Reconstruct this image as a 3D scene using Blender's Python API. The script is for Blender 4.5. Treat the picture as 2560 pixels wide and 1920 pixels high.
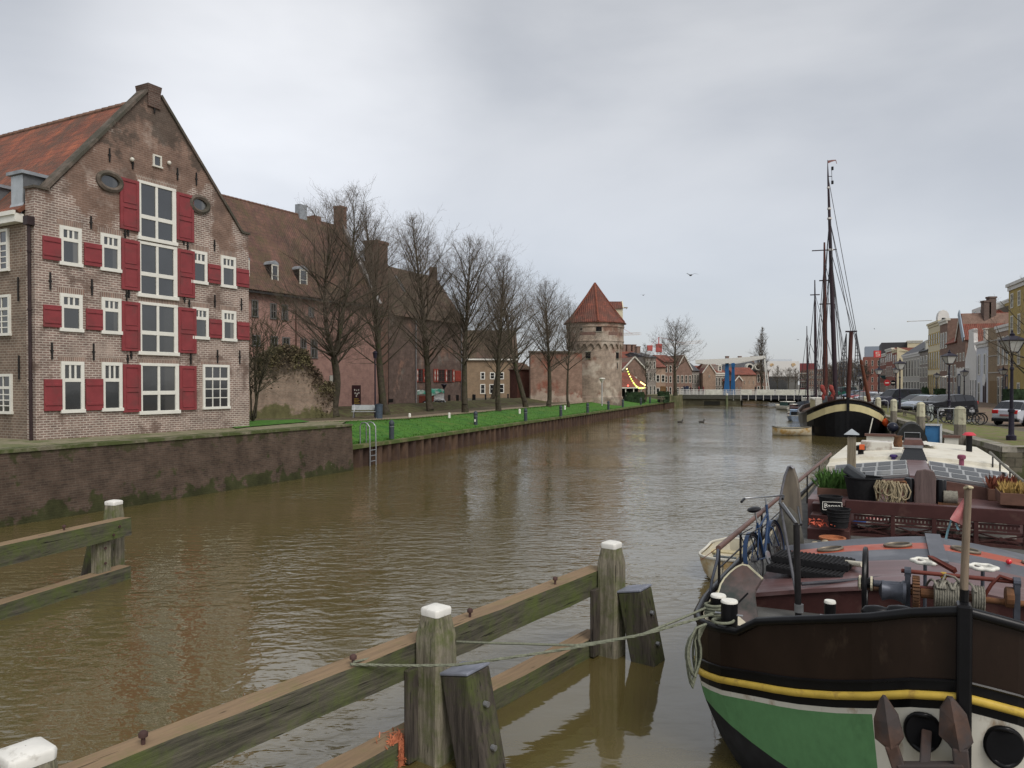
import bpy, math, random
import numpy as np
from mathutils import Vector, Matrix
R = math.radians
rnd = random.Random(7)
for o in list(bpy.data.objects): bpy.data.objects.remove(o)
SC = bpy.context.scene
COL = SC.collection
# ------------------------------------------------------------------ camera
FPX, CAMZ, TH = 1900.0, 4.0, R(0.8)          # focal length in px of a 2560 wide frame, eye height over the water, tilt
cam = bpy.data.cameras.new('camera')
cam.sensor_fit = 'HORIZONTAL'; cam.sensor_width = 36.0; cam.lens = 36.0*FPX/2560
cam.shift_y = FPX*math.tan(TH)/2560
cam.clip_start = 0.1; cam.clip_end = 3000
co = bpy.data.objects.new('camera', cam); COL.objects.link(co)
co.location = (0, 0, CAMZ); co.rotation_euler = (R(90)-TH, 0, 0)
SC.camera = co
# ------------------------------------------------------------------ world: overcast sky
SUN_EL, SUN_ROT = R(48), R(150)
W = bpy.data.worlds.new('World'); SC.world = W; W.use_nodes = True
nt = W.node_tree; N = nt.nodes; L = nt.links; N.clear()
def wn(t, **k):
    n = N.new(t)
    for a, b in k.items(): setattr(n, a, b)
    return n
out = wn('ShaderNodeOutputWorld'); bg = wn('ShaderNodeBackground'); bg2 = wn('ShaderNodeBackground'); addw = wn('ShaderNodeAddShader')
sky = wn('ShaderNodeTexSky', sky_type='NISHITA', sun_disc=False, sun_elevation=SUN_EL, sun_rotation=SUN_ROT)
sky.dust_density = 3.0
L.new(sky.outputs[0], bg.inputs[0]); bg.inputs[1].default_value = 0.05; sky.air_density = .6
tc = wn('ShaderNodeTexCoord'); mp = wn('ShaderNodeMapping'); mp.inputs['Scale'].default_value = (1, 1, 2.6)
mp.inputs['Location'].default_value = (3.3, 1.9, 0.4)
L.new(tc.outputs['Generated'], mp.inputs[0])
nz = wn('ShaderNodeTexNoise'); nz.inputs['Scale'].default_value = 1.5; nz.inputs['Detail'].default_value = 6.5; nz.inputs['Roughness'].default_value = .5; nz.inputs['Distortion'].default_value = .25
L.new(mp.outputs[0], nz.inputs[0])
rp = wn('ShaderNodeValToRGB'); rp.color_ramp.interpolation = 'EASE'
rp.color_ramp.elements[0].position = .36; rp.color_ramp.elements[0].color = (.475, .478, .472, 1)
rp.color_ramp.elements[1].position = .66; rp.color_ramp.elements[1].color = (.66, .655, .635, 1)
L.new(nz.outputs['Fac'], rp.inputs[0])
# thinner, brighter cloud high on the left, bluish thin cloud low down
dp = wn('ShaderNodeVectorMath', operation='DOT_PRODUCT'); nv = wn('ShaderNodeVectorMath', operation='NORMALIZE')
L.new(tc.outputs['Generated'], nv.inputs[0]); L.new(nv.outputs[0], dp.inputs[0])
dp.inputs[1].default_value = Vector((-.30, 1, .40)).normalized()
mr = wn('ShaderNodeMapRange', interpolation_type='SMOOTHERSTEP'); mr.inputs[1].default_value = .962; mr.inputs[2].default_value = 1.0; mr.inputs[4].default_value = 1
L.new(dp.outputs['Value'], mr.inputs[0])
nz2 = wn('ShaderNodeTexNoise'); nz2.inputs['Scale'].default_value = 3.2; nz2.inputs['Detail'].default_value = 4
L.new(mp.outputs[0], nz2.inputs[0])
mm0 = wn('ShaderNodeMath', operation='MULTIPLY'); L.new(nz2.outputs['Fac'], mm0.inputs[0]); mm0.inputs[1].default_value = 1.0
mm = wn('ShaderNodeMath', operation='MULTIPLY', use_clamp=True); L.new(mr.outputs[0], mm.inputs[0]); L.new(mm0.outputs[0], mm.inputs[1])
mx = wn('ShaderNodeMixRGB'); mx.inputs[2].default_value = (.98, .97, .95, 1)
L.new(mm.outputs[0], mx.inputs[0]); L.new(rp.outputs[0], mx.inputs[1])
sx = wn('ShaderNodeSeparateXYZ'); L.new(nv.outputs[0], sx.inputs[0])
mr2 = wn('ShaderNodeMapRange', interpolation_type='SMOOTHSTEP'); mr2.inputs[1].default_value = .30; mr2.inputs[2].default_value = .02; mr2.inputs[4].default_value = .42
L.new(sx.outputs['Z'], mr2.inputs[0])
mx2 = wn('ShaderNodeMixRGB'); mx2.inputs[2].default_value = (.60, .615, .625, 1)
L.new(mr2.outputs[0], mx2.inputs[0]); L.new(mx.outputs[0], mx2.inputs[1])
L.new(mx2.outputs[0], bg2.inputs[0]); bg2.inputs[1].default_value = 0.80
L.new(bg.outputs[0], addw.inputs[0]); L.new(bg2.outputs[0], addw.inputs[1]); L.new(addw.outputs[0], out.inputs[0])
# soft sun behind the cloud
sl = bpy.data.lights.new('sun', 'SUN'); sl.energy = 1.5; sl.angle = R(28); sl.color = (1, .965, .92)
so = bpy.data.objects.new('sun', sl); COL.objects.link(so)
sd = Vector((math.sin(SUN_ROT)*math.cos(SUN_EL), math.cos(SUN_ROT)*math.cos(SUN_EL), math.sin(SUN_EL)))
so.rotation_euler = sd.to_track_quat('Z', 'Y').to_euler(); so.location = (10, -10, 60)
SC.view_settings.view_transform = 'Standard'; SC.view_settings.look = 'None'
SC.view_settings.exposure = 0.2; SC.view_settings.gamma = 1.0
SC.render.engine = 'CYCLES'; SC.cycles.max_bounces = 6; SC.cycles.use_denoising = True
# ------------------------------------------------------------------ photo geometry -> world
def ray(px, py):
    xc = (px-1280)/FPX; v = (960-py)/FPX+math.tan(TH)
    return Vector((xc, math.cos(TH)+v*math.sin(TH), -math.sin(TH)+v*math.cos(TH)))
def P(px, py, Y):
    d = ray(px, py); return Vector((d.x*Y/d.y, Y, CAMZ+d.z*Y/d.y))
def G(px, py, Z=0.0):
    d = ray(px, py); t = (Z-CAMZ)/d.z; return Vector((d.x*t, d.y*t, Z))
def frame(ox, oy, dx, dy, z=0.0):
    l = math.hypot(dx, dy); dx /= l; dy /= l
    return Matrix(((dx, -dy, 0, ox), (dy, dx, 0, oy), (0, 0, 1, z), (0, 0, 0, 1)))
def uz(M, px, py):
    "where the sight line through a photo pixel meets the frame's facade plane: (along, height)"
    I = M.inverted(); o = I @ Vector((0, 0, CAMZ)); d = I.to_3x3() @ ray(px, py)
    t = -o.y/d.y; p = o+d*t
    return p.x, p.z
# ------------------------------------------------------------------ mesh builder
class MB:
    def __init__(s, M=None): s.v = []; s.f = []; s.m = []; s.M = M; s.c = 0
    def add(s, vs, fs):
        b = len(s.v)
        for p in vs:
            p = Vector(p)
            s.v.append(tuple(s.M @ p) if s.M else tuple(p))
        for q in fs: s.f.append(tuple(i+b for i in q)); s.m.append(s.c)
        return s
    def box(s, x0, x1, y0, y1, z0, z1):
        return s.add([(x0,y0,z0),(x1,y0,z0),(x1,y1,z0),(x0,y1,z0),(x0,y0,z1),(x1,y0,z1),(x1,y1,z1),(x0,y1,z1)],
                     [(0,3,2,1),(4,5,6,7),(0,1,5,4),(1,2,6,5),(2,3,7,6),(3,0,4,7)])
    def taper(s, c, w, d, z0, z1, k=.8, k2=None):
        k2 = k if k2 is None else k2
        x, y = c; a, b = w/2, d/2
        return s.add([(x-a,y-b,z0),(x+a,y-b,z0),(x+a,y+b,z0),(x-a,y+b,z0),(x-a*k,y-b*k2,z1),(x+a*k,y-b*k2,z1),(x+a*k,y+b*k2,z1),(x-a*k,y+b*k2,z1)],
                     [(0,3,2,1),(4,5,6,7),(0,1,5,4),(1,2,6,5),(2,3,7,6),(3,0,4,7)])
    def bar(s, p, q, w, h, up=(0,0,1)):
        p = Vector(p); q = Vector(q); d = (q-p)
        if d.length < 1e-6: return s
        d.normalize(); sd = d.cross(Vector(up))
        if sd.length < 1e-3: sd = d.cross(Vector((1,0,0)))
        sd.normalize(); u = sd.cross(d)
        c = []
        for e in (p, q):
            for a, b in ((-1,-1),(1,-1),(1,1),(-1,1)): c.append(e+sd*(a*w/2)+u*(b*h/2))
        return s.add(c, [(0,1,2,3),(7,6,5,4),(0,4,5,1),(1,5,6,2),(2,6,7,3),(3,7,4,0)])
    def tube(s, pts, r, n=8, caps=True, closed=False):
        pts = [Vector(p) for p in pts]; k = len(pts)
        rs = r if isinstance(r, (list, tuple)) else [r]*k
        vs = []; prev = None
        for i, p in enumerate(pts):
            a = pts[(i-1) % k] if (closed or i > 0) else p
            b = pts[(i+1) % k] if (closed or i < k-1) else p
            t = (b-a)
            if t.length < 1e-9: t = Vector((0,0,1))
            t.normalize()
            if prev is None:
                ref = Vector((0,0,1)) if abs(t.z) < .9 else Vector((1,0,0))
                u = t.cross(ref).normalized()
            else:
                u = prev - t*prev.dot(t)
                if u.length < 1e-6: u = t.cross(Vector((0,0,1)))
                u.normalize()
            w = t.cross(u); prev = u
            for j in range(n):
                an = 2*math.pi*j/n
                vs.append(p+u*(math.cos(an)*rs[i])+w*(math.sin(an)*rs[i]))
        fs = []
        for i in range(k if closed else k-1):
            i2 = (i+1) % k
            for j in range(n):
                fs.append((i*n+j, i*n+(j+1) % n, i2*n+(j+1) % n, i2*n+j))
        if caps and not closed:
            fs.append(tuple(range(n-1, -1, -1))); fs.append(tuple((k-1)*n+j for j in range(n)))
        return s.add(vs, fs)
    def lathe(s, prof, c=(0,0,0), n=16, ax='z', a0=0.0, caps=True, sx=1, sy=1):
        vs = []
        for r, h in prof:
            for j in range(n):
                an = a0+2*math.pi*j/n; a, b = math.cos(an)*r*sx, math.sin(an)*r*sy
                q = (a,b,h) if ax == 'z' else ((h,a,b) if ax == 'x' else (b,h,a))
                vs.append((c[0]+q[0], c[1]+q[1], c[2]+q[2]))
        fs = []
        for i in range(len(prof)-1):
            for j in range(n): fs.append((i*n+j, i*n+(j+1) % n, (i+1)*n+(j+1) % n, (i+1)*n+j))
        if caps:
            fs.append(tuple(range(n-1, -1, -1))); fs.append(tuple((len(prof)-1)*n+j for j in range(n)))
        return s.add(vs, fs)
    def ball(s, c, r, n=10, m=6, sz=1.0, sx=1, sy=1):
        return s.lathe([(max(1e-4, r*math.sin(math.pi*i/m)), -r*sz*math.cos(math.pi*i/m)) for i in range(m+1)], c, n, sx=sx, sy=sy)
    def prism(s, poly, y0, y1):
        "polygon in (x,z) pushed along y"
        k = len(poly)
        vs = [(x,y0,z) for x,z in poly]+[(x,y1,z) for x,z in poly]
        fs = [tuple(range(k)), tuple(range(2*k-1, k-1, -1))]+[(i, k+i, k+(i+1) % k, (i+1) % k) for i in range(k)]
        return s.add(vs, fs)
    def prismx(s, poly, x0, x1):
        "polygon in (y,z) pushed along x"
        k = len(poly)
        vs = [(x0,y,z) for y,z in poly]+[(x1,y,z) for y,z in poly]
        fs = [tuple(range(k-1,-1,-1)), tuple(range(k, 2*k))]+[(i, (i+1) % k, k+(i+1) % k, k+i) for i in range(k)]
        return s.add(vs, fs)
    def prismz(s, poly, z0, z1):
        k = len(poly)
        vs = [(x,y,z0) for x,y in poly]+[(x,y,z1) for x,y in poly]
        fs = [tuple(range(k-1,-1,-1)), tuple(range(k, 2*k))]+[(i, (i+1) % k, k+(i+1) % k, k+i) for i in range(k)]
        return s.add(vs, fs)
    def grid(s, rows, close=False):
        k = len(rows[0]); vs = [p for r in rows for p in r]; fs = []
        for i in range(len(rows)-1):
            for j in range(k if close else k-1):
                fs.append((i*k+j, i*k+(j+1) % k, (i+1)*k+(j+1) % k, (i+1)*k+j))
        return s.add(vs, fs)
    def slab(s, pts, th):
        "closed polygon of 3-D points given a thickness along its normal"
        p = [Vector(q) for q in pts]; n = Vector()
        for i in range(len(p)):
            a, b = p[i], p[(i+1) % len(p)]
            n += Vector(((a.y-b.y)*(a.z+b.z), (a.z-b.z)*(a.x+b.x), (a.x-b.x)*(a.y+b.y)))
        n.normalize(); k = len(p)
        vs = [q+n*(th/2) for q in p]+[q-n*(th/2) for q in p]
        return s.add(vs, [tuple(range(k)), tuple(range(2*k-1,k-1,-1))]+[(i, k+i, k+(i+1) % k, (i+1) % k) for i in range(k)])
    def build(s, name, mats, parent=None, smooth=None, bevel=0, seg=2):
        if not isinstance(mats, (list, tuple)): mats = [mats]
        me = bpy.data.meshes.new(name)
        vs = s.v; org = None
        if parent is None and vs:
            a = np.array(vs); mn = a.min(0); mx_ = a.max(0)
            org = Vector(((mn[0]+mx_[0])/2, (mn[1]+mx_[1])/2, mn[2]))
            vs = [(p[0]-org.x, p[1]-org.y, p[2]-org.z) for p in vs]
        me.from_pydata(vs, [], s.f)
        for m in mats: me.materials.append(m)
        if len(mats) > 1: me.polygons.foreach_set('material_index', s.m)
        if smooth is not None:
            me.polygons.foreach_set('use_smooth', [True]*len(me.polygons))
            try: me.set_sharp_from_angle(angle=R(smooth))
            except Exception: pass
        me.update()
        o = bpy.data.objects.new(name, me); COL.objects.link(o)
        if parent is not None: o.parent = parent
        elif org is not None: o.location = org
        if bevel:
            b = o.modifiers.new('bevel', 'BEVEL'); b.width = bevel; b.segments = seg; b.limit_method = 'ANGLE'; b.angle_limit = R(40)
        return o
def tag(o, label=None, cat=None, group=None, kind=None):
    if label: o['label'] = label
    if cat: o['category'] = cat
    if group: o['group'] = group
    if kind: o['kind'] = kind
    return o
def thing(name, label, cat, M=None, loc=None, rz=0.0, group=None):
    o = bpy.data.objects.new(name, None); COL.objects.link(o); o.empty_display_size = .2
    if M is not None:
        o.location = M.to_translation(); o.rotation_euler = (0, 0, math.atan2(M[1][0], M[0][0]))
    else:
        o.location = loc; o.rotation_euler = (0, 0, rz)
    return tag(o, label, cat, group)
def copy_tree(o, label=None, loc=None, rz=None, group=None, scale=None):
    def cp(a, par):
        c = a.copy(); COL.objects.link(c); c.parent = par
        for ch in list(a.children): cp(ch, c)
        return c
    c = cp(o, None)
    if label: c['label'] = label
    if group: c['group'] = group
    if loc is not None: c.location = loc
    if rz is not None: c.rotation_euler = (0, 0, rz)
    if scale is not None: c.scale = (scale,)*3 if not isinstance(scale, tuple) else scale
    return c
def loc2(root_M, p):
    return root_M.inverted() @ Vector(p)
# ------------------------------------------------------------------ materials
def _mat(name):
    m = bpy.data.materials.new(name); m.use_nodes = True
    n = m.node_tree.nodes; b = n['Principled BSDF']
    return m, n, m.node_tree.links, b
def nd(n, t, ins=None, **k):
    q = n.new(t)
    for a, b in k.items(): setattr(q, a, b)
    for a, b in (ins or {}).items(): q.inputs[a].default_value = b
    return q
def rgb(c, k=1.0): return (min(1, c[0]*k), min(1, c[1]*k), min(1, c[2]*k), 1)
def mat(name, c, rough=.7, metal=0.0, var=.25, scale=6.0, bump=0.0, c2=None, thr=None, stretch=(1,1,1), ior=1.3, dirt=None, dscale=1.2):
    "plain surface with uneven tone; c2 = second colour in patches; dirt = (colour, amount)"
    m, n, l, b = _mat(name)
    t = nd(n, 'ShaderNodeTexCoord'); mp = nd(n, 'ShaderNodeMapping', {'Scale': stretch}); l.new(t.outputs['Object'], mp.inputs[0])
    z = nd(n, 'ShaderNodeTexNoise', {'Scale': scale, 'Detail': 6, 'Roughness': .6}); l.new(mp.outputs[0], z.inputs[0])
    r = nd(n, 'ShaderNodeValToRGB'); l.new(z.outputs['Fac'], r.inputs[0])
    r.color_ramp.elements[0].position = .3; r.color_ramp.elements[1].position = .7
    r.color_ramp.elements[0].color = rgb(c, 1-var); r.color_ramp.elements[1].color = rgb(c, 1+var)
    outc = r.outputs[0]
    for cc, th, sc_ in ([(c2, thr or .55, scale*.3)] if c2 else [])+([(dirt[0], dirt[1], dscale)] if dirt else []):
        z2 = nd(n, 'ShaderNodeTexNoise', {'Scale': sc_, 'Detail': 5, 'Roughness': .65}); l.new(mp.outputs[0], z2.inputs[0])
        q = nd(n, 'ShaderNodeMapRange', {1: th-.07, 2: th+.07}); l.new(z2.outputs['Fac'], q.inputs[0])
        x = nd(n, 'ShaderNodeMixRGB', {2: rgb(cc)}); l.new(q.outputs[0], x.inputs[0]); l.new(outc, x.inputs[1]); outc = x.outputs[0]
    l.new(outc, b.inputs['Base Color'])
    b.inputs['Roughness'].default_value = rough; b.inputs['Metallic'].default_value = metal; b.inputs['IOR'].default_value = ior
    if bump:
        bp = nd(n, 'ShaderNodeBump', {'Strength': min(1, bump*4), 'Distance': bump}); l.new(z.outputs['Fac'], bp.inputs['Height']); l.new(bp.outputs[0], b.inputs['Normal'])
    return m
def brick(name, c1, c2, mortar, bw=.23, bh=.068, ms=.012, patches=(), rough=.9, shear=1.0, stain=.35, sscale=.35, bump=.006, ax=None):
    "coursed masonry on walls that follow the object's x or y axis; patches = (colour, noise scale, threshold, (zlo, zhi) or None)"
    m, n, l, b = _mat(name)
    t = nd(n, 'ShaderNodeTexCoord'); s = nd(n, 'ShaderNodeSeparateXYZ'); l.new(t.outputs['Object'], s.inputs[0])
    a = nd(n, 'ShaderNodeMath', operation='ADD')
    if ax == 'x': l.new(s.outputs['X'], a.inputs[0]); a.inputs[1].default_value = 0
    elif ax == 'y': l.new(s.outputs['Y'], a.inputs[0]); a.inputs[1].default_value = 0
    else: l.new(s.outputs['X'], a.inputs[0]); l.new(s.outputs['Y'], a.inputs[1])
    cx = nd(n, 'ShaderNodeCombineXYZ'); l.new(a.outputs[0], cx.inputs[0]); l.new(s.outputs['Z'], cx.inputs[1])
    k = nd(n, 'ShaderNodeTexBrick', {'Scale': 1, 'Brick Width': bw, 'Row Height': bh, 'Mortar Size': ms, 'Mortar Smooth': .2, 'Color1': rgb(c1), 'Color2': rgb(c2), 'Mortar': rgb(mortar), 'Bias': -.1})
    l.new(cx.outputs[0], k.inputs['Vector'])
    outc = k.outputs['Color']
    for cc, sc_, th, zr in patches:
        z2 = nd(n, 'ShaderNodeTexNoise', {'Scale': sc_, 'Detail': 6, 'Roughness': .62}); l.new(t.outputs['Object'], z2.inputs[0])
        f = nd(n, 'ShaderNodeMapRange', {1: th-.03, 2: th+.05}); l.new(z2.outputs['Fac'], f.inputs[0]); fo = f.outputs[0]
        if zr:
            g = nd(n, 'ShaderNodeMapRange', {1: zr[0], 2: zr[1]}); l.new(s.outputs['Z'], g.inputs[0])
            ad = nd(n, 'ShaderNodeMath', operation='MULTIPLY_ADD'); l.new(g.outputs[0], ad.inputs[0]); ad.inputs[1].default_value = .34; l.new(z2.outputs['Fac'], ad.inputs[2])
            l.new(ad.outputs[0], f.inputs[0]); f.inputs[1].default_value = th+.15; f.inputs[2].default_value = th+.21
        x = nd(n, 'ShaderNodeMixRGB', {2: rgb(cc)}); l.new(outc, x.inputs[1])
        w = nd(n, 'ShaderNodeMath', operation='MULTIPLY'); w.inputs[1].default_value = .82; l.new(fo, w.inputs[0]); l.new(w.outputs[0], x.inputs[0]); outc = x.outputs[0]
    z = nd(n, 'ShaderNodeTexNoise', {'Scale': sscale*4, 'Detail': 8, 'Roughness': .7}); l.new(t.outputs['Object'], z.inputs[0])
    r = nd(n, 'ShaderNodeMapRange', {1: .3, 2: .7, 3: 1-stain, 4: 1+stain}); l.new(z.outputs['Fac'], r.inputs[0])
    hs = nd(n, 'ShaderNodeMixRGB', blend_type='MULTIPLY'); hs.inputs[0].default_value = 1
    l.new(outc, hs.inputs[1]); l.new(r.outputs[0], hs.inputs[2])
    l.new(hs.outputs[0], b.inputs['Base Color']); b.inputs['Roughness'].default_value = rough; b.inputs['IOR'].default_value = 1.25
    if bump:
        bp = nd(n, 'ShaderNodeBump', {'Strength': .5, 'Distance': bump}); bp.invert = True
        l.new(k.outputs['Fac'], bp.inputs['Height']); l.new(bp.outputs[0], b.inputs['Normal'])
    return m
def tiles(name, c1, c2, ax='x', pitch=.24, course=.30, moss=None, mth=.55, rough=.8):
    "clay pantiles: rolls across, courses down the slope"
    m, n, l, b = _mat(name)
    t = nd(n, 'ShaderNodeTexCoord'); s = nd(n, 'ShaderNodeSeparateXYZ'); l.new(t.outputs['Object'], s.inputs[0])
    u = s.outputs['X' if ax == 'x' else 'Y']
    wv = nd(n, 'ShaderNodeMath', operation='MULTIPLY'); l.new(u, wv.inputs[0]); wv.inputs[1].default_value = 2*math.pi/pitch
    sn = nd(n, 'ShaderNodeMath', operation='SINE'); l.new(wv.outputs[0], sn.inputs[0])
    zc = nd(n, 'ShaderNodeMath', operation='DIVIDE'); l.new(s.outputs['Z'], zc.inputs[0]); zc.inputs[1].default_value = course
    fr = nd(n, 'ShaderNodeMath', operation='FRACT'); l.new(zc.outputs[0], fr.inputs[0])
    hh = nd(n, 'ShaderNodeMath', operation='MULTIPLY_ADD'); l.new(sn.outputs[0], hh.inputs[0]); hh.inputs[1].default_value = .5; l.new(fr.outputs[0], hh.inputs[2])
    cb = nd(n, 'ShaderNodeCombineXYZ'); l.new(u, cb.inputs[0]); l.new(s.outputs['Z'], cb.inputs[1])
    k = nd(n, 'ShaderNodeTexBrick', {'Scale': 1, 'Brick Width': pitch, 'Row Height': course, 'Mortar Size': .02, 'Mortar Smooth': 1.0, 'Color1': rgb(c1), 'Color2': rgb(c2), 'Mortar': rgb(c2, .45)}, offset=0)
    l.new(cb.outputs[0], k.inputs['Vector'])
    z = nd(n, 'ShaderNodeTexNoise', {'Scale': .55, 'Detail': 9, 'Roughness': .72}); l.new(t.outputs['Object'], z.inputs[0])
    r = nd(n, 'ShaderNodeMapRange', {1: .32, 2: .68, 3: .55, 4: 1.35}); l.new(z.outputs['Fac'], r.inputs[0])
    hs = nd(n, 'ShaderNodeMixRGB', {0: 1}, blend_type='MULTIPLY'); l.new(k.outputs['Color'], hs.inputs[1]); l.new(r.outputs[0], hs.inputs[2])
    outc = hs.outputs[0]
    if moss:
        z2 = nd(n, 'ShaderNodeTexNoise', {'Scale': .9, 'Detail': 7, 'Roughness': .7}); l.new(t.outputs['Object'], z2.inputs[0])
        q = nd(n, 'ShaderNodeMapRange', {1: mth-.12, 2: mth+.12, 4: .8}); l.new(z2.outputs['Fac'], q.inputs[0])
        x = nd(n, 'ShaderNodeMixRGB', {2: rgb(moss)}); l.new(q.outputs[0], x.inputs[0]); l.new(outc, x.inputs[1]); outc = x.outputs[0]
    l.new(outc, b.inputs['Base Color']); b.inputs['Roughness'].default_value = rough
    bp = nd(n, 'ShaderNodeBump', {'Strength': .9, 'Distance': .04}); l.new(hh.outputs[0], bp.inputs['Height']); l.new(bp.outputs[0], b.inputs['Normal'])
    return m
def glassy(name, c=(.016, .018, .02), rough=.06, ior=1.9):
    m, n, l, b = _mat(name)
    t = nd(n, 'ShaderNodeTexCoord'); z = nd(n, 'ShaderNodeTexNoise', {'Scale': .8, 'Detail': 3}); l.new(t.outputs['Object'], z.inputs[0])
    r = nd(n, 'ShaderNodeValToRGB'); r.color_ramp.elements[0].color = rgb(c, .4); r.color_ramp.elements[1].color = rgb(c, 2.4); l.new(z.outputs['Fac'], r.inputs[0])
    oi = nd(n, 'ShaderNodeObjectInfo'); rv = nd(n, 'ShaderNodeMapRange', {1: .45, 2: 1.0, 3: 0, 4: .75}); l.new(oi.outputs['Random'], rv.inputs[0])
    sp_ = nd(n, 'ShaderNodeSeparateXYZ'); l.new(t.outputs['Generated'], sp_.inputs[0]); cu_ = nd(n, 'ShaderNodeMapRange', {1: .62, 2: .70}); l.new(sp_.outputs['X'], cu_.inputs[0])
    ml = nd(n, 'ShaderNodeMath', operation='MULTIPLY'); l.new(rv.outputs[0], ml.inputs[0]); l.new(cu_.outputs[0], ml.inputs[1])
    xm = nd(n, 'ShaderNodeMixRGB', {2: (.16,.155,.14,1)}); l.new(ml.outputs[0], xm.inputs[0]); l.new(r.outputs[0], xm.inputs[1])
    l.new(xm.outputs[0], b.inputs['Base Color']); b.inputs['Roughness'].default_value = rough; b.inputs['IOR'].default_value = ior
    bp = nd(n, 'ShaderNodeBump', {'Strength': .12, 'Distance': .02}); l.new(z.outputs['Fac'], bp.inputs['Height']); l.new(bp.outputs[0], b.inputs['Normal'])
    return m
def glow(name, c, s):
    m, n, l, b = _mat(name)
    b.inputs['Base Color'].default_value = rgb(c); b.inputs['Emission Color'].default_value = rgb(c); b.inputs['Emission Strength'].default_value = s
    return m
def wood(name, c, c2, moss=None, mth=.55, scale=1.0, rough=.85, bump=.012, vert=True, mscale=2.2, cap=None):
    "weathered timber, grain along z (vert) or x"
    m, n, l, b = _mat(name)
    st = (9*scale, 9*scale, .7*scale) if vert else (.7*scale, 9*scale, 9*scale)
    t = nd(n, 'ShaderNodeTexCoord'); mp = nd(n, 'ShaderNodeMapping', {'Scale': st}); l.new(t.outputs['Object'], mp.inputs[0])
    z = nd(n, 'ShaderNodeTexNoise', {'Scale': 2.2, 'Detail': 9, 'Roughness': .7, 'Distortion': .4}); l.new(mp.outputs[0], z.inputs[0])
    r = nd(n, 'ShaderNodeValToRGB'); l.new(z.outputs['Fac'], r.inputs[0])
    r.color_ramp.elements[0].position = .36; r.color_ramp.elements[1].position = .66
    r.color_ramp.elements[0].color = rgb(c2); r.color_ramp.elements[1].color = rgb(c)
    outc = r.outputs[0]
    if moss:
        z2 = nd(n, 'ShaderNodeTexNoise', {'Scale': mscale, 'Detail': 8, 'Roughness': .75}); l.new(t.outputs['Object'], z2.inputs[0])
        q = nd(n, 'ShaderNodeMapRange', {1: mth-.1, 2: mth+.1, 4: .85}); l.new(z2.outputs['Fac'], q.inputs[0])
        x = nd(n, 'ShaderNodeMixRGB', {2: rgb(moss)}); l.new(q.outputs[0], x.inputs[0]); l.new(outc, x.inputs[1]); outc = x.outputs[0]
    l.new(outc, b.inputs['Base Color']); b.inputs['Roughness'].default_value = rough
    mc = nd(n, 'ShaderNodeMapping', {'Scale': (16,16,1.1) if vert else (1.1,16,16)}); l.new(t.outputs['Object'], mc.inputs[0])
    z3 = nd(n, 'ShaderNodeTexNoise', {'Scale': 1.6, 'Detail': 3, 'Roughness': .5, 'Distortion': .6}); l.new(mc.outputs[0], z3.inputs[0])
    q3 = nd(n, 'ShaderNodeMapRange', {1: .64, 2: .70, 4: .85}); l.new(z3.outputs['Fac'], q3.inputs[0])
    x3 = nd(n, 'ShaderNodeMixRGB', {2: rgb(c2, .3)}); l.new(q3.outputs[0], x3.inputs[0]); l.new(outc, x3.inputs[1]); l.new(x3.outputs[0], b.inputs['Base Color'])
    b.inputs['IOR'].default_value = 1.25
    bp = nd(n, 'ShaderNodeBump', {'Strength': .7, 'Distance': bump}); l.new(z.outputs['Fac'], bp.inputs['Height']); l.new(bp.outputs[0], b.inputs['Normal'])
    return m
WHITE = mat('white_paint', (.70, .69, .62), .45, var=.06, scale=3)
OFFW = mat('aged_white_paint', (.62, .60, .52), .5, var=.1, scale=3)
RED = mat('red_shutter_paint', (.232, .046, .050), .45, var=.14, scale=2.5, dirt=((.18,.05,.05), .58), dscale=1.5)
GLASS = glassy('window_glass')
GLASSD = glassy('dark_window_glass', (.012,.013,.014), .1, 1.6)
BLACKP = mat('black_paint', (.012,.012,.014), .35, var=.3, scale=4)
IRON = mat('dark_iron', (.02,.019,.018), .6, var=.4, scale=9)
STEEL = mat('galvanised_steel', (.34,.35,.36), .4, .7, var=.2, scale=9)
LEAD = mat('lead_sheet', (.28,.30,.32), .55, .2, var=.2, scale=3)
ZINC = mat('zinc_sheet', (.40,.43,.45), .5, .3, var=.15, scale=3)
STONE = mat('grey_stone', (.27,.25,.21), .9, var=.25, scale=4, bump=.01, dirt=((.12,.13,.06), .56))
CHARC = mat('charcoal_paint', (.045,.05,.055), .5, var=.2)
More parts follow.
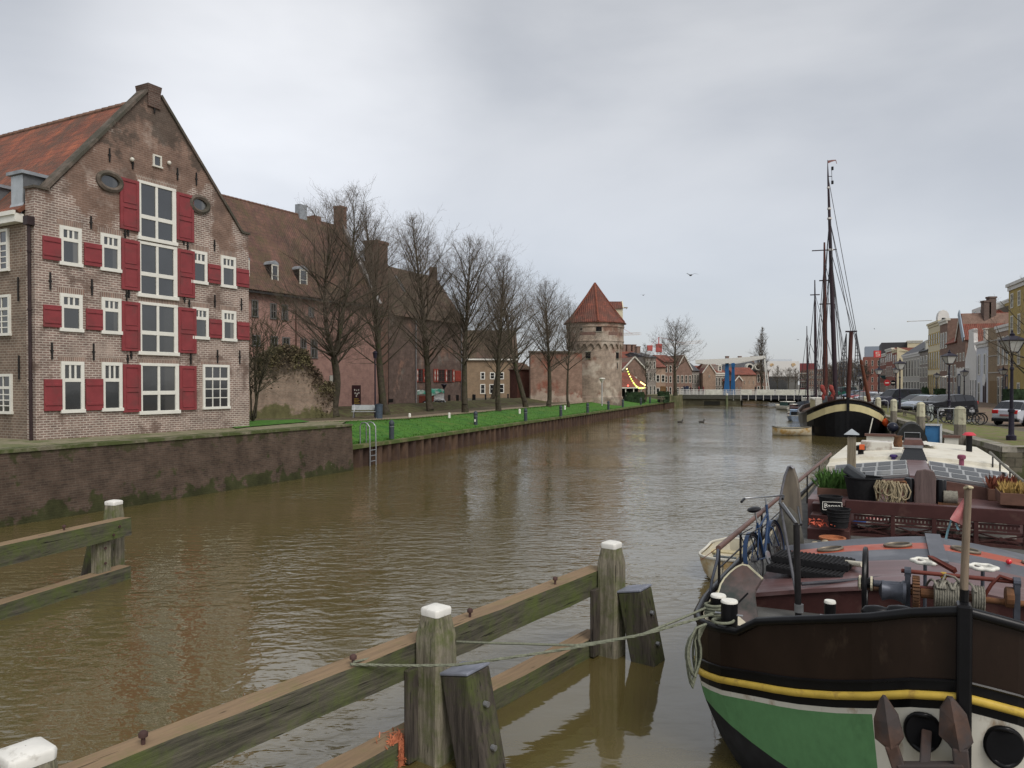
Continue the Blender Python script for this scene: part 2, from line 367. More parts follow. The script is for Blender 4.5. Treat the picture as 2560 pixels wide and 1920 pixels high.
# ================================================================== SETTING
def water_mat():
    m, n, l, b = _mat('canal_water')
    t = nd(n, 'ShaderNodeTexCoord')
    def noise(sc, st, det, dist=0):
        mp = nd(n, 'ShaderNodeMapping', {'Scale': st, 'Rotation': (0, 0, R(-14))}); l.new(t.outputs['Object'], mp.inputs[0])
        z = nd(n, 'ShaderNodeTexNoise', {'Scale': sc, 'Detail': det, 'Roughness': .5, 'Distortion': dist}); l.new(mp.outputs[0], z.inputs[0]); return z.outputs['Fac']
    def mth(op, a, b_):
        q = nd(n, 'ShaderNodeMath', operation=op)
        for i, v in enumerate((a, b_)):
            if isinstance(v, (int, float)): q.inputs[i].default_value = v
            else: l.new(v, q.inputs[i])
        return q.outputs[0]
    a = noise(2.5, (.75, 1.5, 1), 2.5, .5); c = noise(6.0, (.8, 1.3, 1), 2, .2); big = noise(.35, (1, 1.3, 1), 2)
    patch = noise(.11, (1, .8, 1), 3, .6)
    pm = nd(n, 'ShaderNodeMapRange', {1: .40, 2: .62, 3: .28, 4: 1.0}); l.new(patch, pm.inputs[0])
    # sheltered, nearly still water between the fender and the barge
    g = nd(n, 'ShaderNodeNewGeometry'); sv = nd(n, 'ShaderNodeVectorMath', operation='DISTANCE'); l.new(g.outputs['Position'], sv.inputs[0]); sv.inputs[1].default_value = (3.2, 8.2, 0)
    cm = nd(n, 'ShaderNodeMapRange', {1: 2.6, 2: 8.5, 3: .10, 4: 1.0}, interpolation_type='SMOOTHSTEP'); l.new(sv.outputs['Value'], cm.inputs[0])
    amp = mth('MULTIPLY', pm.outputs[0], cm.outputs[0])
    fine_ = noise(15.0, (.8, 1.2, 1), 1.5, .2); h = mth('ADD', mth('ADD', mth('MULTIPLY', a, 1.05), mth('MULTIPLY', c, .30)), mth('MULTIPLY', fine_, .06))
    h = mth('MULTIPLY', h, amp); h = mth('ADD', h, mth('MULTIPLY', big, .6))
    bp = nd(n, 'ShaderNodeBump', {'Strength': 1.0, 'Distance': .056}); l.new(h, bp.inputs['Height']); l.new(bp.outputs[0], b.inputs['Normal'])
    silt = noise(.5, (1, 1, 1), 4)
    r = nd(n, 'ShaderNodeValToRGB'); l.new(silt, r.inputs[0])
    r.color_ramp.elements[0].color = (.088, .069, .024, 1); r.color_ramp.elements[1].color = (.116, .092, .036, 1)
    l.new(r.outputs[0], b.inputs['Base Color'])
    b.inputs['Roughness'].default_value = .055; b.inputs['IOR'].default_value = 1.95
    return m
WATER = water_mat()
def sheet(name, rows, m, kind='structure', smooth=60):
    o = MB().grid(rows).build(name, m, smooth=smooth); return tag(o, kind=kind)
tag(MB().add([(-160,-30,0),(220,-30,0),(220,420,0),(-160,420,0)], [(0,1,2,3)]).build('canal_water', WATER), kind='structure')
GRASS = mat('grass', (.060,.155,.022), .9, var=.45, scale=3.5, bump=.03, c2=(.035,.115,.018), thr=.56, dirt=((.10,.15,.03), .63), dscale=.7)
GRASSD = mat('rough_grass', (.085,.085,.035), .95, var=.4, scale=5, bump=.04, c2=(.06,.045,.025), thr=.52)
GRASSQ = mat('quay_grass', (.13,.155,.04), .95, var=.4, scale=4, bump=.03, c2=(.17,.14,.08), thr=.5)
PAVE = mat('sandy_paving', (.23,.205,.14), .95, var=.2, scale=5, bump=.01, c2=(.13,.14,.065), thr=.53)
PATHM = mat('sand_path', (.23,.19,.13), .95, var=.2, scale=5)
EARTH = mat('leaf_litter_ground', (.10,.078,.052), .95, var=.35, scale=4, bump=.03, c2=(.07,.085,.03), thr=.6)
SETTS = brick('brick_paving', (.20,.14,.10), (.16,.12,.09), (.12,.105,.08), .2, .1, .01, patches=(((.14,.15,.06), .5, .6, None),))
FARG = mat('far_ground', (.14,.13,.11), .95, var=.15, scale=.2)
W1 = Vector((-7.4, 35.2)); WD = Vector((6.9, 14)).normalized(); WN = Vector((-WD.y, WD.x))
S0 = Vector((-7.62, 35.45)); SD = Vector((.372, 1)).normalized(); SN = Vector((-SD.y, SD.x)); SL = 103.0
ZW, ZP = 2.15, 1.05
def xy(v, z): return (v.x, v.y, z)
# brick quay wall with promenade behind it
QB = brick('quay_wall_brick', (.088,.060,.045), (.060,.043,.034), (.095,.075,.056), .24, .072, .011, patches=(((.035,.042,.014), 1.6, .46, (.75,-.2)), ((.045,.045,.02), 1.8, .52, (1.5,2.4)), ((.19,.17,.14), 3.6, .72, None)), stain=.45)
fw = frame(W1.x, W1.y, WD.x, WD.y)
wl = 40.0
root = thing('quay_wall', 'dark brick quay wall with mossy foot, between the gabled warehouse and the canal', 'quay wall', M=fw)
mb = MB(); mb.prismx([(0.0,-.6),(-.10,-.6),(.03,ZW-.10),(.62,ZW-.10),(.62,-.6)], -wl, 0); mb.build('wall', QB, root)
mb = MB(); mb.prismx([(-.02,ZW-.098),(-.02,ZW),(.6,ZW),(.6,ZW-.098)], -wl, .01)
mb.build('coping', mat('mossy_coping', (.17,.155,.105), .95, var=.35, scale=4, bump=.02, c2=(.07,.085,.03), thr=.46), root)
rows = []
for i in range(25):
    s = -wl+wl*i/24
    rows.append([xy(W1+WD*s+WN*o, ZW+.004+(.03 if o > 3 else 0)) for o in (.6, 1.6, 3, 8, 20, 60)])
for k, dz in ((2, -.1), (4, -.22), (7, -.38)): rows.append([xy(W1+WD*k*.6+WN*o+SD*k*.4+SN*(k*.25), ZW+.004+dz*(.8 if o < 4 else 1)) for o in (.6+k*.45, 1.6+k*.4, 3+k*.3, 8, 20, 60)])
sheet('promenade', rows, PAVE)
# grass bank, path and ground along the sheet piling
hmp = random.Random(3)
rows = []; rp_ = []; rg = []
for i in range(61):
    s = SL*i/60.0; f = min(1, s/14.0)
    j = lambda a=.05: (hmp.random()-.5)*a
    e = (1-f)*.28
    rows.append([xy(S0+SD*s+SN*o, z+j(.04)) for o, z in ((.32,ZP-.03),(.8,ZP+.06),(1.8,ZP+.2+e*.4),(3.1,ZP+.42+e*.7),(4.5,ZP+.63+e),(5.0,ZP+.66+e))])
    rp_.append([xy(S0+SD*s+SN*(o+.15*math.sin(s*.21)), ZP+.66+e+.012+j(.01)) for o in (4.5, 5.4, 6.3)])
    rg.append([xy(S0+SD*s+SN*o, z+e+(j(.06) if k else 0)) for k, (o, z) in enumerate(((5.0,ZP+.64),(7.5,ZP+.70),(10,ZP+.74),(14,ZP+.78),(26,ZP+.8),(120,ZP+.8)))])
sheet('grass_bank', rows, GRASS); sheet('foot_path', rp_, PATHM); sheet('ground', rg, EARTH)
# a lawn strip at the warehouse corner and a low dead-grass bank behind the trees
lw = [G(590,1070,2.19), G(640,1064.5,2.19), G(690,1060.5,2.19), G(740,1056.5,2.19), G(775,1054,2.19)]
sheet('lawn', [[(p.x,p.y,2.188) for p in lw], [(p.x-1.2-.3*(i%2),p.y+2.2,2.2) for i, p in enumerate(lw)], [(p.x-2.4,p.y+5.2-.9*i,2.188) for i, p in enumerate(lw)]], GRASS)
rows = []
for i in range(30):
    s = 12+i*2.2; c = S0+SD*s+SN*9.5
    rows.append([(c.x+SN.x*o, c.y+SN.y*o, z+(hmp.random()-.5)*.08) for o, z in ((-1.2,1.72),(0,1.95),(1.6,2.25),(3.0,2.3),(4.6,1.9))])
sheet('rough_bank', rows, GRASSD)
gb = random.Random(21); mb = MB()
for i in range(9000):
    q_ = gb.random()**1.6*62+.5; o_ = gb.choice((gb.uniform(.33,4.5), gb.uniform(.3,.8), gb.uniform(4.2,4.7))); f_ = min(1, q_/14.0); e_ = (1-f_)*.28
    z_ = float(np.interp(o_, [.32,.8,1.8,3.1,4.5,5.0], [ZP-.03,ZP+.06,ZP+.2+e_*.4,ZP+.42+e_*.7,ZP+.63+e_,ZP+.66+e_])); c_ = S0+SD*q_+SN*o_; h_ = gb.uniform(.05,.13); w_ = .022
    a_ = gb.random()*6.3; d_ = Vector((math.cos(a_)*w_, math.sin(a_)*w_, 0)); b_ = Vector((c_.x, c_.y, z_-.02))
    mb.add([b_-d_, b_+d_, b_+Vector((gb.gauss(0,.04), gb.gauss(0,.04), h_))], [(0,1,2)])
tag(mb.build('grass_tufts', mat('grass_blades', (.065,.15,.025), .9, var=.5, scale=1.5)), kind='stuff')
# sheet piling: corrugated rusty steel under a mossy timber cap
RUST = mat('rusty_piling', (.088,.055,.036), .85, var=.4, scale=3, c2=(.055,.034,.026), thr=.5, stretch=(1,1,.3), bump=.01)
root = thing('sheet_piling', 'rusty corrugated sheet piling with mossy timber cap along the grass bank', 'quay wall', M=frame(S0.x, S0.y, SD.x, SD.y))
mb = MB(); pr = []; k = 0; x = 0.0
while x < SL:
    pr += [(x, .02), (x+.34, .02), (x+.46, .26), (x+.80, .26)]; x += .92
mb.grid([[(a,b_,-.5) for a, b_ in pr], [(a,b_,ZP-.12) for a, b_ in pr]])
mb.build('piling', RUST, root)
mb = MB()
for i in range(34):
    x0 = i*SL/34; dz = hmp.random()*.02
    mb.box(x0+.004, x0+SL/34-.004, -.07, .34, ZP-.13, ZP+.03+dz)
mb.build('cap_beam', mat('mossy_cap', (.15,.14,.07), .95, var=.4, scale=3.5, bump=.02, c2=(.075,.10,.03), thr=.46), root)
# right bank
Q0 = Vector((19.4, 30.06)); QD = Vector((.33, 1)).normalized(); QN = Vector((QD.y, -QD.x)); ZQ = 1.5; QL = 118.0
def Qp(s, o=0.0): return Q0+QD*s+QN*o
QS = brick('quay_stone', (.15,.135,.10), (.12,.105,.08), (.08,.075,.055), .9, .36, .02, patches=(((.055,.065,.025), .9, .50, None),), stain=.4, bump=.02)
root = thing('stone_quay', 'stone-faced quay wall with pale coping under the parked cars', 'quay wall', M=frame(Q0.x, Q0.y, QD.x, QD.y))
mb = MB(); mb.prismx([(-.7,-.6),(-.02,-.6),(.03,ZQ-.2),(-.7,ZQ-.2)], 0, QL)
I3 = frame(Q0.x, Q0.y, QD.x, QD.y).inverted()
def ql(x, y, z): return I3 @ Vector((x, y, z))
a = [ql(Q0.x, Q0.y-.02, -.6), ql(60, Q0.y-.02, -.6), ql(60, Q0.y-.02, ZQ-.2), ql(Q0.x, Q0.y-.02, ZQ-.2)]
b_ = [ql(Q0.x+.3, Q0.y+.6, -.6), ql(60, Q0.y+.6, -.6), ql(60, Q0.y+.6, ZQ-.2), ql(Q0.x+.3, Q0.y+.6, ZQ-.2)]
mb.add(a+b_, [(0,1,2,3),(7,6,5,4),(3,2,6,7),(0,3,7,4)])
mb.build('wall', QS, root)
mb = MB(); i = 0.0
while i < QL: mb.box(i+.01, i+1.79, -.52, .06, ZQ-.196, ZQ+.03); i += 1.8
for i in range(8):
    p = [ql(Q0.x-.05+i*1.6+.01, Q0.y-.08, ZQ-.196), ql(Q0.x-.05+i*1.6+1.59, Q0.y-.08, ZQ-.196), ql(Q0.x+.2+i*1.6+1.59, Q0.y+.5, ZQ-.196), ql(Q0.x+.2+i*1.6+.01, Q0.y+.5, ZQ-.196)]
    q = [v+Vector((0,0,.222)) for v in p]; mb.add(p+q, [(0,1,2,3),(7,6,5,4),(0,4,5,1),(1,5,6,2),(2,6,7,3),(3,7,4,0)])
mb.build('coping', STONE, root)
rows = [[xy(Qp(s, o), ZQ+.008+(.02 if 1 < o < 3 else 0)+(hmp.random()-.5)*.02) for o in (.5, 1.3, 2.6, 4.0)] for s in [i*2.0 for i in range(60)]]
sheet('quay_verge', rows, GRASSQ)
rows = [[xy(Qp(s, o), ZQ+z) for o, z in ((4.0,.004),(8,.04),(12,.06),(24,.06))] for s in [-2+i*3.0 for i in range(42)]]
rows[0] = [xy(Qp(0, o), ZQ+.004) for o in (4.0, 8, 12, 24)]
sheet('quay_road', rows, SETTS)
sheet('quay_ground', [[xy(Qp(s, o), ZQ-.02) for o in (.4, 24, 200)] for s in (0, 60, 118)], FARG)
# stone steps going down beside the near corner of the quay
root = thing('quay_steps', 'worn stone steps going down to the water at the near corner of the right quay', 'steps', loc=(Q0.x+.9, Q0.y, 0))
for i in range(5):
    mb = MB(); mb.box(.35, 9, -.42*(i+1), -.42*i-.03, -.5, ZQ-.2-.30*(i+.35)); mb.build('step', STONE, root, bevel=.02)
# land behind the bridge and out to the horizon
sheet('far_land', [[(-900,205,1.2),(-60,168,1.2),(26,158,1.2)], [(-900,2600,1.2),(-60,2600,1.2),(26,2600,1.2)]], FARG)
sheet('far_land', [[(26,196,1.25),(75,196,1.25),(900,196,1.25)], [(26,2600,1.25),(75,2600,1.25),(900,2600,1.25)]], FARG)
sheet('far_land', [[(57.8,141.8,1.3),(900,60,1.3)], [(60,215,1.3),(900,215,1.3)]], FARG)
# ================================================================== LEFT BANK BUILDINGS
def c1(x, y): return (x*.28933, 180+y*.28933)
def c2(x, y): return (x*.28933, 620+y*.28933)
def c3(x, y): return (520+x*.28933, 440+y*.28933)
def rect(M, x0, y0, x1, y1):
    "photo rectangle -> (u0, u1, z0, z1) on the frame's facade plane"
    ym = (y0+y1)/2; xm = x0
    u0 = uz(M, x0, ym)[0]; u1 = uz(M, x1, ym)[0]
    return u0, u1, uz(M, x0, y1)[1], uz(M, x0, y0)[1]
def window(par, u0, u1, z0, z1, wood_m, glass_m, cols=2, rows=2, split=None, fw=.09, mun=.035, y=0.0, out=.05, top=None, sill=True, Mx=None, name='window'):
    "frame bars stand proud of the wall face at local y; glass behind them; split = height fraction of a transom, top = panes across above it"
    mb = MB(Mx); a, b = y-out, y+.02
    mb.box(u0, u0+fw, a, b, z0+fw, z1-fw); mb.box(u1-fw, u1, a, b, z0+fw, z1-fw)
    mb.box(u0, u1, a-.002, b, z1-fw, z1); mb.box(u0-(.03 if sill else 0), u1+(.03 if sill else 0), a-(.03 if sill else .002), b, z0, z0+fw)
    iu0, iu1, iz0, iz1 = u0+fw, u1-fw, z0+fw, z1-fw
    def bars(c, r, za, zb, w=mun):
        for i in range(1, c):
            x = iu0+(iu1-iu0)*i/c; mb.box(x-w/2, x+w/2, a+.012, b, za, zb)
        for i in range(1, r):
            q = za+(zb-za)*i/r; mb.box(iu0, iu1, a+.015, b, q-w/2, q+w/2)
    if split:
        zs = iz0+(iz1-iz0)*split; mb.box(iu0, iu1, a+.006, b, zs-fw*.5, zs+fw*.5)
        bars(cols, rows, iz0, zs-fw*.5); bars(top or cols, 1, zs+fw*.5, iz1, mun if not top or top < 3 else mun*1.3)
    else: bars(cols, rows, iz0, iz1)
    w = mb.build(name, wood_m, par)
    g = MB(Mx); g.box(iu0-.01, iu1+.01, y-.012, y-.004, iz0-.01, iz1+.01); g.build('pane', glass_m, w)
    return w
def win1(par, u0, u1, z0, z1, mats, cols=2, rows=2, fw=.08, y=0.0, Mx=None, out=.04):
    "small far window in one mesh: slot 0 joinery, slot 1 glass"
    mb = MB(Mx); a = y-out
    mb.box(u0, u0+fw, a, y+.02, z0, z1); mb.box(u1-fw, u1, a, y+.02, z0, z1)
    mb.box(u0+fw, u1-fw, a, y+.02, z1-fw, z1); mb.box(u0+fw, u1-fw, a-.02, y+.02, z0, z0+fw)
    for i in range(1, cols):
        x = u0+fw+(u1-u0-2*fw)*i/cols; mb.box(x-.025, x+.025, a+.01, y+.02, z0+fw, z1-fw)
    for i in range(1, rows):
        q = z0+fw+(z1-z0-2*fw)*i/rows; mb.box(u0+fw, u1-fw, a+.013, y+.02, q-.025, q+.025)
    mb.c = 1; mb.box(u0+fw-.01, u1-fw+.01, y-.010, y-.004, z0+fw-.01, z1-fw+.01)
    return mb.build('window', mats, par)
def shutter(par, u0, u1, z0, z1, panels=1, Mx=None, m=None):
    mb = MB(Mx); mb.box(u0, u1, -.075, -.015, z0, z1)
    w = u1-u0; h = z1-z0; b = min(.11, w*.16)
    if panels == 2:
        for za, zb in ((z0+h*.06, z0+h*.44), (z0+h*.52, z0+h*.95)):
            mb.box(u0+b, u1-b, -.105, -.074, zb-.03, zb); mb.box(u0+b, u1-b, -.095, -.074, za, za+.03)
            mb.box(u0+b, u0+b+.025, -.095, -.074, za+.03, zb-.03); mb.box(u1-b-.025, u1-b, -.095, -.074, za+.03, zb-.03)
    else:
        for q in (.17, .78): mb.box(u0+.015, u1-.015, -.10, -.074, z0+h*q, z0+h*q+min(.1, h*.09))
    return mb.build('shutter', m or RED, par, bevel=.006, seg=1)
# ---------------- gabled warehouse
WH = frame(-15.6, 24.9, .4625, .8866)
root = thing('warehouse', 'tall brown brick warehouse with pointed gable, red shutters and orange tiled roof', 'warehouse', M=WH)
BR = brick('warehouse_brick', (.245,.168,.138), (.175,.122,.104), (.44,.385,.33), .23, .082, .017, stain=.36, bump=.008,
           patches=(((.18,.113,.083), .55, .485, (7.6,13.4)), ((.14,.098,.078), .75, .57, None), ((.34,.275,.23), .5, .60, None), ((.085,.068,.055), .9, .56, (10.5,14.5))))
BRS = brick('side_wall_brick', (.20,.145,.11), (.15,.11,.085), (.30,.26,.21), .225, .09, .013, stain=.32, patches=(((.24,.085,.05), 1.1, .70, None),))
ROOFO = tiles('orange_pantiles', (.31,.092,.042), (.20,.06,.033), ax='y', moss=(.075,.050,.034), mth=.51)
uL = 0.0; uR = uz(WH, 622, 800)[0]
zsl = uz(WH, 85, 469)[1]; zsr = uz(WH, 612, 585)[1]
ap0 = uz(WH, 366, 240); ap1 = uz(WH, 401, 246); k0 = uz(WH, 121, 469); k1 = uz(WH, 603, 585)
ZG = 1.95; ua = (ap0[0]+ap1[0])/2; za = (ap0[1]+ap1[1])/2+.1
gp = [(uL,ZG),(uR,ZG),(uR,zsr),(k1[0],zsr),(ap1[0],za),(ap0[0],za),(k0[0],zsl),(uL,zsl)]
mb = MB(); mb.prism(gp, 0, .5); mb.build('gable_wall', BR, root)
DEP = 18.0; zeL = zsl-.75; zeR = zsr-.2
mb = MB(); mb.box(.02, .5, .5, DEP, ZG, zeL); mb.box(uR-.5, uR-.02, .5, DEP, ZG, zeR); mb.box(.5, uR-.5, DEP-.5, DEP, ZG, zeL); mb.build('side_wall', BRS, root)
zr = za-.25
mb = MB()
def slope(mb, x0, z0, x1, z1, y0, y1, th=.12):
    d = Vector((x1-x0, 0, z1-z0)).normalized(); n = Vector((-d.z, 0, d.x))
    if n.z < 0: n = -n
    p = [Vector((x0,y0,z0)), Vector((x1,y0,z1)), Vector((x1,y1,z1)), Vector((x0,y1,z0))]
    q = [v+n*th for v in p]; mb.add(p+q, [(0,1,2,3),(7,6,5,4),(0,4,5,1),(1,5,6,2),(2,6,7,3),(3,7,4,0)])
sagL = [(-.18, zeL-.05), (k0[0]+.35, zsl+.12), (ua, zr)]
slope(mb, sagL[0][0], sagL[0][1], sagL[1][0], sagL[1][1]-.1, .5, DEP); slope(mb, sagL[1][0], sagL[1][1]-.1, ua, zr, .5, DEP)
slope(mb, uR+.1, zeR-.1, ua, zr, .5, DEP)
roof = mb.build('roof', ROOFO, root)
mb = MB(); 
for i in range(44): mb.lathe([(.13,0),(.15,.41)], (ua, .5+i*.4, zr+.1), 8, ax='y')
mb.build('ridge_tiles', mat('ridge_tile', (.17,.10,.07), .85, var=.4, scale=3), roof)
# raked brick edges and chimney
EDGE = mat('gable_coping', (.13,.105,.085), .9, var=.35, scale=4, c2=(.07,.065,.05), thr=.5)
mb = MB()
mb.bar((k0[0]-.1,.2,zsl+.05), (ap0[0],.2,za+.06), .10, .56, up=(0,1,0)); mb.bar((k1[0]+.02,.2,zsr+.05), (ap1[0],.2,za+.06), .10, .56, up=(0,1,0))
mb.bar((uL-.06,.2,zsl+.04), (k0[0],.2,zsl+.04), .08, .56, up=(0,1,0)); mb.bar((k1[0],.2,zsr+.04), (uR+.05,.2,zsr+.04), .08, .56, up=(0,1,0))
mb.build('gable_coping', EDGE, root)
cz = uz(WH, 380, 213)[1]; cw = (uz(WH, 399, 225)[0]-uz(WH, 363, 225)[0])/2
mb = MB(); mb.box(ua-cw*.86, ua+cw*.86, -.06, .6, za-.5, cz-.28); mb.taper((ua,.27), cw*1.72, .68, cz-.279, cz, 1.14, 1.1)
mb.build('chimney', brick('chimney_brick', (.12,.075,.06), (.09,.06,.05), (.14,.115,.095), .22, .08, .012), root)
T3 = dict(cols=1, rows=1, split=.70, top=3)
for x0,y0,x1,y1,f,kw in (
    (525,978,723,1428,c2,dict(cols=1,rows=1,split=.66,top=3)), (877,985,1052,1413,c2,dict(cols=1,rows=1,split=.66,top=3)),
    (515,387,708,718,c2,T3), (875,422,1043,740,c2,T3), (1660,508,1797,785,c2,T3), (1913,535,2035,802,c2,T3),
    (512,1322,700,1664,c1,T3), (865,1387,1037,1713,c1,T3), (1648,1535,1785,1822,c1,T3), (1905,1582,2033,1857,c1,T3)):
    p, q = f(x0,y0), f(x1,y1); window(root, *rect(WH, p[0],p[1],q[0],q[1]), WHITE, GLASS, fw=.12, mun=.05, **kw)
for x0,y0,x1,y1,f,s in ((1203,992,1540,1442,c2,.42), (1197,460,1530,922,c2,.42), (1190,1455,1525,1940,c1,.42), (1190,930,1515,1445,c1,.40)):
    p, q = f(x0,y0), f(x1,y1); r = rect(WH, p[0],p[1],q[0],q[1])
    mb = MB(); u0,u1,z0,z1 = r; a,b = -.06,.02; fw = .11
    zs = z0+(z1-z0)*s; um = (u0+u1)/2-.04
    for bx in ((u0,u0+fw,z0+fw,z1-fw),(u1-fw*1.5,u1,z0+fw,z1-fw)): mb.box(bx[0],bx[1],a,b,bx[2],bx[3])
    mb.box(u0,u1,a-.003,b,z1-fw,z1); mb.box(u0-.05,u1+.05,a-.04,b,z0,z0+fw*1.25)
    mb.box(u0+fw,u1-fw*1.5,a+.003,b,zs-.075,zs+.075); mb.box(um-.05,um+.05,a+.006,b,z0+fw*1.25,z1-fw)
    w = mb.build('window', WHITE, root, bevel=.006, seg=1)
    g = MB(); g.box(u0+fw-.01,u1-fw,-.012,-.004,z0+fw,z1-fw+.01); g.build('pane', GLASS, w)
p, q = c2(1750,1005), c2(1978,1395); window(root, *rect(WH, p[0],p[1],q[0],q[1]), WHITE, GLASS, 3, 3, split=.70, fw=.10, mun=.035)
p, q = c1(1318,708), c1(1392,815); window(root, *rect(WH, p[0],p[1],q[0],q[1]), OFFW, GLASS, 1, 1, fw=.06)
for x0,y0,x1,y1,f,k in ((375,1133,530,1410,c2,1),(735,1130,884,1405,c2,1),(1057,1005,1210,1422,c2,2),(1545,1017,1690,1402,c2,2),
    (368,487,523,680,c2,1),(737,520,880,705,c2,1),(1045,458,1204,887,c2,2),(1533,510,1689,905,c2,2),(1803,612,1909,775,c2,1),(2045,637,2147,790,c2,1),
    (362,1412,520,1615,c1,1),(722,1470,872,1668,c1,1),(1043,1437,1201,1875,c1,2),(1525,1525,1675,1937,c1,2),(1793,1655,1898,1820,c1,1),(2037,1693,2144,1850,c1,1),
    (1030,905,1195,1350,c1,2),(1517,1035,1667,1447,c1,2)):
    p, q = f(x0,y0), f(x1,y1); shutter(root, *rect(WH, p[0],p[1],q[0],q[1]), panels=k)
LINT = brick('lintel_brick', (.24,.15,.115), (.17,.115,.095), (.36,.31,.26), .07, .26, .014)
for x0,y0,x1,f in ((525,978,723,c2),(877,985,1052,c2),(1203,992,1540,c2),(1750,1005,1978,c2),(515,387,708,c2),(875,422,1043,c2),(1197,460,1530,c2),(1660,508,1797,c2),(1913,535,2035,c2),(512,1322,700,c1),(865,1387,1037,c1),(1190,930,1515,c1),(1648,1535,1785,c1),(1905,1582,2033,c1)):
    p, q = f(x0,y0), f(x1,y0); u0,u1,_,z1 = rect(WH, p[0],p[1]-1,q[0],p[1]); z1 = uz(WH,p[0],p[1])[1]
    mb = MB(); mb.box(u0-.08,u1+.08,-.004,.01,z1+.004,z1+.20); mb.build('lintel', LINT, root)
for k, (cx, cy, rz_, rx) in enumerate(((945,948,60,.42),(1720,1147,53,.40))):
    u, z = uz(WH, *c1(cx,cy)); zz = abs(uz(WH, *c1(cx,cy-rz_))[1]-z)
    mb = MB(); rg_ = []
    for j in range(24):
        an = 2*math.pi*j/24; rg_.append((u+math.cos(an)*(rx+.02), -.03, z+math.sin(an)*(zz+.05)))
    mb.tube(rg_, .10, 6, closed=True); w = mb.build('round_window', EDGE, root, smooth=50)
    mb = MB(); mb.prism([(u+math.cos(2*math.pi*j/24)*(rx-.03), z+math.sin(2*math.pi*j/24)*(zz-.02)) for j in range(24)], -.012, -.004); mb.build('pane', GLASS, w)
for f, lst in ((c1, ((1330,265,355),(943,660,775),(1143,735,840),(1530,830,935),(1693,870,980),(783,1245,1355),(1103,1345,1415),(1077,1365,1435),(1585,1440,1495),(1618,1470,1535),(1850,1450,1550))),
               (c2, ((430,210,360),(790,270,410),(1090,370,455),(1110,350,430),(1592,415,470),(1632,445,510),(1853,405,515),(2083,435,540),(445,815,960),(805,825,970),(1100,920,995),(1130,890,960),(1645,905,1005),(1876,880,995),(2068,885,1000)))):
    for x, y0, y1 in lst:
        p, q = f(x,y0), f(x,y1); u, z1 = uz(WH,*p); z0 = uz(WH,*q)[1]
        mb = MB(); mb.box(u-.022,u+.022,-.05,.004,z0,z1); mb.box(u-.05,u+.05,-.045,.004,(z0+z1)/2-.025,(z0+z1)/2+.025); mb.build('wall_anchor', IRON, root)
for cx, cy in ((1130,758),(1450,788)):
    u, z = uz(WH,*c1(cx,cy)); mb = MB(); mb.ball((u,-.08,z), .08, 10, 6); mb.bar((u,-.08,z),(u,.01,z),.05,.05); mb.build('wall_lamp', OFFW, root, smooth=50)
# side wall windows, gutter, downpipe, dormers (side frame: x runs back along the wall)
SDM = Matrix(((0,1,0,0),(-1,0,0,0),(0,0,1,0),(0,0,0,1)))     # side-local (x=-depth, y inward)->root local
SW = frame(-15.6, 24.9, .8866, -.4625)
for x0,y0,x1,y1,f in ((-60,1087,105,1435,c2),(-60,400,90,757,c2),(-60,1352,76,1720,c1)):
    p, q = f(x0,y0), f(x1,y1); u0 = uz(SW,q[0],p[1])[0]; z1 = uz(SW,q[0],p[1])[1]; z0 = uz(SW,q[0],q[1])[1]
    window(root, u0-1.35, u0, z0, z1, WHITE, GLASS, 3, 4, split=.68, fw=.09, Mx=SDM)
    window(root, u0-4.6, u0-3.3, z0, z1, WHITE, GLASS, 3, 4, split=.68, fw=.09, Mx=SDM)
mb = MB(); mb.box(-.30,-.02,.55,DEP,zeL-.34,zeL-.06); mb.box(-.36,-.28,.55,DEP,zeL-.12,zeL+.02); mb.build('gutter', WHITE, root)
mb = MB(); mb.tube([(-.12,.10,zeL-.35),(-.12,.08,ZG)], .055, 8); mb.box(-.24,.0,-.02,.22,zeL-.48,zeL-.2)
for z in (4.1,6.4,8.3): mb.lathe([(.075,0),(.075,.06)], (-.12,.09,z), 8)
mb.build('downpipe', mat('brown_downpipe', (.035,.022,.022), .5, var=.3), root)
for z in (4.6,7.2):
    for y in (.9,2.7,4.4): mb = MB(); mb.box(-.045,.0,y-.02,y+.02,z-.45,z+.35); mb.build('wall_anchor', IRON, root)
DLD = mat('dormer_lead', (.12,.125,.13), .6, var=.2)
ya, yb = .66, 1.35; zb = uz(SW, 66, 503)[1]; zt = uz(SW, 66, 431)[1]
for k in range(4):
    y0, y1 = ya+k*2.6, yb+k*2.6
    d = MB().box(.05, 1.5, y0, y1, zb, zt).build('dormer', DLD, root); MB().box(-.06, 1.7, y0-.10, y1+.12, zt+.001, zt+.11).build('dormer_roof', LEAD, d); MB().box(.02,.049,y0+.03,y1-.03,zb-.1,zt-.03).build('dormer_panel', ZINC, d)
    MB().slab([(.045,y0,zb),(.045,y1,zb),(-.1,y1+.15,zb-.45),(-.1,y0-.1,zb-.45)],.03).build('lead_apron', ZINC, d)
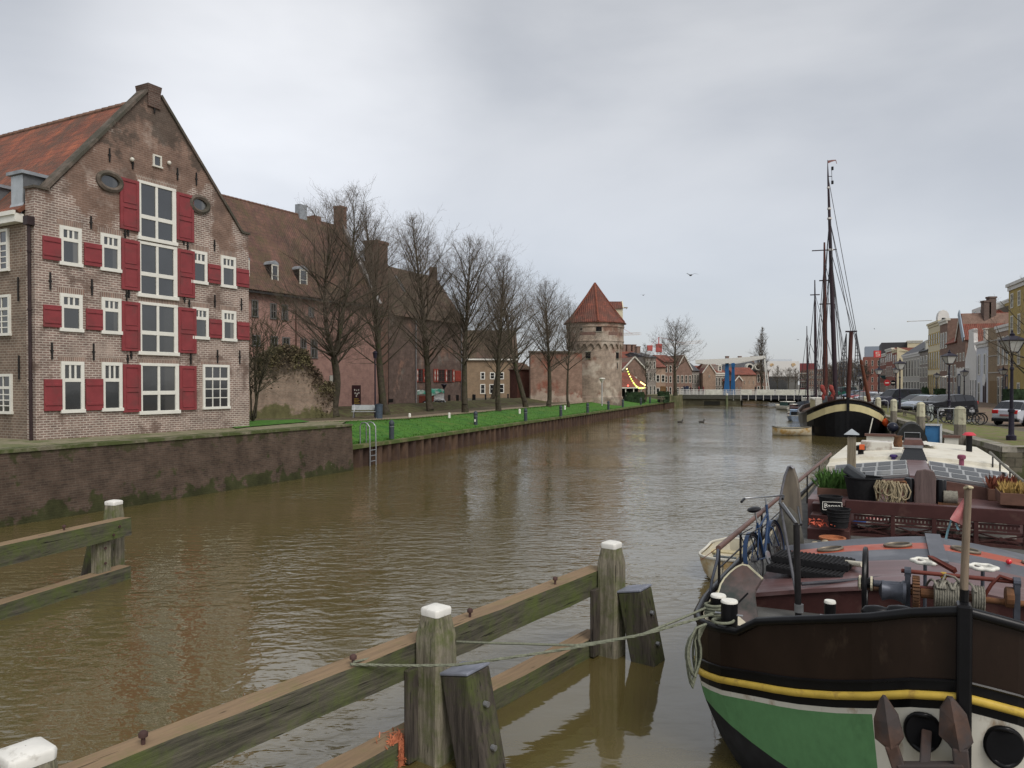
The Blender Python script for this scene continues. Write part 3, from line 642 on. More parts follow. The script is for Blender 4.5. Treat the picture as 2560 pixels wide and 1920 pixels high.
# ---------------- pink brick convent wing with long pantile roof
CV = frame(-20.5, 59.0, .6, 1)
root = thing('convent_wing', 'long pink brick wing with steep brown tiled roof, seen behind the first trees', 'building', M=CV)
PB = brick('pink_brick', (.37,.21,.17), (.31,.175,.145), (.32,.23,.20), .22, .07, .01, stain=.25, patches=(((.26,.16,.135), .5, .60, None),))
ROOFB = tiles('brown_pantiles', (.165,.082,.058), (.115,.06,.045), ax='x', moss=(.088,.07,.028), mth=.55)
uE = uz(CV, 950, 850)[0]; zE = 11.5; zR = 19.3; hw = 4.6; X0 = -14
mb = MB(); mb.box(X0, uE, 0, 2*hw, 1.4, zE); mb.build('wall', PB, root)
mb = MB(); mb.prismx([(0,zE),(2*hw,zE),(hw,zR+.2)], uE-.45, uE); mb.build('gable', PB, root)
mb = MB()
def slx(mb, y0, z0, y1, z1, x0, x1, th=.14):
    d = Vector((0,y1-y0,z1-z0)).normalized(); n = Vector((0,-d.z,d.y))
    if n.z < 0: n = -n
    p = [Vector((x0,y0,z0)),Vector((x0,y1,z1)),Vector((x1,y1,z1)),Vector((x1,y0,z0))]; q = [v+n*th for v in p]
    mb.add(p+q, [(0,1,2,3),(7,6,5,4),(0,4,5,1),(1,5,6,2),(2,6,7,3),(3,7,4,0)])
slx(mb, -.35, zE-.25, 1.1, zE+1.6, X0, uE-.46); slx(mb, 1.1, zE+1.6, hw, zR, X0, uE-.46); slx(mb, 2*hw+.2, zE-.2, hw, zR, X0, uE-.46)
roof = mb.build('roof', ROOFB, root)
mb = MB()
for i in range(64): mb.lathe([(.13,0),(.16,.42)], (X0+i*.41, hw, zR+.12), 8, ax='x')
mb.build('ridge_tiles', mat('old_ridge', (.13,.075,.055), .85, var=.4), roof)
mb = MB(); mb.bar((uE-.24,-.2,zE+.1),(uE-.24,hw,zR+.42),.14,.5,up=(1,0,0)); mb.bar((uE-.56,-.2,zE+.3),(uE-.56,hw-.3,zR+.28),.12,.14,up=(1,0,0)); mb.build('verge', mat('lead_verge', (.40,.39,.38), .6, var=.3, scale=3, c2=(.15,.13,.12), thr=.6), root)
mb = MB(); mb.box(X0, uE, -.5, -.33, zE-.42, zE-.27); mb.build('gutter', mat('dark_gutter', (.03,.03,.03), .5), root)
cu, cz = uz(CV, 857, 540)[0], 0
mb = MB(); mb.box(uE-.9,uE-.05,hw-.45,hw+.45,zR-.4,zR+1.75); mb.box(uE-.95,uE,hw-.5,hw+.5,zR+1.751,zR+1.95); mb.build('chimney', brick('red_chimney', (.23,.115,.085), (.18,.09,.07), (.2,.14,.11), .22, .075, .012), root)
for px, h in ((770,1.1),(808,.4)):
    u = uz(CV, px, 560)[0]+3.6; mb = MB(); mb.box(u-.45,u+.45,hw-.3,hw+.3,zR-.3,zR+h); mb.build('chimney', LEAD if h > 1 else bpy.data.materials['red_chimney'], root)
GW = mat('grey_window_frame', (.16,.155,.15), .6, var=.15)
for cx0,cx1,cyt,cyb in ((375,432,1065,1218),(535,590,1095,1235),(635,690,1105,1245),(865,915,1130,1220),(378,450,1370,1470),(540,603,1380,1520),(640,705,1390,1540),(797,850,1400,1570),(885,945,1405,1575)):
    p, q = c3(cx0,cyt), c3(cx1,cyb); r = rect(CV,p[0],p[1],q[0],q[1])
    w = window(root, r[0],r[1],r[2],r[3], GW, GLASS, 2, 2, fw=.10, mun=.05, out=.06)
DG = mat('dormer_side', (.27,.27,.27), .6, .2, var=.2)
for px0, px1 in ((615,633),(688,705),(758,777)):
    u0 = uz(CV, px0, 690)[0]; u1 = uz(CV, px1, 690)[0]; um = (u0+u1)/2; zb = zE+.45; h = 1.75
    mb = MB(); mb.prismx([(.45,zb),(.45+h*.62,zb+h),(.45,zb+h)], u0, u1); d = mb.build('dormer', GLASSD, root)
    MB().prism([(u0-.06,zb+h),(u1+.06,zb+h),(u1-.05,zb+h+.18),(um,zb+h+.34),(u0+.05,zb+h+.18)], .38, .45+h*.72).build('dormer_roof', LEAD, d)
    MB().bar((u0-.03,.45,zb-.05),(u0-.03,.45+h*.66,zb+h+.02),.05,.10,up=(1,0,0)).build('edge_flashing', ZINC, d)
    window(d, u0, u1, zb-.05, zb+h, OFFW, GLASS, 1, 2, fw=.10, y=.445)
mb = MB(); mb.tube([(uE-.25,-.14,zE-.4),(uE-.25,-.14,1.6)], .07, 8); mb.build('downpipe', BLACKP, root)
mb = MB(); u = uz(CV, 738, 800)[0]; mb.tube([(u,-.1,zE-.4),(u,-.1,1.6)], .06, 8); mb.build('downpipe', mat('copper_downpipe', (.10,.05,.035), .6), root)
# dark door-sized banner on that wall
u0, z1 = uz(CV, 879, 963); u1 = uz(CV, 900, 963)[0]; z0 = 1.75
root = thing('banner', 'tall dark red banner with pale figures and yellow lines on the pink brick wall', 'banner', loc=CV @ Vector((u0,-.1,z0)), rz=math.atan2(1,.6))
mb = MB(); mb.box(0,u1-u0,.0,.06,0,z1-z0); mb.build('panel', mat('maroon_panel', (.035,.012,.014), .6, var=.2), root)
mb = MB(); w = u1-u0; h = z1-z0
for i, (x, y, a) in enumerate(((.25,.80,.10),(.5,.78,.08),(.72,.8,.09),(.3,.66,.1),(.55,.63,.12),(.75,.67,.1),(.45,.54,.1))): mb.ball((w*x,-.012,h*y), w*a*.75, 8, 5, 1.1, 1, .1)
mb.build('figures', mat('pale_print', (.45,.42,.38), .7), root)
mb = MB()
for i in range(4):
    for k in range(4+i % 2): mb.box(w*(.2+k*.135), w*(.29+k*.135), -.014, -.001, h*(.40-.062*i), h*(.43-.062*i))
mb.build('lettering', mat('yellow_print', (.36,.25,.05), .7), root)
# ---------------- dark brick chapel wing with chimney stack and red shutters
CH = frame(-10.6, 80.5, .52, 1)
root = thing('chapel_wing', 'dark brown brick wing with a broad chimney stack and red shutters behind the trees', 'building', M=CH)
DB = brick('dark_brick', (.125,.085,.07), (.095,.068,.058), (.13,.10,.085), .22, .07, .011, stain=.4, patches=(((.20,.12,.09), .35, .58, None), ((.17,.15,.13), .4, .60, None)))
u0 = -4.0; u1 = uz(CH, 1165, 860)[0]; zE = 11.2; zR = 16.9; hw = 4.4
mb = MB(); mb.box(u0, u1, 0, 2*hw, 1.3, zE); mb.build('wall', DB, root)
for ga in (u0, u1-.5): mb = MB(); mb.prismx([(0,zE),(2*hw,zE),(hw,zR+.3)], ga, ga+.5); mb.build('gable', DB, root)
mb = MB(); slx(mb, -.3, zE-.3, hw, zR, u0+.5, u1-.5); slx(mb, 2*hw+.3, zE-.3, hw, zR, u0+.5, u1-.5); roof = mb.build('roof', tiles('dark_pantiles', (.13,.072,.05), (.095,.055,.04), ax='x', moss=(.065,.055,.025), mth=.5), root)
mb = MB(); mb.box(u1-.7,u1,hw-.35,hw+.35,zR-.2,zR+1.2); mb.build('chimney', DB, root)
ST = frame(*(P(945,1016,79).xy), .52, 1)
su0 = uz(CH, 930, 640)[0]; su1 = uz(CH, 957, 640)[0]; sz = uz(CH, 943, 604)[1]
mb = MB(); mb.box(su0, su1, -.6, .9, 1.3, sz-.3); mb.box(su0-.12, su1+.12, -.7, 1.0, sz-.299, sz); mb.build('chimney', brick('stack_brick', (.17,.09,.065), (.12,.07,.055), (.15,.11,.09), .22, .075, .012, stain=.4), root)
REDD = mat('brick_red_shutter', (.24,.045,.03), .6, var=.2)
SH2 = mat('red_white_shutter', (.25,.05,.035), .6, var=.2)
CWH = mat('shutter_diamond', (.55,.5,.44), .6)
def c8(x, y): return (900+x*.14467, 860+y*.14467)
for x0,x1,yt,yb in ((1000,1085,430,660),(1345,1462,435,660),(1500,1592,440,660)):
    p, q = c8(x0,yt), c8(x1,yb); window(root, *rect(CH,p[0],p[1],q[0],q[1]), mat('dark_red_frame', (.09,.03,.025), .6), GLASSD, 2, 3, fw=.08)
for x0,x1,yt,yb in ((965,998,430,660),(1088,1130,430,660),(1268,1300,430,660),(1312,1344,430,660),(1464,1498,440,660),(1594,1625,440,660)):
    p, q = c8(x0,yt), c8(x1,yb); r = rect(CH,p[0],p[1],q[0],q[1]); s = shutter(root, *r, m=SH2)
    mb = MB(); um = (r[0]+r[1])/2
    for k in (.3,.7):
        zc = r[2]+(r[3]-r[2])*k; mb.prism([(um,zc-.35),(um+.09,zc),(um,zc+.35),(um-.09,zc)], -.112, -.10)
    mb.build('diamond', CWH, s)
p, q = c8(1640,460), c8(1830,645); shutter(root, *rect(CH,p[0],p[1],q[0],q[1]), m=REDD)
for x0,x1,yt,yb in ((1520,1560,880,1000),(1660,1705,880,1000),(1940,1970,870,1000),(490,570,950,1010)):
    p, q = c8(x0,yt), c8(x1,yb); r = rect(CH,p[0],p[1],q[0],q[1]); mb = MB(); mb.box(r[0],r[1],-.03,.01,max(1.6,r[2]),r[3]); mb.build('cellar_opening', mat('opening_dark', (.008,.007,.006), .9), root)
for px in (1038, 1152):
    u = uz(CH, px, 950)[0]; mb = MB(); mb.tube([(u,-.12,zE-.4),(u,-.12,1.5)], .07, 8); mb.build('downpipe', mat('grey_downpipe', (.2,.2,.2), .5, .3), root)
for px0,py0,px1,py1 in ((986,690,1012,730),):
    a = uz(CH,px0,py0); b = uz(CH,px1,py1); mb = MB(); mb.bar((a[0],-.1,a[1]),(b[0],-.1,b[1]),.3,.1,up=(0,1,0)); mb.build('flashing', LEAD, root)
# ---------------- ochre brick house with white sash windows further back
OC = frame(*(P(1192,1000,118).xy), 1, .12)
root = thing('ochre_house', 'low yellowish brick house with white sash windows, between the tree trunks', 'house', M=OC)
OB = brick('ochre_brick', (.27,.19,.115), (.22,.155,.10), (.25,.2,.15), .22, .07, .01, stain=.2)
u1 = uz(OC, 1296, 960)[0]
mb = MB(); mb.box(-2.5, u1, 0, 7, 1.2, 8.0); mb.build('wall', OB, root)
mb = MB(); slx(mb, -.3, 7.9, 3.5, 12.5, -2.5, u1); slx(mb, 7.3, 7.9, 3.5, 12.5, -2.5, u1); mb.build('roof', bpy.data.materials['dark_pantiles'], root)
mb = MB(); mb.box(-2.5, u1, -.35, 0, 7.7, 7.95); mb.build('gutter', WHITE, root)
def c9(x, y): return (1180+x*.13562, 860+y*.13562)
for x0,x1,yt,yb in ((155,240,515,655),(330,425,520,650),(500,590,520,650),(150,245,738,920),(320,420,738,920),(505,592,735,905)):
    p, q = c9(x0,yt), c9(x1,yb); win1(root, *rect(OC,p[0],p[1],q[0],q[1]), [WHITE, GLASSD], 1, 2, fw=.13)
mb = MB(); p = rect(OC, *c9(765,790), *c9(830,950)); mb.box(p[0],p[1],-.05,.01,1.3,p[3]); mb.build('door', mat('blue_grey_door', (.10,.13,.18), .5), root)
# ---------------- ruined wall with ivy beside the warehouse, red brick pier and old town wall by the tower
RW = frame(*(G(640,1050,1.9).xy), .72, 1)
u1 = uz(RW, 832, 1000)[0]
root = thing('ruined_wall', 'broken old brick wall overgrown with brown ivy beside the warehouse', 'wall', M=RW)
prof = [(-1.0,1.4)]+[(u1*f, h) for f, h in ((1,1.4),(1,4.0),(.86,4.1),(.80,4.6),(.72,5.0),(.64,5.9),(.52,6.1),(.35,6.3),(.2,6.0),(.05,5.6))]+[(-1.0,5.4)]
mb = MB(); mb.prism(prof, 0, .8)
mb.build('wall', brick('ruin_brick', (.27,.19,.14), (.20,.145,.11), (.26,.22,.17), .24, .08, .013, stain=.4, patches=(((.085,.09,.03), .5, .50, (3.6,1.8)), ((.075,.06,.045), .5, .50, (3.6,6.0)))), root)
r2 = random.Random(5); mb = MB()
for i in range(3600):
    f = r2.random(); top = np.interp(f*u1, [p[0] for p in prof[2:][::-1]], [p[1] for p in prof[2:][::-1]])
    z = top+.15-abs(r2.gauss(0, .75)); 
    if z < 2.2: continue
    if f > .74: z = min(z, top+.1) if r2.random() < .8 else 1.8+r2.random()*2
    c = Vector((f*u1, -.05-abs(r2.gauss(0,.13)) if r2.random() < .8 else r2.random()*.8, z)); s = .03+r2.random()*.05
    a = Vector((r2.uniform(-1,1), r2.uniform(-1,1), r2.uniform(-1,1))).normalized()*s; b = a.cross(Vector((r2.uniform(-1,1), r2.uniform(-1,1), r2.uniform(-1,1)))).normalized()*s
    mb.add([c-a, c+b, c+a, c-b], [(0,1,2,3)])
tag(mb.build('ivy', mat('dry_ivy', (.125,.11,.055), .9, var=.6, scale=2, c2=(.10,.075,.05), thr=.5), root), kind='stuff')
# white notice behind the first trunk
nb = thing('notice_board', 'narrow white notice board beside the thick first tree trunk', 'notice board', loc=tuple(P(829,1003,54.5)), rz=math.atan2(1,.72))
mb = MB(); mb.box(-.18,.22,-.06,0,0,1.85); mb.build('board', OFFW, nb)
mb = MB(); mb.box(.06,.15,-.07,-.062,.12,1.5); mb.build('print', BLACKP, nb)
mb = MB(); mb.box(-.15,-.10,0,.06,-.9,1.8); mb.box(.14,.19,0,.06,-.9,1.8); mb.build('post', IRON, nb)
PR = frame(*(P(1293,1005,96).xy), .9, .43)
u1 = uz(PR, 1327, 960)[0]
root = thing('brick_pier', 'dark red brick pier with small tiled cap where the old town wall ends', 'pier', M=PR)
RB = brick('red_pier_brick', (.13,.05,.035), (.10,.042,.032), (.10,.06,.05), .22, .08, .01, stain=.3)
zt = uz(PR, 1327, 924)[1]
mb = MB(); mb.box(0, u1, 0, 2.2, 1.1, zt); mb.build('wall', RB, root)
mb = MB(); mb.taper((u1/2,1.1), u1+.5, 2.7, zt, zt+.9, .25); mb.build('cap', bpy.data.materials['brown_pantiles'], root)
TW = frame(*(P(1326,1014,93.5).xy), .93, .1)
u1 = uz(TW, 1445, 960)[0]; zt = uz(TW, 1400, 881)[1]
root = thing('town_wall', 'old patched red brick town wall running up to the round tower', 'wall', M=TW)
mb = MB(); mb.prismx([(-.25,1.1),(1.2,1.1),(1.2,zt),(.1,zt)], 0, u1+.5)
mb.build('wall', brick('town_wall_brick', (.25,.15,.11), (.19,.115,.085), (.24,.19,.15), .24, .08, .012, stain=.35, patches=(((.21,.075,.05), .32, .53, None), ((.36,.30,.24), .38, .585, (5,2)), ((.12,.09,.065), .3, .56, (5.5,9)))), root)
mb = MB(); mb.prismx([(-.1,zt),(1.5,zt),(1.4,zt+.18),(.0,zt+.18)], -.1, u1); mb.build('coping', EDGE, root)
# ================================================================== ROUND TOWER
TY = 96.0; tcx = (1495-1280)/FPX*TY
def tz(py): return 4+(960-py)*TY/FPX
root = thing('round_tower', 'round old brick tower with steep red conical roof and arched frieze', 'tower', loc=(tcx, TY+3.7, 0))
TB = brick('tower_brick', (.33,.255,.195), (.26,.195,.15), (.33,.285,.235), .25, .09, .012, stain=.4, patches=(((.20,.105,.075), .30, .565, None), ((.42,.365,.30), .34, .56, None), ((.155,.125,.105), .22, .575, None)))
mb = MB(); mb.lathe([(3.66,.9),(3.66,tz(993)),(3.52,tz(992)),(3.50,tz(869)),(3.50,tz(853))], n=40); mb.build('lower_wall', TB, root, smooth=30)
mb = MB(); mb.lathe([(3.52,tz(857)),(3.74,tz(857)),(3.74,tz(853)),(3.80,tz(852.5)),(3.80,tz(850)),(3.73,tz(849)),(3.73,tz(817)),(3.83,tz(816)),(3.83,tz(813)),(3.80,tz(812)),(3.80,tz(804))], n=40); mb.build('upper_wall', TB, root, smooth=30)
mb = MB(); na = 26
for k in range(na):
    a0, a1 = 2*math.pi*k/na, 2*math.pi*(k+1)/na; top, inn, bot = [], [], []
    for j in range(9):
        f = j/8; a = a0+(a1-a0)*f; q = abs(f-.5)*2
        z = tz(871) if q > .8 else tz(871)+(tz(859)-tz(871))*math.sqrt(max(0, 1-(q/.8)**2))
        top.append((3.735*math.cos(a), 3.735*math.sin(a), tz(856.5))); bot.append((3.735*math.cos(a), 3.735*math.sin(a), z)); inn.append((3.49*math.cos(a), 3.49*math.sin(a), z))
    mb.grid([top, bot, inn])
mb.build('arch_frieze', TB, root)
RT = tiles('tower_tiles', (.20,.06,.035), (.135,.042,.027), ax='x', moss=(.085,.045,.032), mth=.54)
apz = tz(699); er = 4.12
mb = MB(); mb.lathe([(er,tz(806)),(er+.02,tz(804)),(3.2,tz(785)),(.05,apz)], n=12, a0=R(-90)); roof = mb.build('roof', RT, root)
HT = mat('hip_tile', (.24,.085,.055), .8, var=.3, scale=5)
for k in range(0, 12, 2):
    a = R(-90)+2*math.pi*k/12; mb = MB()
    for i in range(34):
        f0, f1 = i/34, (i+.9)/34; r0, r1 = er*(1-f0), er*(1-f1)
        zz = lambda r: tz(804)+(apz-tz(804))*(1-r/er)-.28*math.sin(math.pi*(1-r/er))*.35
        mb.bar((r0*math.cos(a), r0*math.sin(a), zz(r0)+.10), (r1*math.cos(a), r1*math.sin(a), zz(r1)+.07), .2, .12)
    mb.build('hip_tiles', HT, roof)
OPEN = mat('opening_black', (.006,.006,.007), .9)
def topen(px, py, w, h, r, name='window_opening'):
    x = (px-1495)*TY/FPX; y = -math.sqrt(r*r-x*x); z = tz(py); a = math.atan2(x, -y)
    M = Matrix.Translation((x, y, 0)) @ Matrix.Rotation(a, 4, 'Z'); w = w*TY/FPX/2/math.cos(a); h = h*TY/FPX/2
    mb = MB(M); mb.box(-w, w, -.03, .3, z-h, z+h); o = mb.build(name, OPEN, root)
    mb = MB(M); mb.box(-w-.08, w+.08, -.07, .2, z-h-.1, z-h-.002); mb.box(-w-.08, w+.08, -.05, .2, z+h+.002, z+h+.14); mb.build('surround', STONE, o)
topen(1497,822,14,13,3.73); topen(1454,822,5,5,3.73); topen(1471,888,11.5,16,3.5); topen(1547,888,7.5,15.5,3.5); topen(1547,914,2,13,3.5)
PT = mat('brick_infill', (.17,.105,.085), .9, var=.25, scale=6)
for x0, x1 in ((1450,1489),(1522,1547),(1553,1562)):
    r = []
    for zz in (tz(837), tz(829.5)):
        r.append([])
        for j in range(7):
            x = ((x0+(x1-x0)*j/6)-1495)*TY/FPX; r[-1].append((x, -math.sqrt(3.745**2-x*x), zz))
    MB().grid(r).build('brick_infill', PT, root)
# hoist dormer on the far side
DW = mat('cream_boards', (.60,.56,.40), .6, var=.1)
mb = MB(); mb.box(0, 3.7, .3, 2.0, tz(806), tz(762)); d = mb.build('hoist_dormer', DW, root)
mb = MB(); mb.prismx([(.1,tz(764)),(2.2,tz(764)),(1.15,tz(743.5))], 0, 3.66); mb.build('dormer_roof', RT, d)
mb = MB(); mb.prismx([(.02,tz(763)),(1.15,tz(742)),(2.28,tz(763)),(2.0,tz(763)),(1.15,tz(747)),(.3,tz(763))], 3.661, 3.78); mb.build('bargeboard', DW, d)
mb = MB(); mb.bar((3.0,1.15,tz(760)),(4.45,1.15,tz(760)),.14,.16); mb.bar((4.3,1.15,tz(760)),(4.3,1.15,tz(764)),.06,.06); mb.build('hoist_beam', mat('hoist_timber', (.3,.25,.2), .8), d)
# ================================================================== generic houses
def hs(name, label, cat, Y, px0, px1, ytop, wall, ang=0.0, roof=None, kind='flat', peak=None, ncol=3, floors=((.08,.30),(.42,.62),(.70,.90)), wm=None, depth=9, z0=1.25, line=None, group=None, cornice=None, dcol=None, wfrac=.55, dormers=0, chim=0, cols=1, rows=2, chm=None, proud=.12, basey=None):
    if line is not None:
        O, d = line; I = frame(O[0], O[1], d[0], d[1]); a = uz(I, px0, 950)[0]; o = I @ Vector((a, 0, 0)); M = frame(o.x, o.y, d[0], d[1])
    else:
        p = P(px0, 960, Y); M = frame(p.x, p.y, math.cos(ang), math.sin(ang))
    u1 = uz(M, px1, 940)[0]; zt = uz(M, (px0+px1)/2, ytop)[1]
    root = thing(name, label, cat, M=M, group=group); hgt = zt-z0
    wm = wm or [OFFW, GLASSD]
    mb = MB()
    if kind == 'gable':
        zp = uz(M, (px0+px1)/2, peak)[1]; mb.prism([(0,z0),(u1,z0),(u1,zt),(u1/2+.3,zp),(u1/2-.3,zp),(0,zt)], 0, depth)
    elif kind == 'neck':
        zp = uz(M, (px0+px1)/2, peak)[1]; c = u1/2; w = u1*.19
        pr = [(0,z0),(u1,z0),(u1,zt)]+[(u1-(u1/2-w)*(1-(1-f)**2.2), zt+(zp-zt)*.86*f) for f in (.1,.25,.45,.7,1)]+[(c+w*1.15,zp-.1),(c+w*.8,zp),(c-w*.8,zp),(c-w*1.15,zp-.1)]
        pr += [((u1/2-w)*(1-(1-f)**2.2), zt+(zp-zt)*.86*f) for f in (1,.7,.45,.25,.1)]+[(0,zt)]
        mb.prism(pr, 0, .5); mb.box(0, u1, .5, depth, z0, zt)
    else: mb.box(0, u1, 0, depth, z0, zt)
    mb.build('wall', wall, root)
    if kind == 'gable' and roof:
        mb = MB(); slope(mb, -.15, zt-.12, u1/2, zp+.02, -.12, depth+.1, .12); slope(mb, u1+.15, zt-.12, u1/2, zp+.02, -.12, depth+.1, .12); mb.build('roof', roof, root)
        mb = MB(); mb.bar((-.1,-.16,zt-.05),(u1/2,-.16,zp+.1),.2,.1,up=(0,1,0)); mb.bar((u1+.1,-.16,zt-.05),(u1/2,-.16,zp+.1),.2,.1,up=(0,1,0)); mb.build('verge', OFFW, root)
    if kind == 'neck' and roof:
        zp = uz(M, (px0+px1)/2, peak)[1]; mb = MB(); slope(mb, -.1, zt-.1, u1/2, zp-.6, .5, depth, .12); slope(mb, u1+.1, zt-.1, u1/2, zp-.6, .5, depth, .12); mb.build('roof', roof, root)
    if kind in ('side', 'hip'):
        zp = uz(M, (px0+px1)/2, peak)[1]; mb = MB(); zp = zt+(zp-zt)*1.12
        if kind == 'side': slx(mb, -.25, zt-.1, depth/2, zp, -.05, u1+.05, .14); slx(mb, depth+.25, zt-.1, depth/2, zp, -.05, u1+.05, .14); mb.prismx([(.02,zt),(depth-.02,zt),(depth/2,zp)], .02, u1-.02)
        else:
            i = min(depth*.4, u1*.3); mb.add([(-.25,-.25,zt),(u1+.25,-.25,zt),(u1+.25,depth+.25,zt),(-.25,depth+.25,zt),(i,depth*.35,zp),(u1-i,depth*.35,zp),(u1-i,depth*.65,zp),(i,depth*.65,zp)], [(0,3,2,1),(4,5,6,7),(0,1,5,4),(1,2,6,5),(2,3,7,6),(3,0,4,7)])
        mb.build('roof', roof, root)
        for i in range(dormers):
            c = u1*(i+.5)/dormers; mb = MB(); zb = zt+(zp-zt)*.12
            mb.box(c-.55,c+.55,.25,2.6,zb,zb+1.5); mb.prismx([(.15,zb+1.501),(2.6,zb+1.501),(2.6,zb+1.65),(.15,zb+1.65)], c-.7, c+.7); dd = mb.build('dormer', OFFW, root)
            win1(dd, c-.4, c+.4, zb+.2, zb+1.35, wm, 1, 2, .1, y=.245)
    if cornice:
        mb = MB(); mb.box(-.12, u1+.12, -.32, .4, zt-.32, zt+.02); mb.box(-.05, u1+.05, -.14, 0, zt-.75, zt-.321); mb.build('cornice', cornice, root)
    n = ncol; cw = u1/n; ww = cw*wfrac
    for fi, (a, b) in enumerate(floors):
        for i in range(n):
            c = cw*(i+.5); za, zb = z0+hgt*a, z0+hgt*b
            if dcol is not None and fi == 0 and i == dcol:
                mb = MB(); mb.box(c-.55,c+.55,-.05,.01,z0,z0+2.3); mb.box(c-.7,c-.55,-.09,.01,z0,zb); mb.box(c+.55,c+.7,-.09,.01,z0,zb); mb.box(c-.7,c+.7,-.10,.01,zb,zb+.2)
                mb.build('door', mat('door_paint', random.Random(label).choice([(.03,.06,.05),(.05,.03,.03),(.02,.03,.06),(.16,.09,.04)]), .5, var=.1), root); continue
            win1(root, c-ww/2, c+ww/2, za, zb, wm, cols, rows, min(.13, ww*.14), out=.06)
    for i in range(chim):
        c = u1*(i+.6)/(chim+.2); zc = (uz(M, (px0+px1)/2, peak)[1] if peak else zt)
        mb = MB(); mb.box(c-.4,c+.4,depth*.4,depth*.4+.8,zc-1.2,zc+1.3); mb.box(c-.46,c+.46,depth*.4-.06,depth*.4+.86,zc+1.301,zc+1.45); mb.build('chimney', chm or HB['brown'], root)
    return root, M, u1, zt
def bk(name, c, mo=.35, st=.25): return brick(name, c, (c[0]*.8,c[1]*.8,c[2]*.8), tuple(min(.6, x*1.25+.03) for x in c), .22, .075, .01, stain=st)
HB = dict(brown=bk('brown_house_brick', (.20,.13,.10)), red=bk('red_house_brick', (.24,.10,.075)), tan=bk('tan_house_brick', (.30,.21,.15)), dark=bk('dark_house_brick', (.125,.09,.075)), grey=bk('grey_house_brick', (.23,.205,.18)))
RR = tiles('red_house_tiles', (.27,.075,.045), (.20,.055,.035), ax='y', moss=(.13,.06,.04)); RRX = tiles('red_house_tiles_across', (.27,.075,.045), (.20,.055,.035), ax='x', moss=(.13,.06,.04))
RD = mat('slate_roof', (.075,.075,.08), .6, var=.3, scale=2); RBX = bpy.data.materials['brown_pantiles']
WSH = [OFFW, GLASSD]; WGR = [mat('grey_joinery', (.35,.35,.33), .6), GLASSD]
# houses on the left bank beyond the tower
r, M, u, zt = hs('house', 'brown brick house with truncated white-edged gable and a small window, right of the round tower', 'house', 127, 1556, 1616, 925, HB['brown'], R(8), RRX, 'gable', 893, ncol=1, floors=((.62,.78),), wfrac=.2, z0=1.2)
hs('house', 'old house with dark red roof and a cluster of chimneys behind the tower', 'house', 150, 1566, 1624, 905, HB['dark'], R(20), RRX, 'side', 876, ncol=3, floors=((.75,.9),), chim=4, depth=12)
hs('house', 'grey brown house front with tall windows beside the bare tree, above the hedge', 'house', 148, 1613, 1640, 893, HB['grey'], R(30), RD, 'side', 882, ncol=3, floors=((.05,.30),(.42,.62),(.72,.90)), chim=1)
hs('house', 'brown shop house with orange roof and white shopfront left of the round-crowned tree', 'house', 156, 1638, 1664, 918, HB['tan'], R(24), RRX, 'side', 893, ncol=2, floors=((.0,.32),(.5,.75)), wfrac=.7, dcol=1)
hs('house', 'narrow brown brick house partly behind the round-crowned tree', 'house', 165, 1660, 1692, 905, HB['brown'], R(20), RRX, 'side', 889, ncol=3, floors=((.04,.28),(.4,.6),(.7,.9)))
hs('house', 'old brown gabled house with red lower roof, right behind the round-crowned tree', 'house', 172, 1690, 1730, 925, HB['brown'], R(14), RRX, 'gable', 888, ncol=4, floors=((.03,.34),(.5,.8)), wfrac=.6, dcol=2)
hs('house', 'grey-roofed house with tall narrow windows left of the drawbridge beam', 'house', 178, 1727, 1748, 927, HB['grey'], R(20), RD, 'side', 907, ncol=3, floors=((.03,.34),(.48,.86)), wfrac=.6)
hs('house', 'small brick house with bright orange roof under the drawbridge beam', 'house', 185, 1745, 1768, 929, HB['tan'], R(10), RRX, 'side', 916, ncol=1, floors=((.5,.7),), wfrac=.2)
hs('house', 'brick house with plain side gable edged in white, left of the blue bridge towers', 'house', 176, 1757, 1789, 932, HB['tan'], R(-6), RR, 'gable', 909, ncol=1, floors=((.8,.9),), wfrac=.08)
hs('house', 'white-topped house with dormer and red roof directly left of the blue bridge towers', 'house', 181, 1788, 1815, 932, HB['grey'], R(26), RRX, 'side', 910, ncol=4, floors=((.03,.34),(.42,.80)), wfrac=.62, dormers=1, cornice=OFFW)
hs('mansion', 'long building with dark slate roof, round white dormers and chimneys behind the drawbridge', 'building', 200, 1818, 1922, 928, HB['brown'], R(4), RD, 'hip', 902, ncol=10, floors=((.08,.36),(.52,.86)), chim=3, depth=14, dormers=0)
r, M, u, zt = hs('house', 'plain brown brick house with low roof, right of the blue bridge towers', 'house', 180, 1833, 1890, 937, HB['tan'], R(2), RRX, 'side', 921, ncol=5, floors=((.55,.72),), wfrac=.12)
hs('house', 'small steep red-roofed shed house at the foot of the blue bridge towers', 'house', 170, 1838, 1856, 952, HB['brown'], R(2), RR, 'gable', 941, ncol=2, floors=((.1,.6),), wfrac=.3)
for i, px in enumerate((1874, 1895)):
    p = P(px, 917, 199.0); d = thing('dormer', ('left' if i == 0 else 'right')+' one of two white round-windowed dormers on the slate roof behind the drawbridge', 'dormer', loc=(p.x, p.y, p.z-1.0))
    mb = MB(); mb.lathe([(.9,-.35),(.9,1.5)], (0,0,1.0), 14, ax='y'); mb.build('surround', OFFW, d, smooth=40); mb = MB(); mb.lathe([(.6,-.37),(.6,-.352)], (0,0,1.0), 14, ax='y'); mb.build('pane', GLASSD, d)
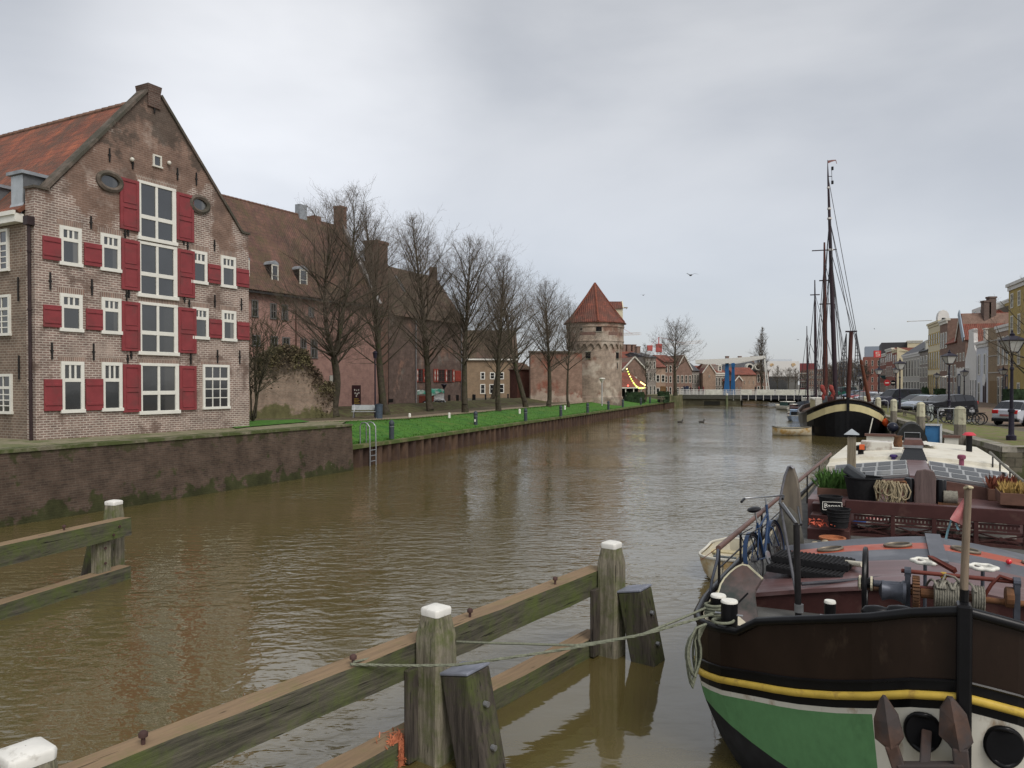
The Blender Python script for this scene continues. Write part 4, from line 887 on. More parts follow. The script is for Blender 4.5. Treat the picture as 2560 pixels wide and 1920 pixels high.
# pavilion with red roof, hedges and terrace by the tower
PF = frame(*(P(1562,1003,113).xy), 1, .15)
root = thing('pavilion', 'low terrace pavilion with red tiled roof and dark open front beside the round tower', 'pavilion', M=PF)
u1 = uz(PF, 1602, 990)[0]; ze = uz(PF, 1580, 969)[1]; zp = uz(PF, 1580, 930)[1]
mb = MB(); mb.add([(-.6,-.5,ze),(u1+.9,-.5,ze-.1),(u1-.8,3,zp),(-.6,3,zp),(u1+.9,6,ze),(-.6,6,ze)], [(0,1,2,3),(3,2,4,5),(1,4,2),(0,3,5),(0,5,4,1)]); mb.build('roof', RRX, root)
mb = MB(); mb.box(-.6, u1+.6, -.55, -.45, ze-.12, ze+.05); mb.build('fascia', OFFW, root)
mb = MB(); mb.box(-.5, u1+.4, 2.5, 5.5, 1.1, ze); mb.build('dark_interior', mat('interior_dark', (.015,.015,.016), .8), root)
for x in (0, u1*.5, u1*.95): mb = MB(); mb.box(x-.06,x+.06,-.45,-.33,1.1,ze-.12); mb.build('post', OFFW, root)
# string of lit bulbs from the tower to the pavilion corner
SL0 = P(1564,913,97); SL1 = P(1611,967,110)
sr = thing('light_string', 'string of lit yellow and green bulbs hanging from the tower to the pavilion', 'string lights', loc=tuple(SL0))
BY = glow('bulb_yellow', (1,.72,.25), 3.0); BG = glow('bulb_green', (.62,.85,.12), 2.2); BRD = glow('bulb_red', (1,.12,.08), 2.5)
pts = []
for i in range(19):
    f = i/18; p = SL0.lerp(SL1, f); p.z -= 2.0*math.sin(math.pi*f)*.55; pts.append(p-SL0)
MB().tube(pts, .02, 4).build('cable', BLACKP, sr)
for i, p in enumerate(pts[1:]): MB().ball(p+Vector((0,0,-.1)), .095, 6, 4).build('bulb', BY if i % 3 == 0 else BG, sr)
for k in range(5): MB().ball(Vector(pts[-1])+Vector((-.15*k, -.4, .25+k*.1)), .10, 6, 4).build('bulb', BY, sr)
MB().ball(P(1570,964,110)-SL0, .13, 6, 4).build('bulb', BRD, sr)
HEDGE = mat('hedge_green', (.022,.04,.018), .95, var=.6, scale=3, bump=.1)
def hedge(label, px0, px1, py0, py1, Y, dp=1.6, name='hedge'):
    a, b = P(px0, py1, Y), P(px1, py0, Y); mb = MB(); r3 = random.Random(px0)
    nx = max(3, int((b.x-a.x)/.35)); nzz = max(2, int((b.z-a.z)/.35)); j = lambda: r3.uniform(-.1,.1)
    x0, x1, z0, z1 = a.x, b.x, a.z-.15, b.z
    mb.grid([[(x0+(x1-x0)*i/nx+j(), Y+j(), z0+(z1-z0)*k/nzz+j()) for i in range(nx+1)] for k in range(nzz+1)])
    mb.grid([[(x0+(x1-x0)*i/nx+j(), Y+dp*k/3, z1+j()*.8) for i in range(nx+1)] for k in range(4)])
    mb.grid([[(x0+j(), Y+dp*k/3, z0+(z1-z0)*i/nzz) for k in range(4)] for i in range(nzz+1)]); mb.grid([[(x1+j(), Y+dp*k/3, z0+(z1-z0)*i/nzz) for k in range(4)] for i in range(nzz+1)])
    for i in range(int(nx*nzz*5)):
        c = Vector((r3.uniform(x0,x1), Y-r3.random()*.1 if r3.random()<.6 else Y+r3.random()*dp, 0)); c.z = r3.uniform(z0,z1) if c.y < Y else z1+r3.random()*.1; s = .09
        v = [c+Vector((r3.uniform(-s,s), r3.uniform(-s,s), r3.uniform(-s,s))) for _ in range(3)]; mb.add(v, [(0,1,2)])
    return tag(mb.build(name, HEDGE), label, 'hedge')
hedge('dark clipped hedge along the terrace beneath the pavilion roof', 1566, 1612, 981, 1005, 110)
hedge('dark square-clipped yew hedge left of the bridge abutment', 1650, 1673, 979, 1004, 120, 2.5)
bn = thing('picnic_table', 'weathered wooden picnic table on the grass between the two dark hedges', 'table', loc=tuple(P(1632,1004,117)))
MB().box(-1.7,1.7,-.4,.4,.68,.76).build('tabletop', mat('grey_planks', (.22,.19,.14), .9), bn)
for s in (-1, 1):
    MB().box(-1.7,1.7,s*.85-.15,s*.85+.15,.40,.46).build('seat', bpy.data.materials['grey_planks'], bn)
    MB().box(s*1.3-.06,s*1.3+.06,-.95,.95,.3,.40).box(s*1.3-.06,s*1.3+.06,-.6,-.5,0,.30).box(s*1.3-.06,s*1.3+.06,.5,.6,0,.30).box(s*1.3-.06,s*1.3+.06,-.05,.05,.4,.68).build('trestle', bpy.data.materials['grey_planks'], bn)
# ================================================================== BRIDGE
BA = P(1688, 988, 146); BB = P(2066, 988, 137); BA.z = BB.z = 0
bd = (BB-BA).normalized(); BF = frame(BA.x, BA.y, bd.x, bd.y); BLn = (BB-BA).length; DZ = 1.92
def bu(px): return uz(BF, px, 985)[0]
root = thing('drawbridge', 'low canal drawbridge with white railings, blue twin towers and a white balance beam', 'bridge', M=BF)
mb = MB(); mb.box(bu(1690), bu(1852), 0, 7, -.5, DZ-.75); mb.build('stone_pier', mat('mossy_pier', (.10,.095,.06), .95, var=.4, scale=1.2, c2=(.06,.055,.035), thr=.5, bump=.03), root)
mb = MB(); mb.box(bu(1760), bu(1800), -.02, 5, -.4, .75); mb.build('painted_archway_shadow', mat('archway_shadow_black', (.02,.02,.016), .95), root)  # near-black block on the pier face, archway shadow put into its colour
mb = MB(); mb.box(bu(1688), bu(1852), -.25, 7.3, DZ-.749, DZ-.02); mb.build('fixed_deck', mat('deck_edge', (.075,.075,.06), .9, var=.3), root)
mb = MB(); mb.box(bu(1853), BLn+3, -.1, 6.6, DZ-.72, DZ-.03); mb.build('leaf_deck', mat('leaf_steel', (.03,.032,.038), .6, var=.3), root)
WB = mat('bridge_white', (.66,.65,.60), .5, var=.08); BLU = mat('bridge_blue', (.022,.105,.25), .5, var=.12)
for y in (-.2, 6.4):
    k = 0; x = bu(1690)
    while x < BLn+2:
        MB().box(x-.05,x+.05,y-.05,y+.05,DZ-(.95 if (y < 0 and x > bu(1830)) else .0),DZ+1.0).build('railing_post', WB, root); x += 1.33
    for z in (.12,.32,.52,.72,.98): MB().box(bu(1690), BLn+2, y-.03, y+.03, DZ+z-.03, DZ+z+.035).build('railing_bar', WB, root)
for a, b in ((1764,1806),(1853,1880),(1893,1935),(1940,1985),(1990,2025)):
    MB().box(bu(a), bu(b), -.29, -.24, DZ+.05, DZ+.97).build('railing_panel', mat('panel_white', (.58,.58,.50), .6, var=.22, scale=2), root)
# towers
def bz(py): return uz(BF, 1820, py)[1]
for (a0,a1,b0,b1,yt,y) in ((1808,1825,1813.5,1821.5,897,1.0),(1826,1839,1829.5,1836,905,5.4)):
    M2 = BF.inverted()
    q = lambda px: uz(frame(*(BF @ Vector((0,y,0))).xy, bd.x, bd.y), px, 940)[0]
    zt = bz(yt)*1.0; mb = MB(); x0,x1,x2,x3 = q(a0),q(a1),q(b0),q(b1)
    mb.add([(x0,y-.6,DZ-.5),(x1,y-.6,DZ-.5),(x1,y+.6,DZ-.5),(x0,y+.6,DZ-.5),(x2-.1,y-.35,DZ+2.6),(x3+.1,y-.35,DZ+2.6),(x3+.1,y+.35,DZ+2.6),(x2-.1,y+.35,DZ+2.6),(x2,y-.3,zt-.6),(x3,y-.3,zt-.6),(x3,y+.3,zt-.6),(x2,y+.3,zt-.6)],
           [(0,1,5,4),(1,2,6,5),(2,3,7,6),(3,0,4,7),(4,5,9,8),(5,6,10,9),(6,7,11,10),(7,4,8,11),(8,9,10,11)])
    mb.box(x2-.1,x3+.1,y-.36,y+.36,zt-.6,zt-.15); mb.taper(((x2+x3)/2,y),x3-x2,.6,zt-.149,zt+.15,.5); t = mb.build('tower', BLU, root)
    MB().box((x2+x3)/2-.28,(x2+x3)/2+.28,y-.42,y+.42,zt-.95,zt-.62).build('bearing', BLU, t)
for y in (.35, 5.9):
    xa, xb = bu(1738), bu(1911); z = bz
    mb = MB(); p = [(xa,z(899)),(bu(1815),z(896)),(xb,z(890)),(xb,z(895)),(bu(1840),z(907)),(bu(1790),z(909)),(xa,z(908))]
    mb.prism(p, y-.2, y+.2); mb.build('balance_beam', WB, root)
MB().box(bu(1909), bu(1912.5), .1, 6.1, bz(896), bz(891)).build('cross_beam', WB, root)
MB().box(bu(1738), bu(1752), .55, 5.7, bz(908), bz(900)).build('counterweight', WB, root)
for y, px in ((.35,1918),(5.9,1924)): MB().bar((bu(1910),y,bz(893)),(bu(px),y,DZ+.0),.16,.16).build('hanger', WB, root)
for px, h in ((1816,1.1),(1837,.3)):
    p = P(px, 1005, 143); q = thing('mooring_pile', ('taller ' if h > 1 else 'shorter ')+'white-topped mooring pile in front of the bridge pier', 'pile', loc=(p.x, p.y-.3, -.3)); MB().lathe([(.22,0),(.22,1.3+h)], n=10).build('pile_shaft', mat('green_pile', (.13,.15,.08), .9, var=.3), q); MB().lathe([(.235,1.1+h),(.24,1.42+h),(.18,1.47+h)], n=10).build('pile_cap', OFFW, q)
# abutment wall at the left bank
ab = MB(); a = P(1676,1016,132); b = P(1700,1012,146)
ab.prismz([(a.x-.5,a.y-2),(b.x+.6,b.y),(b.x-4,b.y+4),(a.x-6,a.y+6)], -.5, 2.0)
tag(ab.build('bridge_abutment', mat('abutment_stone', (.19,.17,.10), .95, var=.3, scale=1.5, bump=.03, c2=(.10,.105,.045), thr=.5)), 'mossy pale stone abutment at the left end of the drawbridge', 'abutment')
# ================================================================== FAR BUILDINGS BEHIND THE BRIDGE
TH_ = frame(*(P(1918,960,330).xy), 1, .06)
root = thing('theatre', 'large white windowless hall with two faint tan emblems above a dark glass ground floor', 'building', M=TH_)
u1 = uz(TH_, 1998, 930)[0]; zz = lambda py: uz(TH_, 1950, py)[1]
MB().box(0,u1,0,30,zz(941),zz(903)).build('wall', mat('theatre_white', (.60,.59,.56), .7, var=.05), root)
MB().box(u1*.06,u1*.92,5,28,zz(903),zz(897)).build('roof', mat('theatre_roof', (.42,.45,.48), .6, var=.1), root)
MB().box(.3,u1-.3,.5,29,0,zz(941)).build('ground_floor', GLASSD, root)
EM = mat('tan_emblem', (.42,.30,.17), .8, var=.5, scale=1.5)
for px, rr, py in ((1929,5.5,912.5),(1983,6,912)):
    mb = MB(); u = uz(TH_, px, 912)[0]; z = zz(py); rr *= 330/1900
    for (dx, dz, s) in ((-.25,.1,.62),(.3,.25,.5),(.75,.05,.26),(-.1,-.35,.42)): mb.lathe([(rr*s,-.12),(rr*s,0)], (u+dx*rr, -.02*abs(dx)*9, z+dz*rr), 12, ax='y')
    mb.build('emblem', EM, root)
r, M, u, zt = hs('office_block', 'modern office block with dark red top storey and pale bands right of the white theatre', 'building', 290, 1999, 2042, 908, mat('dark_red_cladding', (.20,.055,.055), .6, var=.15), R(-22), kind='flat', ncol=8, floors=((.12,.30),(.42,.58)), wfrac=.8, depth=20)
for f in (.36,.64): MB().box(-.05,u+.05,-.25,0,1.25+(zt-1.25)*f-.25,1.25+(zt-1.25)*f+.25).build('pale_band', OFFW, r)
hs('office_block', 'long brown brick office with ranks of small windows behind the ship masts', 'building', 280, 2022, 2112, 923, HB['brown'], R(-20), kind='flat', ncol=14, floors=((.05,.22),(.32,.48),(.58,.72),(.80,.92)), wfrac=.5, depth=20)
# cranes far away
def crane(label, pxm, pyt, pxa, pya, pxb, pyb, Y):
    m = P(pxm, pyt, Y); a = P(pxa, pya, Y)-m; b = P(pxb, pyb, Y+25)-m; c = thing('tower_crane', label, 'crane', loc=(m.x, m.y, 1.2)); H_ = m.z-1.2
    CR_ = mat('crane_red', (.45,.10,.09), .6); CW_ = mat('crane_white', (.6,.57,.55), .6)
    def lat(p, q, w, name, mt, n=10):
        mb = MB(); p = Vector(p); q = Vector(q); d = (q-p).normalized(); s1 = d.cross(Vector((.3,.9,.1))).normalized()*w; s2 = d.cross(s1).normalized()*w
        cs = [s1+s2, s1-s2, -s1-s2, -s1+s2]
        for v in cs: mb.bar(p+v, q+v, .16, .16)
        for i in range(n):
            f0, f1 = i/n, (i+1)/n
            for k in range(4): mb.bar(p.lerp(q,f0)+cs[k], p.lerp(q,f1)+cs[(k+1) % 4], .09, .09)
        mb.build(name, mt, c)
    lat((0,0,0),(0,0,H_),.8,'mast',CW_,16); lat((0,0,H_),(b.x,b.y,H_+b.z),.7,'jib',CW_,22); lat((0,0,H_),(a.x,a.y,H_+a.z),.7,'counter_jib',CW_,6)
    MB().box(-1.6,1.6,-1.2,1.2,H_-3.5,H_+1.2).build('cab', CR_, c); MB().box(a.x-1,a.x+2,a.y-.8,a.y+.8,H_+a.z-2.5,H_+a.z+.6).build('ballast', CR_, c)
    mb = MB(); mb.bar((0,0,H_),(0,0,H_+5),.5,.5); mb.bar((0,0,H_+5),(a.x*.9,a.y*.9,H_+a.z*.9),.12,.12); mb.bar((0,0,H_+5),(b.x*.6,b.y*.6,H_+b.z*.6),.12,.12); mb.build('apex', CR_, c)
crane('distant red and white tower crane behind the round-crowned tree', 1647, 865, 1622, 866, 1753, 854, 430)
crane('distant tower crane whose jib ends right of the round tower roof', 1548, 836, 1540, 837, 1601, 834, 470)
# ================================================================== HOUSES ALONG THE RIGHT QUAY
LN = ((62.0, 99.0), (-.325, -.947))
HW = [OFFW, GLASSD]; zb = ZQ+.0
WHT = mat('white_render', (.62,.61,.58), .7, var=.07, scale=2); CRM = mat('cream_render', (.60,.53,.36), .7, var=.08, scale=2); YEL = mat('yellow_render', (.50,.37,.13), .7, var=.1, scale=2)
OCH = mat('ochre_render', (.36,.27,.09), .75, var=.14, scale=1.5); PALB = mat('pale_blue_render', (.52,.54,.58), .7, var=.07, scale=2); STN = mat('grey_stucco', (.40,.38,.34), .75, var=.1, scale=2); TANR = mat('tan_render', (.25,.185,.115), .8, var=.15, scale=1.5)
GRP = None
def rh(name, label, *a, **k):
    k.setdefault('z0', zb-.1); k.setdefault('line', LN); return hs(name, label, 'house', 0, *a, **k)
rh('house', 'brown brick house with pale shop awnings at the far end of the right quay', 2200, 2216, 885, HB['red'], kind='flat', ncol=3, floors=((.05,.28),(.42,.62),(.72,.9)), cornice=OFFW)
rh('house', 'narrow red brick house with white bands beside the cream-sided gable', 2215, 2231, 872, HB['red'], kind='flat', ncol=3, floors=((.05,.30),(.40,.62),(.72,.90)), wfrac=.62, cornice=OFFW)
r, M, u, zt = rh('house', 'brick-fronted house whose tall plain cream side wall faces the water', 2231, 2242, 874, HB['red'], kind='flat', ncol=2, floors=((.05,.3),(.4,.6),(.7,.88)), cornice=CRM, depth=5)
mb = MB(); mb.box(u+.01, u+.35, 0, 10, zb, zt-.5); mb.prismx([(0,zt-.5),(10,zt-3.5),(0,zt+.4)], u+.01, u+.35); mb.build('side_wall', CRM, r)
rh('house', 'long low white house front with tall pilasters and dark sloping roof', 2257, 2300, 884, STN, kind='side', peak=850, roof=RD, ncol=6, floors=((.03,.36),(.46,.86)), wfrac=.62, cornice=WHT)
rh('house', 'brown house with a dormer and black balcony rails next to the tall cream facade', 2299, 2320, 878, HB['grey'], kind='side', peak=852, roof=RD, ncol=3, floors=((.03,.34),(.44,.66),(.72,.9)), wfrac=.6, dormers=1, chim=1)
rh('house', 'tall cream and yellow flat-fronted house with three rows of shuttered windows', 2320, 2349, 806, CRM, kind='flat', ncol=5, floors=((.02,.32),(.38,.62),(.70,.86)), wm=[YEL, GLASSD], wfrac=.72, cornice=CRM)
rh('house', 'brown brick house with white pilaster, blue cornice and rounded white top gable', 2349, 2368, 800, HB['brown'], kind='flat', ncol=3, floors=((.02,.30),(.36,.56),(.64,.84)), wfrac=.6, cornice=OFFW, chim=0)
rh('house', 'wide red pantiled house with brown brick front behind the tall lamp', 2367, 2392, 858, HB['brown'], kind='side', peak=792, roof=RRX, ncol=3, floors=((.02,.32),(.40,.62)), wfrac=.5, depth=11)
r, M, u, zt = rh('house', 'brown brick gabled house with blue-grey metal edging on its steep roof', 2390, 2413, 852, HB['brown'], kind='gable', peak=786, roof=RR, ncol=3, floors=((.02,.30),(.40,.56),(.66,.8)), wfrac=.45, depth=12)
zp = uz(M, 2402, 786)[1]; mb = MB(); mb.bar((u+.2,-.3,zt),(u/2,-.3,zp+.3),1.1,.14,up=(0,1,0)); mb.build('metal_edging', mat('blue_grey_zinc', (.26,.31,.36), .5, .3, var=.15), r)
rh('house', 'low whitewashed house with grey door between two brown gables', 2391, 2411, 921, WHT, kind='flat', ncol=4, floors=((.05,.80),), wfrac=.5, dcol=1, line=((61.4,99.0),(-.325,-.947)), depth=1.2)
rh('house', 'tall white neck-gabled house with curved shoulders', 2412, 2443, 897, WHT, kind='neck', peak=823, roof=RR, ncol=5, floors=((.02,.52),), wfrac=.45, wm=[WHT, GLASSD])
rh('house', 'red pantiled roof house rising behind the white neck gable', 2395, 2472, 845, HB['red'], kind='side', peak=791, roof=RRX, ncol=4, floors=((.7,.85),), line=((70.0,99.0),(-.325,-.947)), depth=12)
r, M, u, zt = rh('house', 'pale blue-white house with white cornice, arched doorway and small roof dormer', 2441, 2470, 854, PALB, kind='side', peak=838, roof=RRX, ncol=2, floors=((.0,.34),(.46,.80)), wfrac=.36, cornice=WHT, dormers=1, dcol=1)
MB().lathe([(.75,-.16),(.75,-.02)], (u*.75,0,zb+3.0), 14, ax='y').build('arched_fanlight', WHT, r)
r, M, u, zt = rh('house', 'narrow blank tan house with horizontal bands and brown double doors', 2469, 2499, 818, TANR, kind='flat', ncol=1, floors=(), depth=8)
for f in (.40,.62,.82): MB().box(0,u,-.08,.0,zb+(zt-zb)*f,zb+(zt-zb)*f+.12).build('band', STN, r)
d = MB().box(u*.2,u*.85,-.08,.01,zb,zb+2.9).build('double_door', wood('door_planks', (.25,.17,.09), (.15,.10,.055)), r)
rh('house', 'house with broad white cornice and tall white-framed shop windows beside the ochre house', 2492, 2534, 812, HB['tan'], kind='flat', ncol=4, floors=((.0,.36),(.50,.86)), wfrac=.66, cornice=WHT, dcol=2, rows=3)
r, M, u, zt = rh('house', 'large ochre house with white sash windows at the right edge', 2520, 2620, 692, OCH, kind='hip', peak=650, roof=RD, ncol=5, floors=((.03,.20),(.34,.50),(.58,.74),(.80,.92)), wfrac=.36, cornice=WHT, line=((60.6,99.0),(-.325,-.947)), depth=14, rows=3, cols=2)
# higher blocks behind the row
hs('block', 'dark brown flat-roofed block rising behind the tan house', 'building', 0, 2468, 2536, 770, mat('dark_cladding', (.085,.07,.055), .8, var=.15), line=((72.0,99.0),(-.325,-.947)), kind='flat', ncol=1, floors=(), z0=zb)
hs('block', 'distant white flat with railing above the red roofs', 'building', 0, 2428, 2462, 769, WHT, line=((82.0,99.0),(-.325,-.947)), kind='flat', ncol=2, floors=((.9,.97),), z0=zb, wfrac=.4)
hs('block', 'ochre modern block with pale parapet behind the dark brown one', 'building', 0, 2478, 2536, 753, OCH, line=((86.0,99.0),(-.325,-.947)), kind='flat', ncol=1, floors=(), z0=zb, cornice=WHT)
for px, yt, k in ((2465, 756, 'left'), (2478, 746, 'right')):
    p = P(px, yt, 112); c = thing('chimney_stack', k+' one of the two dark chimney stacks above the tan house', 'chimney', loc=(p.x, p.y, 8)); MB().box(-.5,.5,-.4,.4,0,p.z-8).build('stack', HB['dark'], c); MB().box(-.58,.58,-.48,.48,p.z-8,p.z-7.75).build('cap', HB['dark'], c)
p = P(2357, 775, 143); c = thing('roof_gablet', 'small rounded white gablet sitting on top of the brown pilastered house', 'gable', loc=(p.x, p.y, p.z-3)); mb = MB(); mb.prism([(-1.1,0),(1.1,0),(1.1,1.6)]+[(1.1*math.cos(a), 1.6+1.4*math.sin(a)) for a in (.5,1,1.57,2.1,2.6)]+[(-1.1,1.6)], -.3, .3); mb.build('gablet_wall', WHT, c); MB().box(-.35,.35,-.34,-.3,.5,1.5).build('opening', OPEN, c)
p = P(2307, 802, 190); c = thing('flagpole', 'thin horizontal flagpole sticking out over the street from the cream facade', 'flagpole', loc=tuple(P(2330,801,170))); MB().tube([(0,0,0), tuple(P(2269,803.5,178)-P(2330,801,170))], .07, 5).build('pole', OFFW, c); MB().ball(P(2269,803.5,178)-P(2330,801,170), .17, 6, 4).build('finial', OFFW, c)
# modern blocks where the street ends
r, M, u, zt = hs('apartment_block', 'red brick apartment block with set-back grey top storey at the street end', 'building', 260, 2158, 2204, 892, HB['red'], R(-24), kind='flat', ncol=3, floors=((.05,.2),(.28,.42),(.52,.66),(.74,.9)), wfrac=.3, depth=16)
MB().box(.5,u-.3,1,14,zt,zt+3.6).build('top_storey', mat('grey_cladding', (.27,.31,.36), .6, var=.1), r)
hs('dark_block', 'wide dark flat-topped building behind the far end of the right row', 'building', 230, 2203, 2272, 856, mat('slate_cladding', (.06,.06,.062), .7, var=.2), R(-24), kind='flat', ncol=1, floors=(), depth=20)
hs('cream_block', 'cream flat-topped building behind the white low house', 'building', 226, 2268, 2306, 851, CRM, R(-24), kind='flat', ncol=1, floors=(), depth=20, cornice=OFFW)
# signs and street trees in the distance
def pole_sign(label, px, pyb, pyt, Y, rad, m, name='road_sign'):
    b = P(px, pyb, Y); t = P(px, pyt, Y); s = thing(name, label, 'road sign', loc=(b.x, b.y, ZQ)); h = t.z-ZQ
    MB().tube([(0,0,0),(0,0,h)], .04, 6).build('pole', STEEL, s); d = MB().lathe([(rad,-.06),(rad,-.02)], (0,0,h), 20, ax='y').build('disc', m, s)
    MB().box(-rad*.62,rad*.62,-.075,-.061,h-rad*.16,h+rad*.16).build('bar', OFFW, d); return s
pole_sign('red no-entry disc with white bar on a grey pole beside the parked van', 2217, 1000, 957, 130, .55, mat('sign_red', (.40,.025,.03), .5))
pole_sign('small dark round sign on a pole right of the red no-entry disc', 2232, 1000, 957, 128, .45, BLACKP)
bx = thing('wall_sign', 'square red illuminated sign high on the far red brick house', 'sign', loc=tuple(P(2193,885,170))); MB().box(-.75,.75,-.2,.2,-.75,.75).build('box', mat('sign_box_red', (.55,.05,.05), .5), bx)
mb = MB()
for z in (-.45,-.02,.4): mb.box(-.42,.42,-.22,-.201,z-.06,z+.06)
mb.box(-.42,-.28,-.22,-.201,.04,.34); mb.box(.28,.42,-.22,-.201,-.39,-.08); mb.build('figure', OFFW, bx)
aw = thing('awning', 'dark green shop awning on the far brown brick house', 'awning', loc=tuple(P(2216,945,190))); MB().slab([(-1.6,0,.6),(1.6,0,.6),(1.6,-1.3,-.2),(-1.6,-1.3,-.2)], .08).build('canvas', mat('awning_green', (.02,.05,.05), .8), aw)
sg = thing('shop_sign', 'pink shop fascia sign with dark letters on the low white house', 'sign', loc=tuple(P(2290,932,158)), rz=math.atan2(-.947,-.325)); MB().box(-1.9,1.9,-.6,-.5,-.35,.35).build('board', mat('sign_pink', (.50,.30,.28), .6), sg)
mb = MB()
for i in range(9): mb.box(-1.6+i*.36,-1.38+i*.36,-.62,-.601,-.16,.16 if i % 3 else .22)
mb.build('lettering', BLACKP, sg)
# ================================================================== BARE WINTER TREES
BARK = mat('mossy_bark', (.060,.051,.036), .95, var=.4, scale=5, bump=.03, c2=(.046,.055,.022), thr=.60)
TWIG = mat('twigs', (.135,.11,.085), .9, var=.3, scale=.6)
def frusta(name, segs, n, m, parent):
    a = np.array(segs, dtype=np.float64); p0, p1, r0, r1 = a[:,0:3], a[:,3:6], a[:,6], a[:,7]
    d = p1-p0; d /= np.maximum(1e-9, np.linalg.norm(d, axis=1))[:,None]
    ref = np.where(np.abs(d[:,2:3]) < .9, np.array([[0,0,1.0]]), np.array([[1.0,0,0]]))
    u = np.cross(d, ref); u /= np.linalg.norm(u, axis=1)[:,None]; w = np.cross(d, u)
    k = len(a); V = np.empty((k, 2*n, 3))
    for j in range(n):
        t = 2*math.pi*j/n; e = u*math.cos(t)+w*math.sin(t)
        V[:,j] = p0+e*r0[:,None]; V[:,n+j] = p1+e*r1[:,None]
    base = (np.arange(k)*2*n)[:,None,None]
    q = np.array([[j, (j+1) % n, n+(j+1) % n, n+j] for j in range(n)])[None]+base
    me = bpy.data.meshes.new(name); nv = k*2*n; nf = k*n
    me.vertices.add(nv); me.vertices.foreach_set('co', V.reshape(-1))
    me.loops.add(nf*4); me.loops.foreach_set('vertex_index', q.reshape(-1).astype(np.int32))
    me.polygons.add(nf); me.polygons.foreach_set('loop_start', np.arange(nf, dtype=np.int32)*4)
    try: me.polygons.foreach_set('loop_total', np.full(nf, 4, dtype=np.int32))
    except Exception: pass
    me.polygons.foreach_set('use_smooth', np.ones(nf, dtype=bool))
    me.materials.append(m); me.update(calc_edges=True); me.validate()
    o = bpy.data.objects.new(name, me); COL.objects.link(o); o.parent = parent; return o
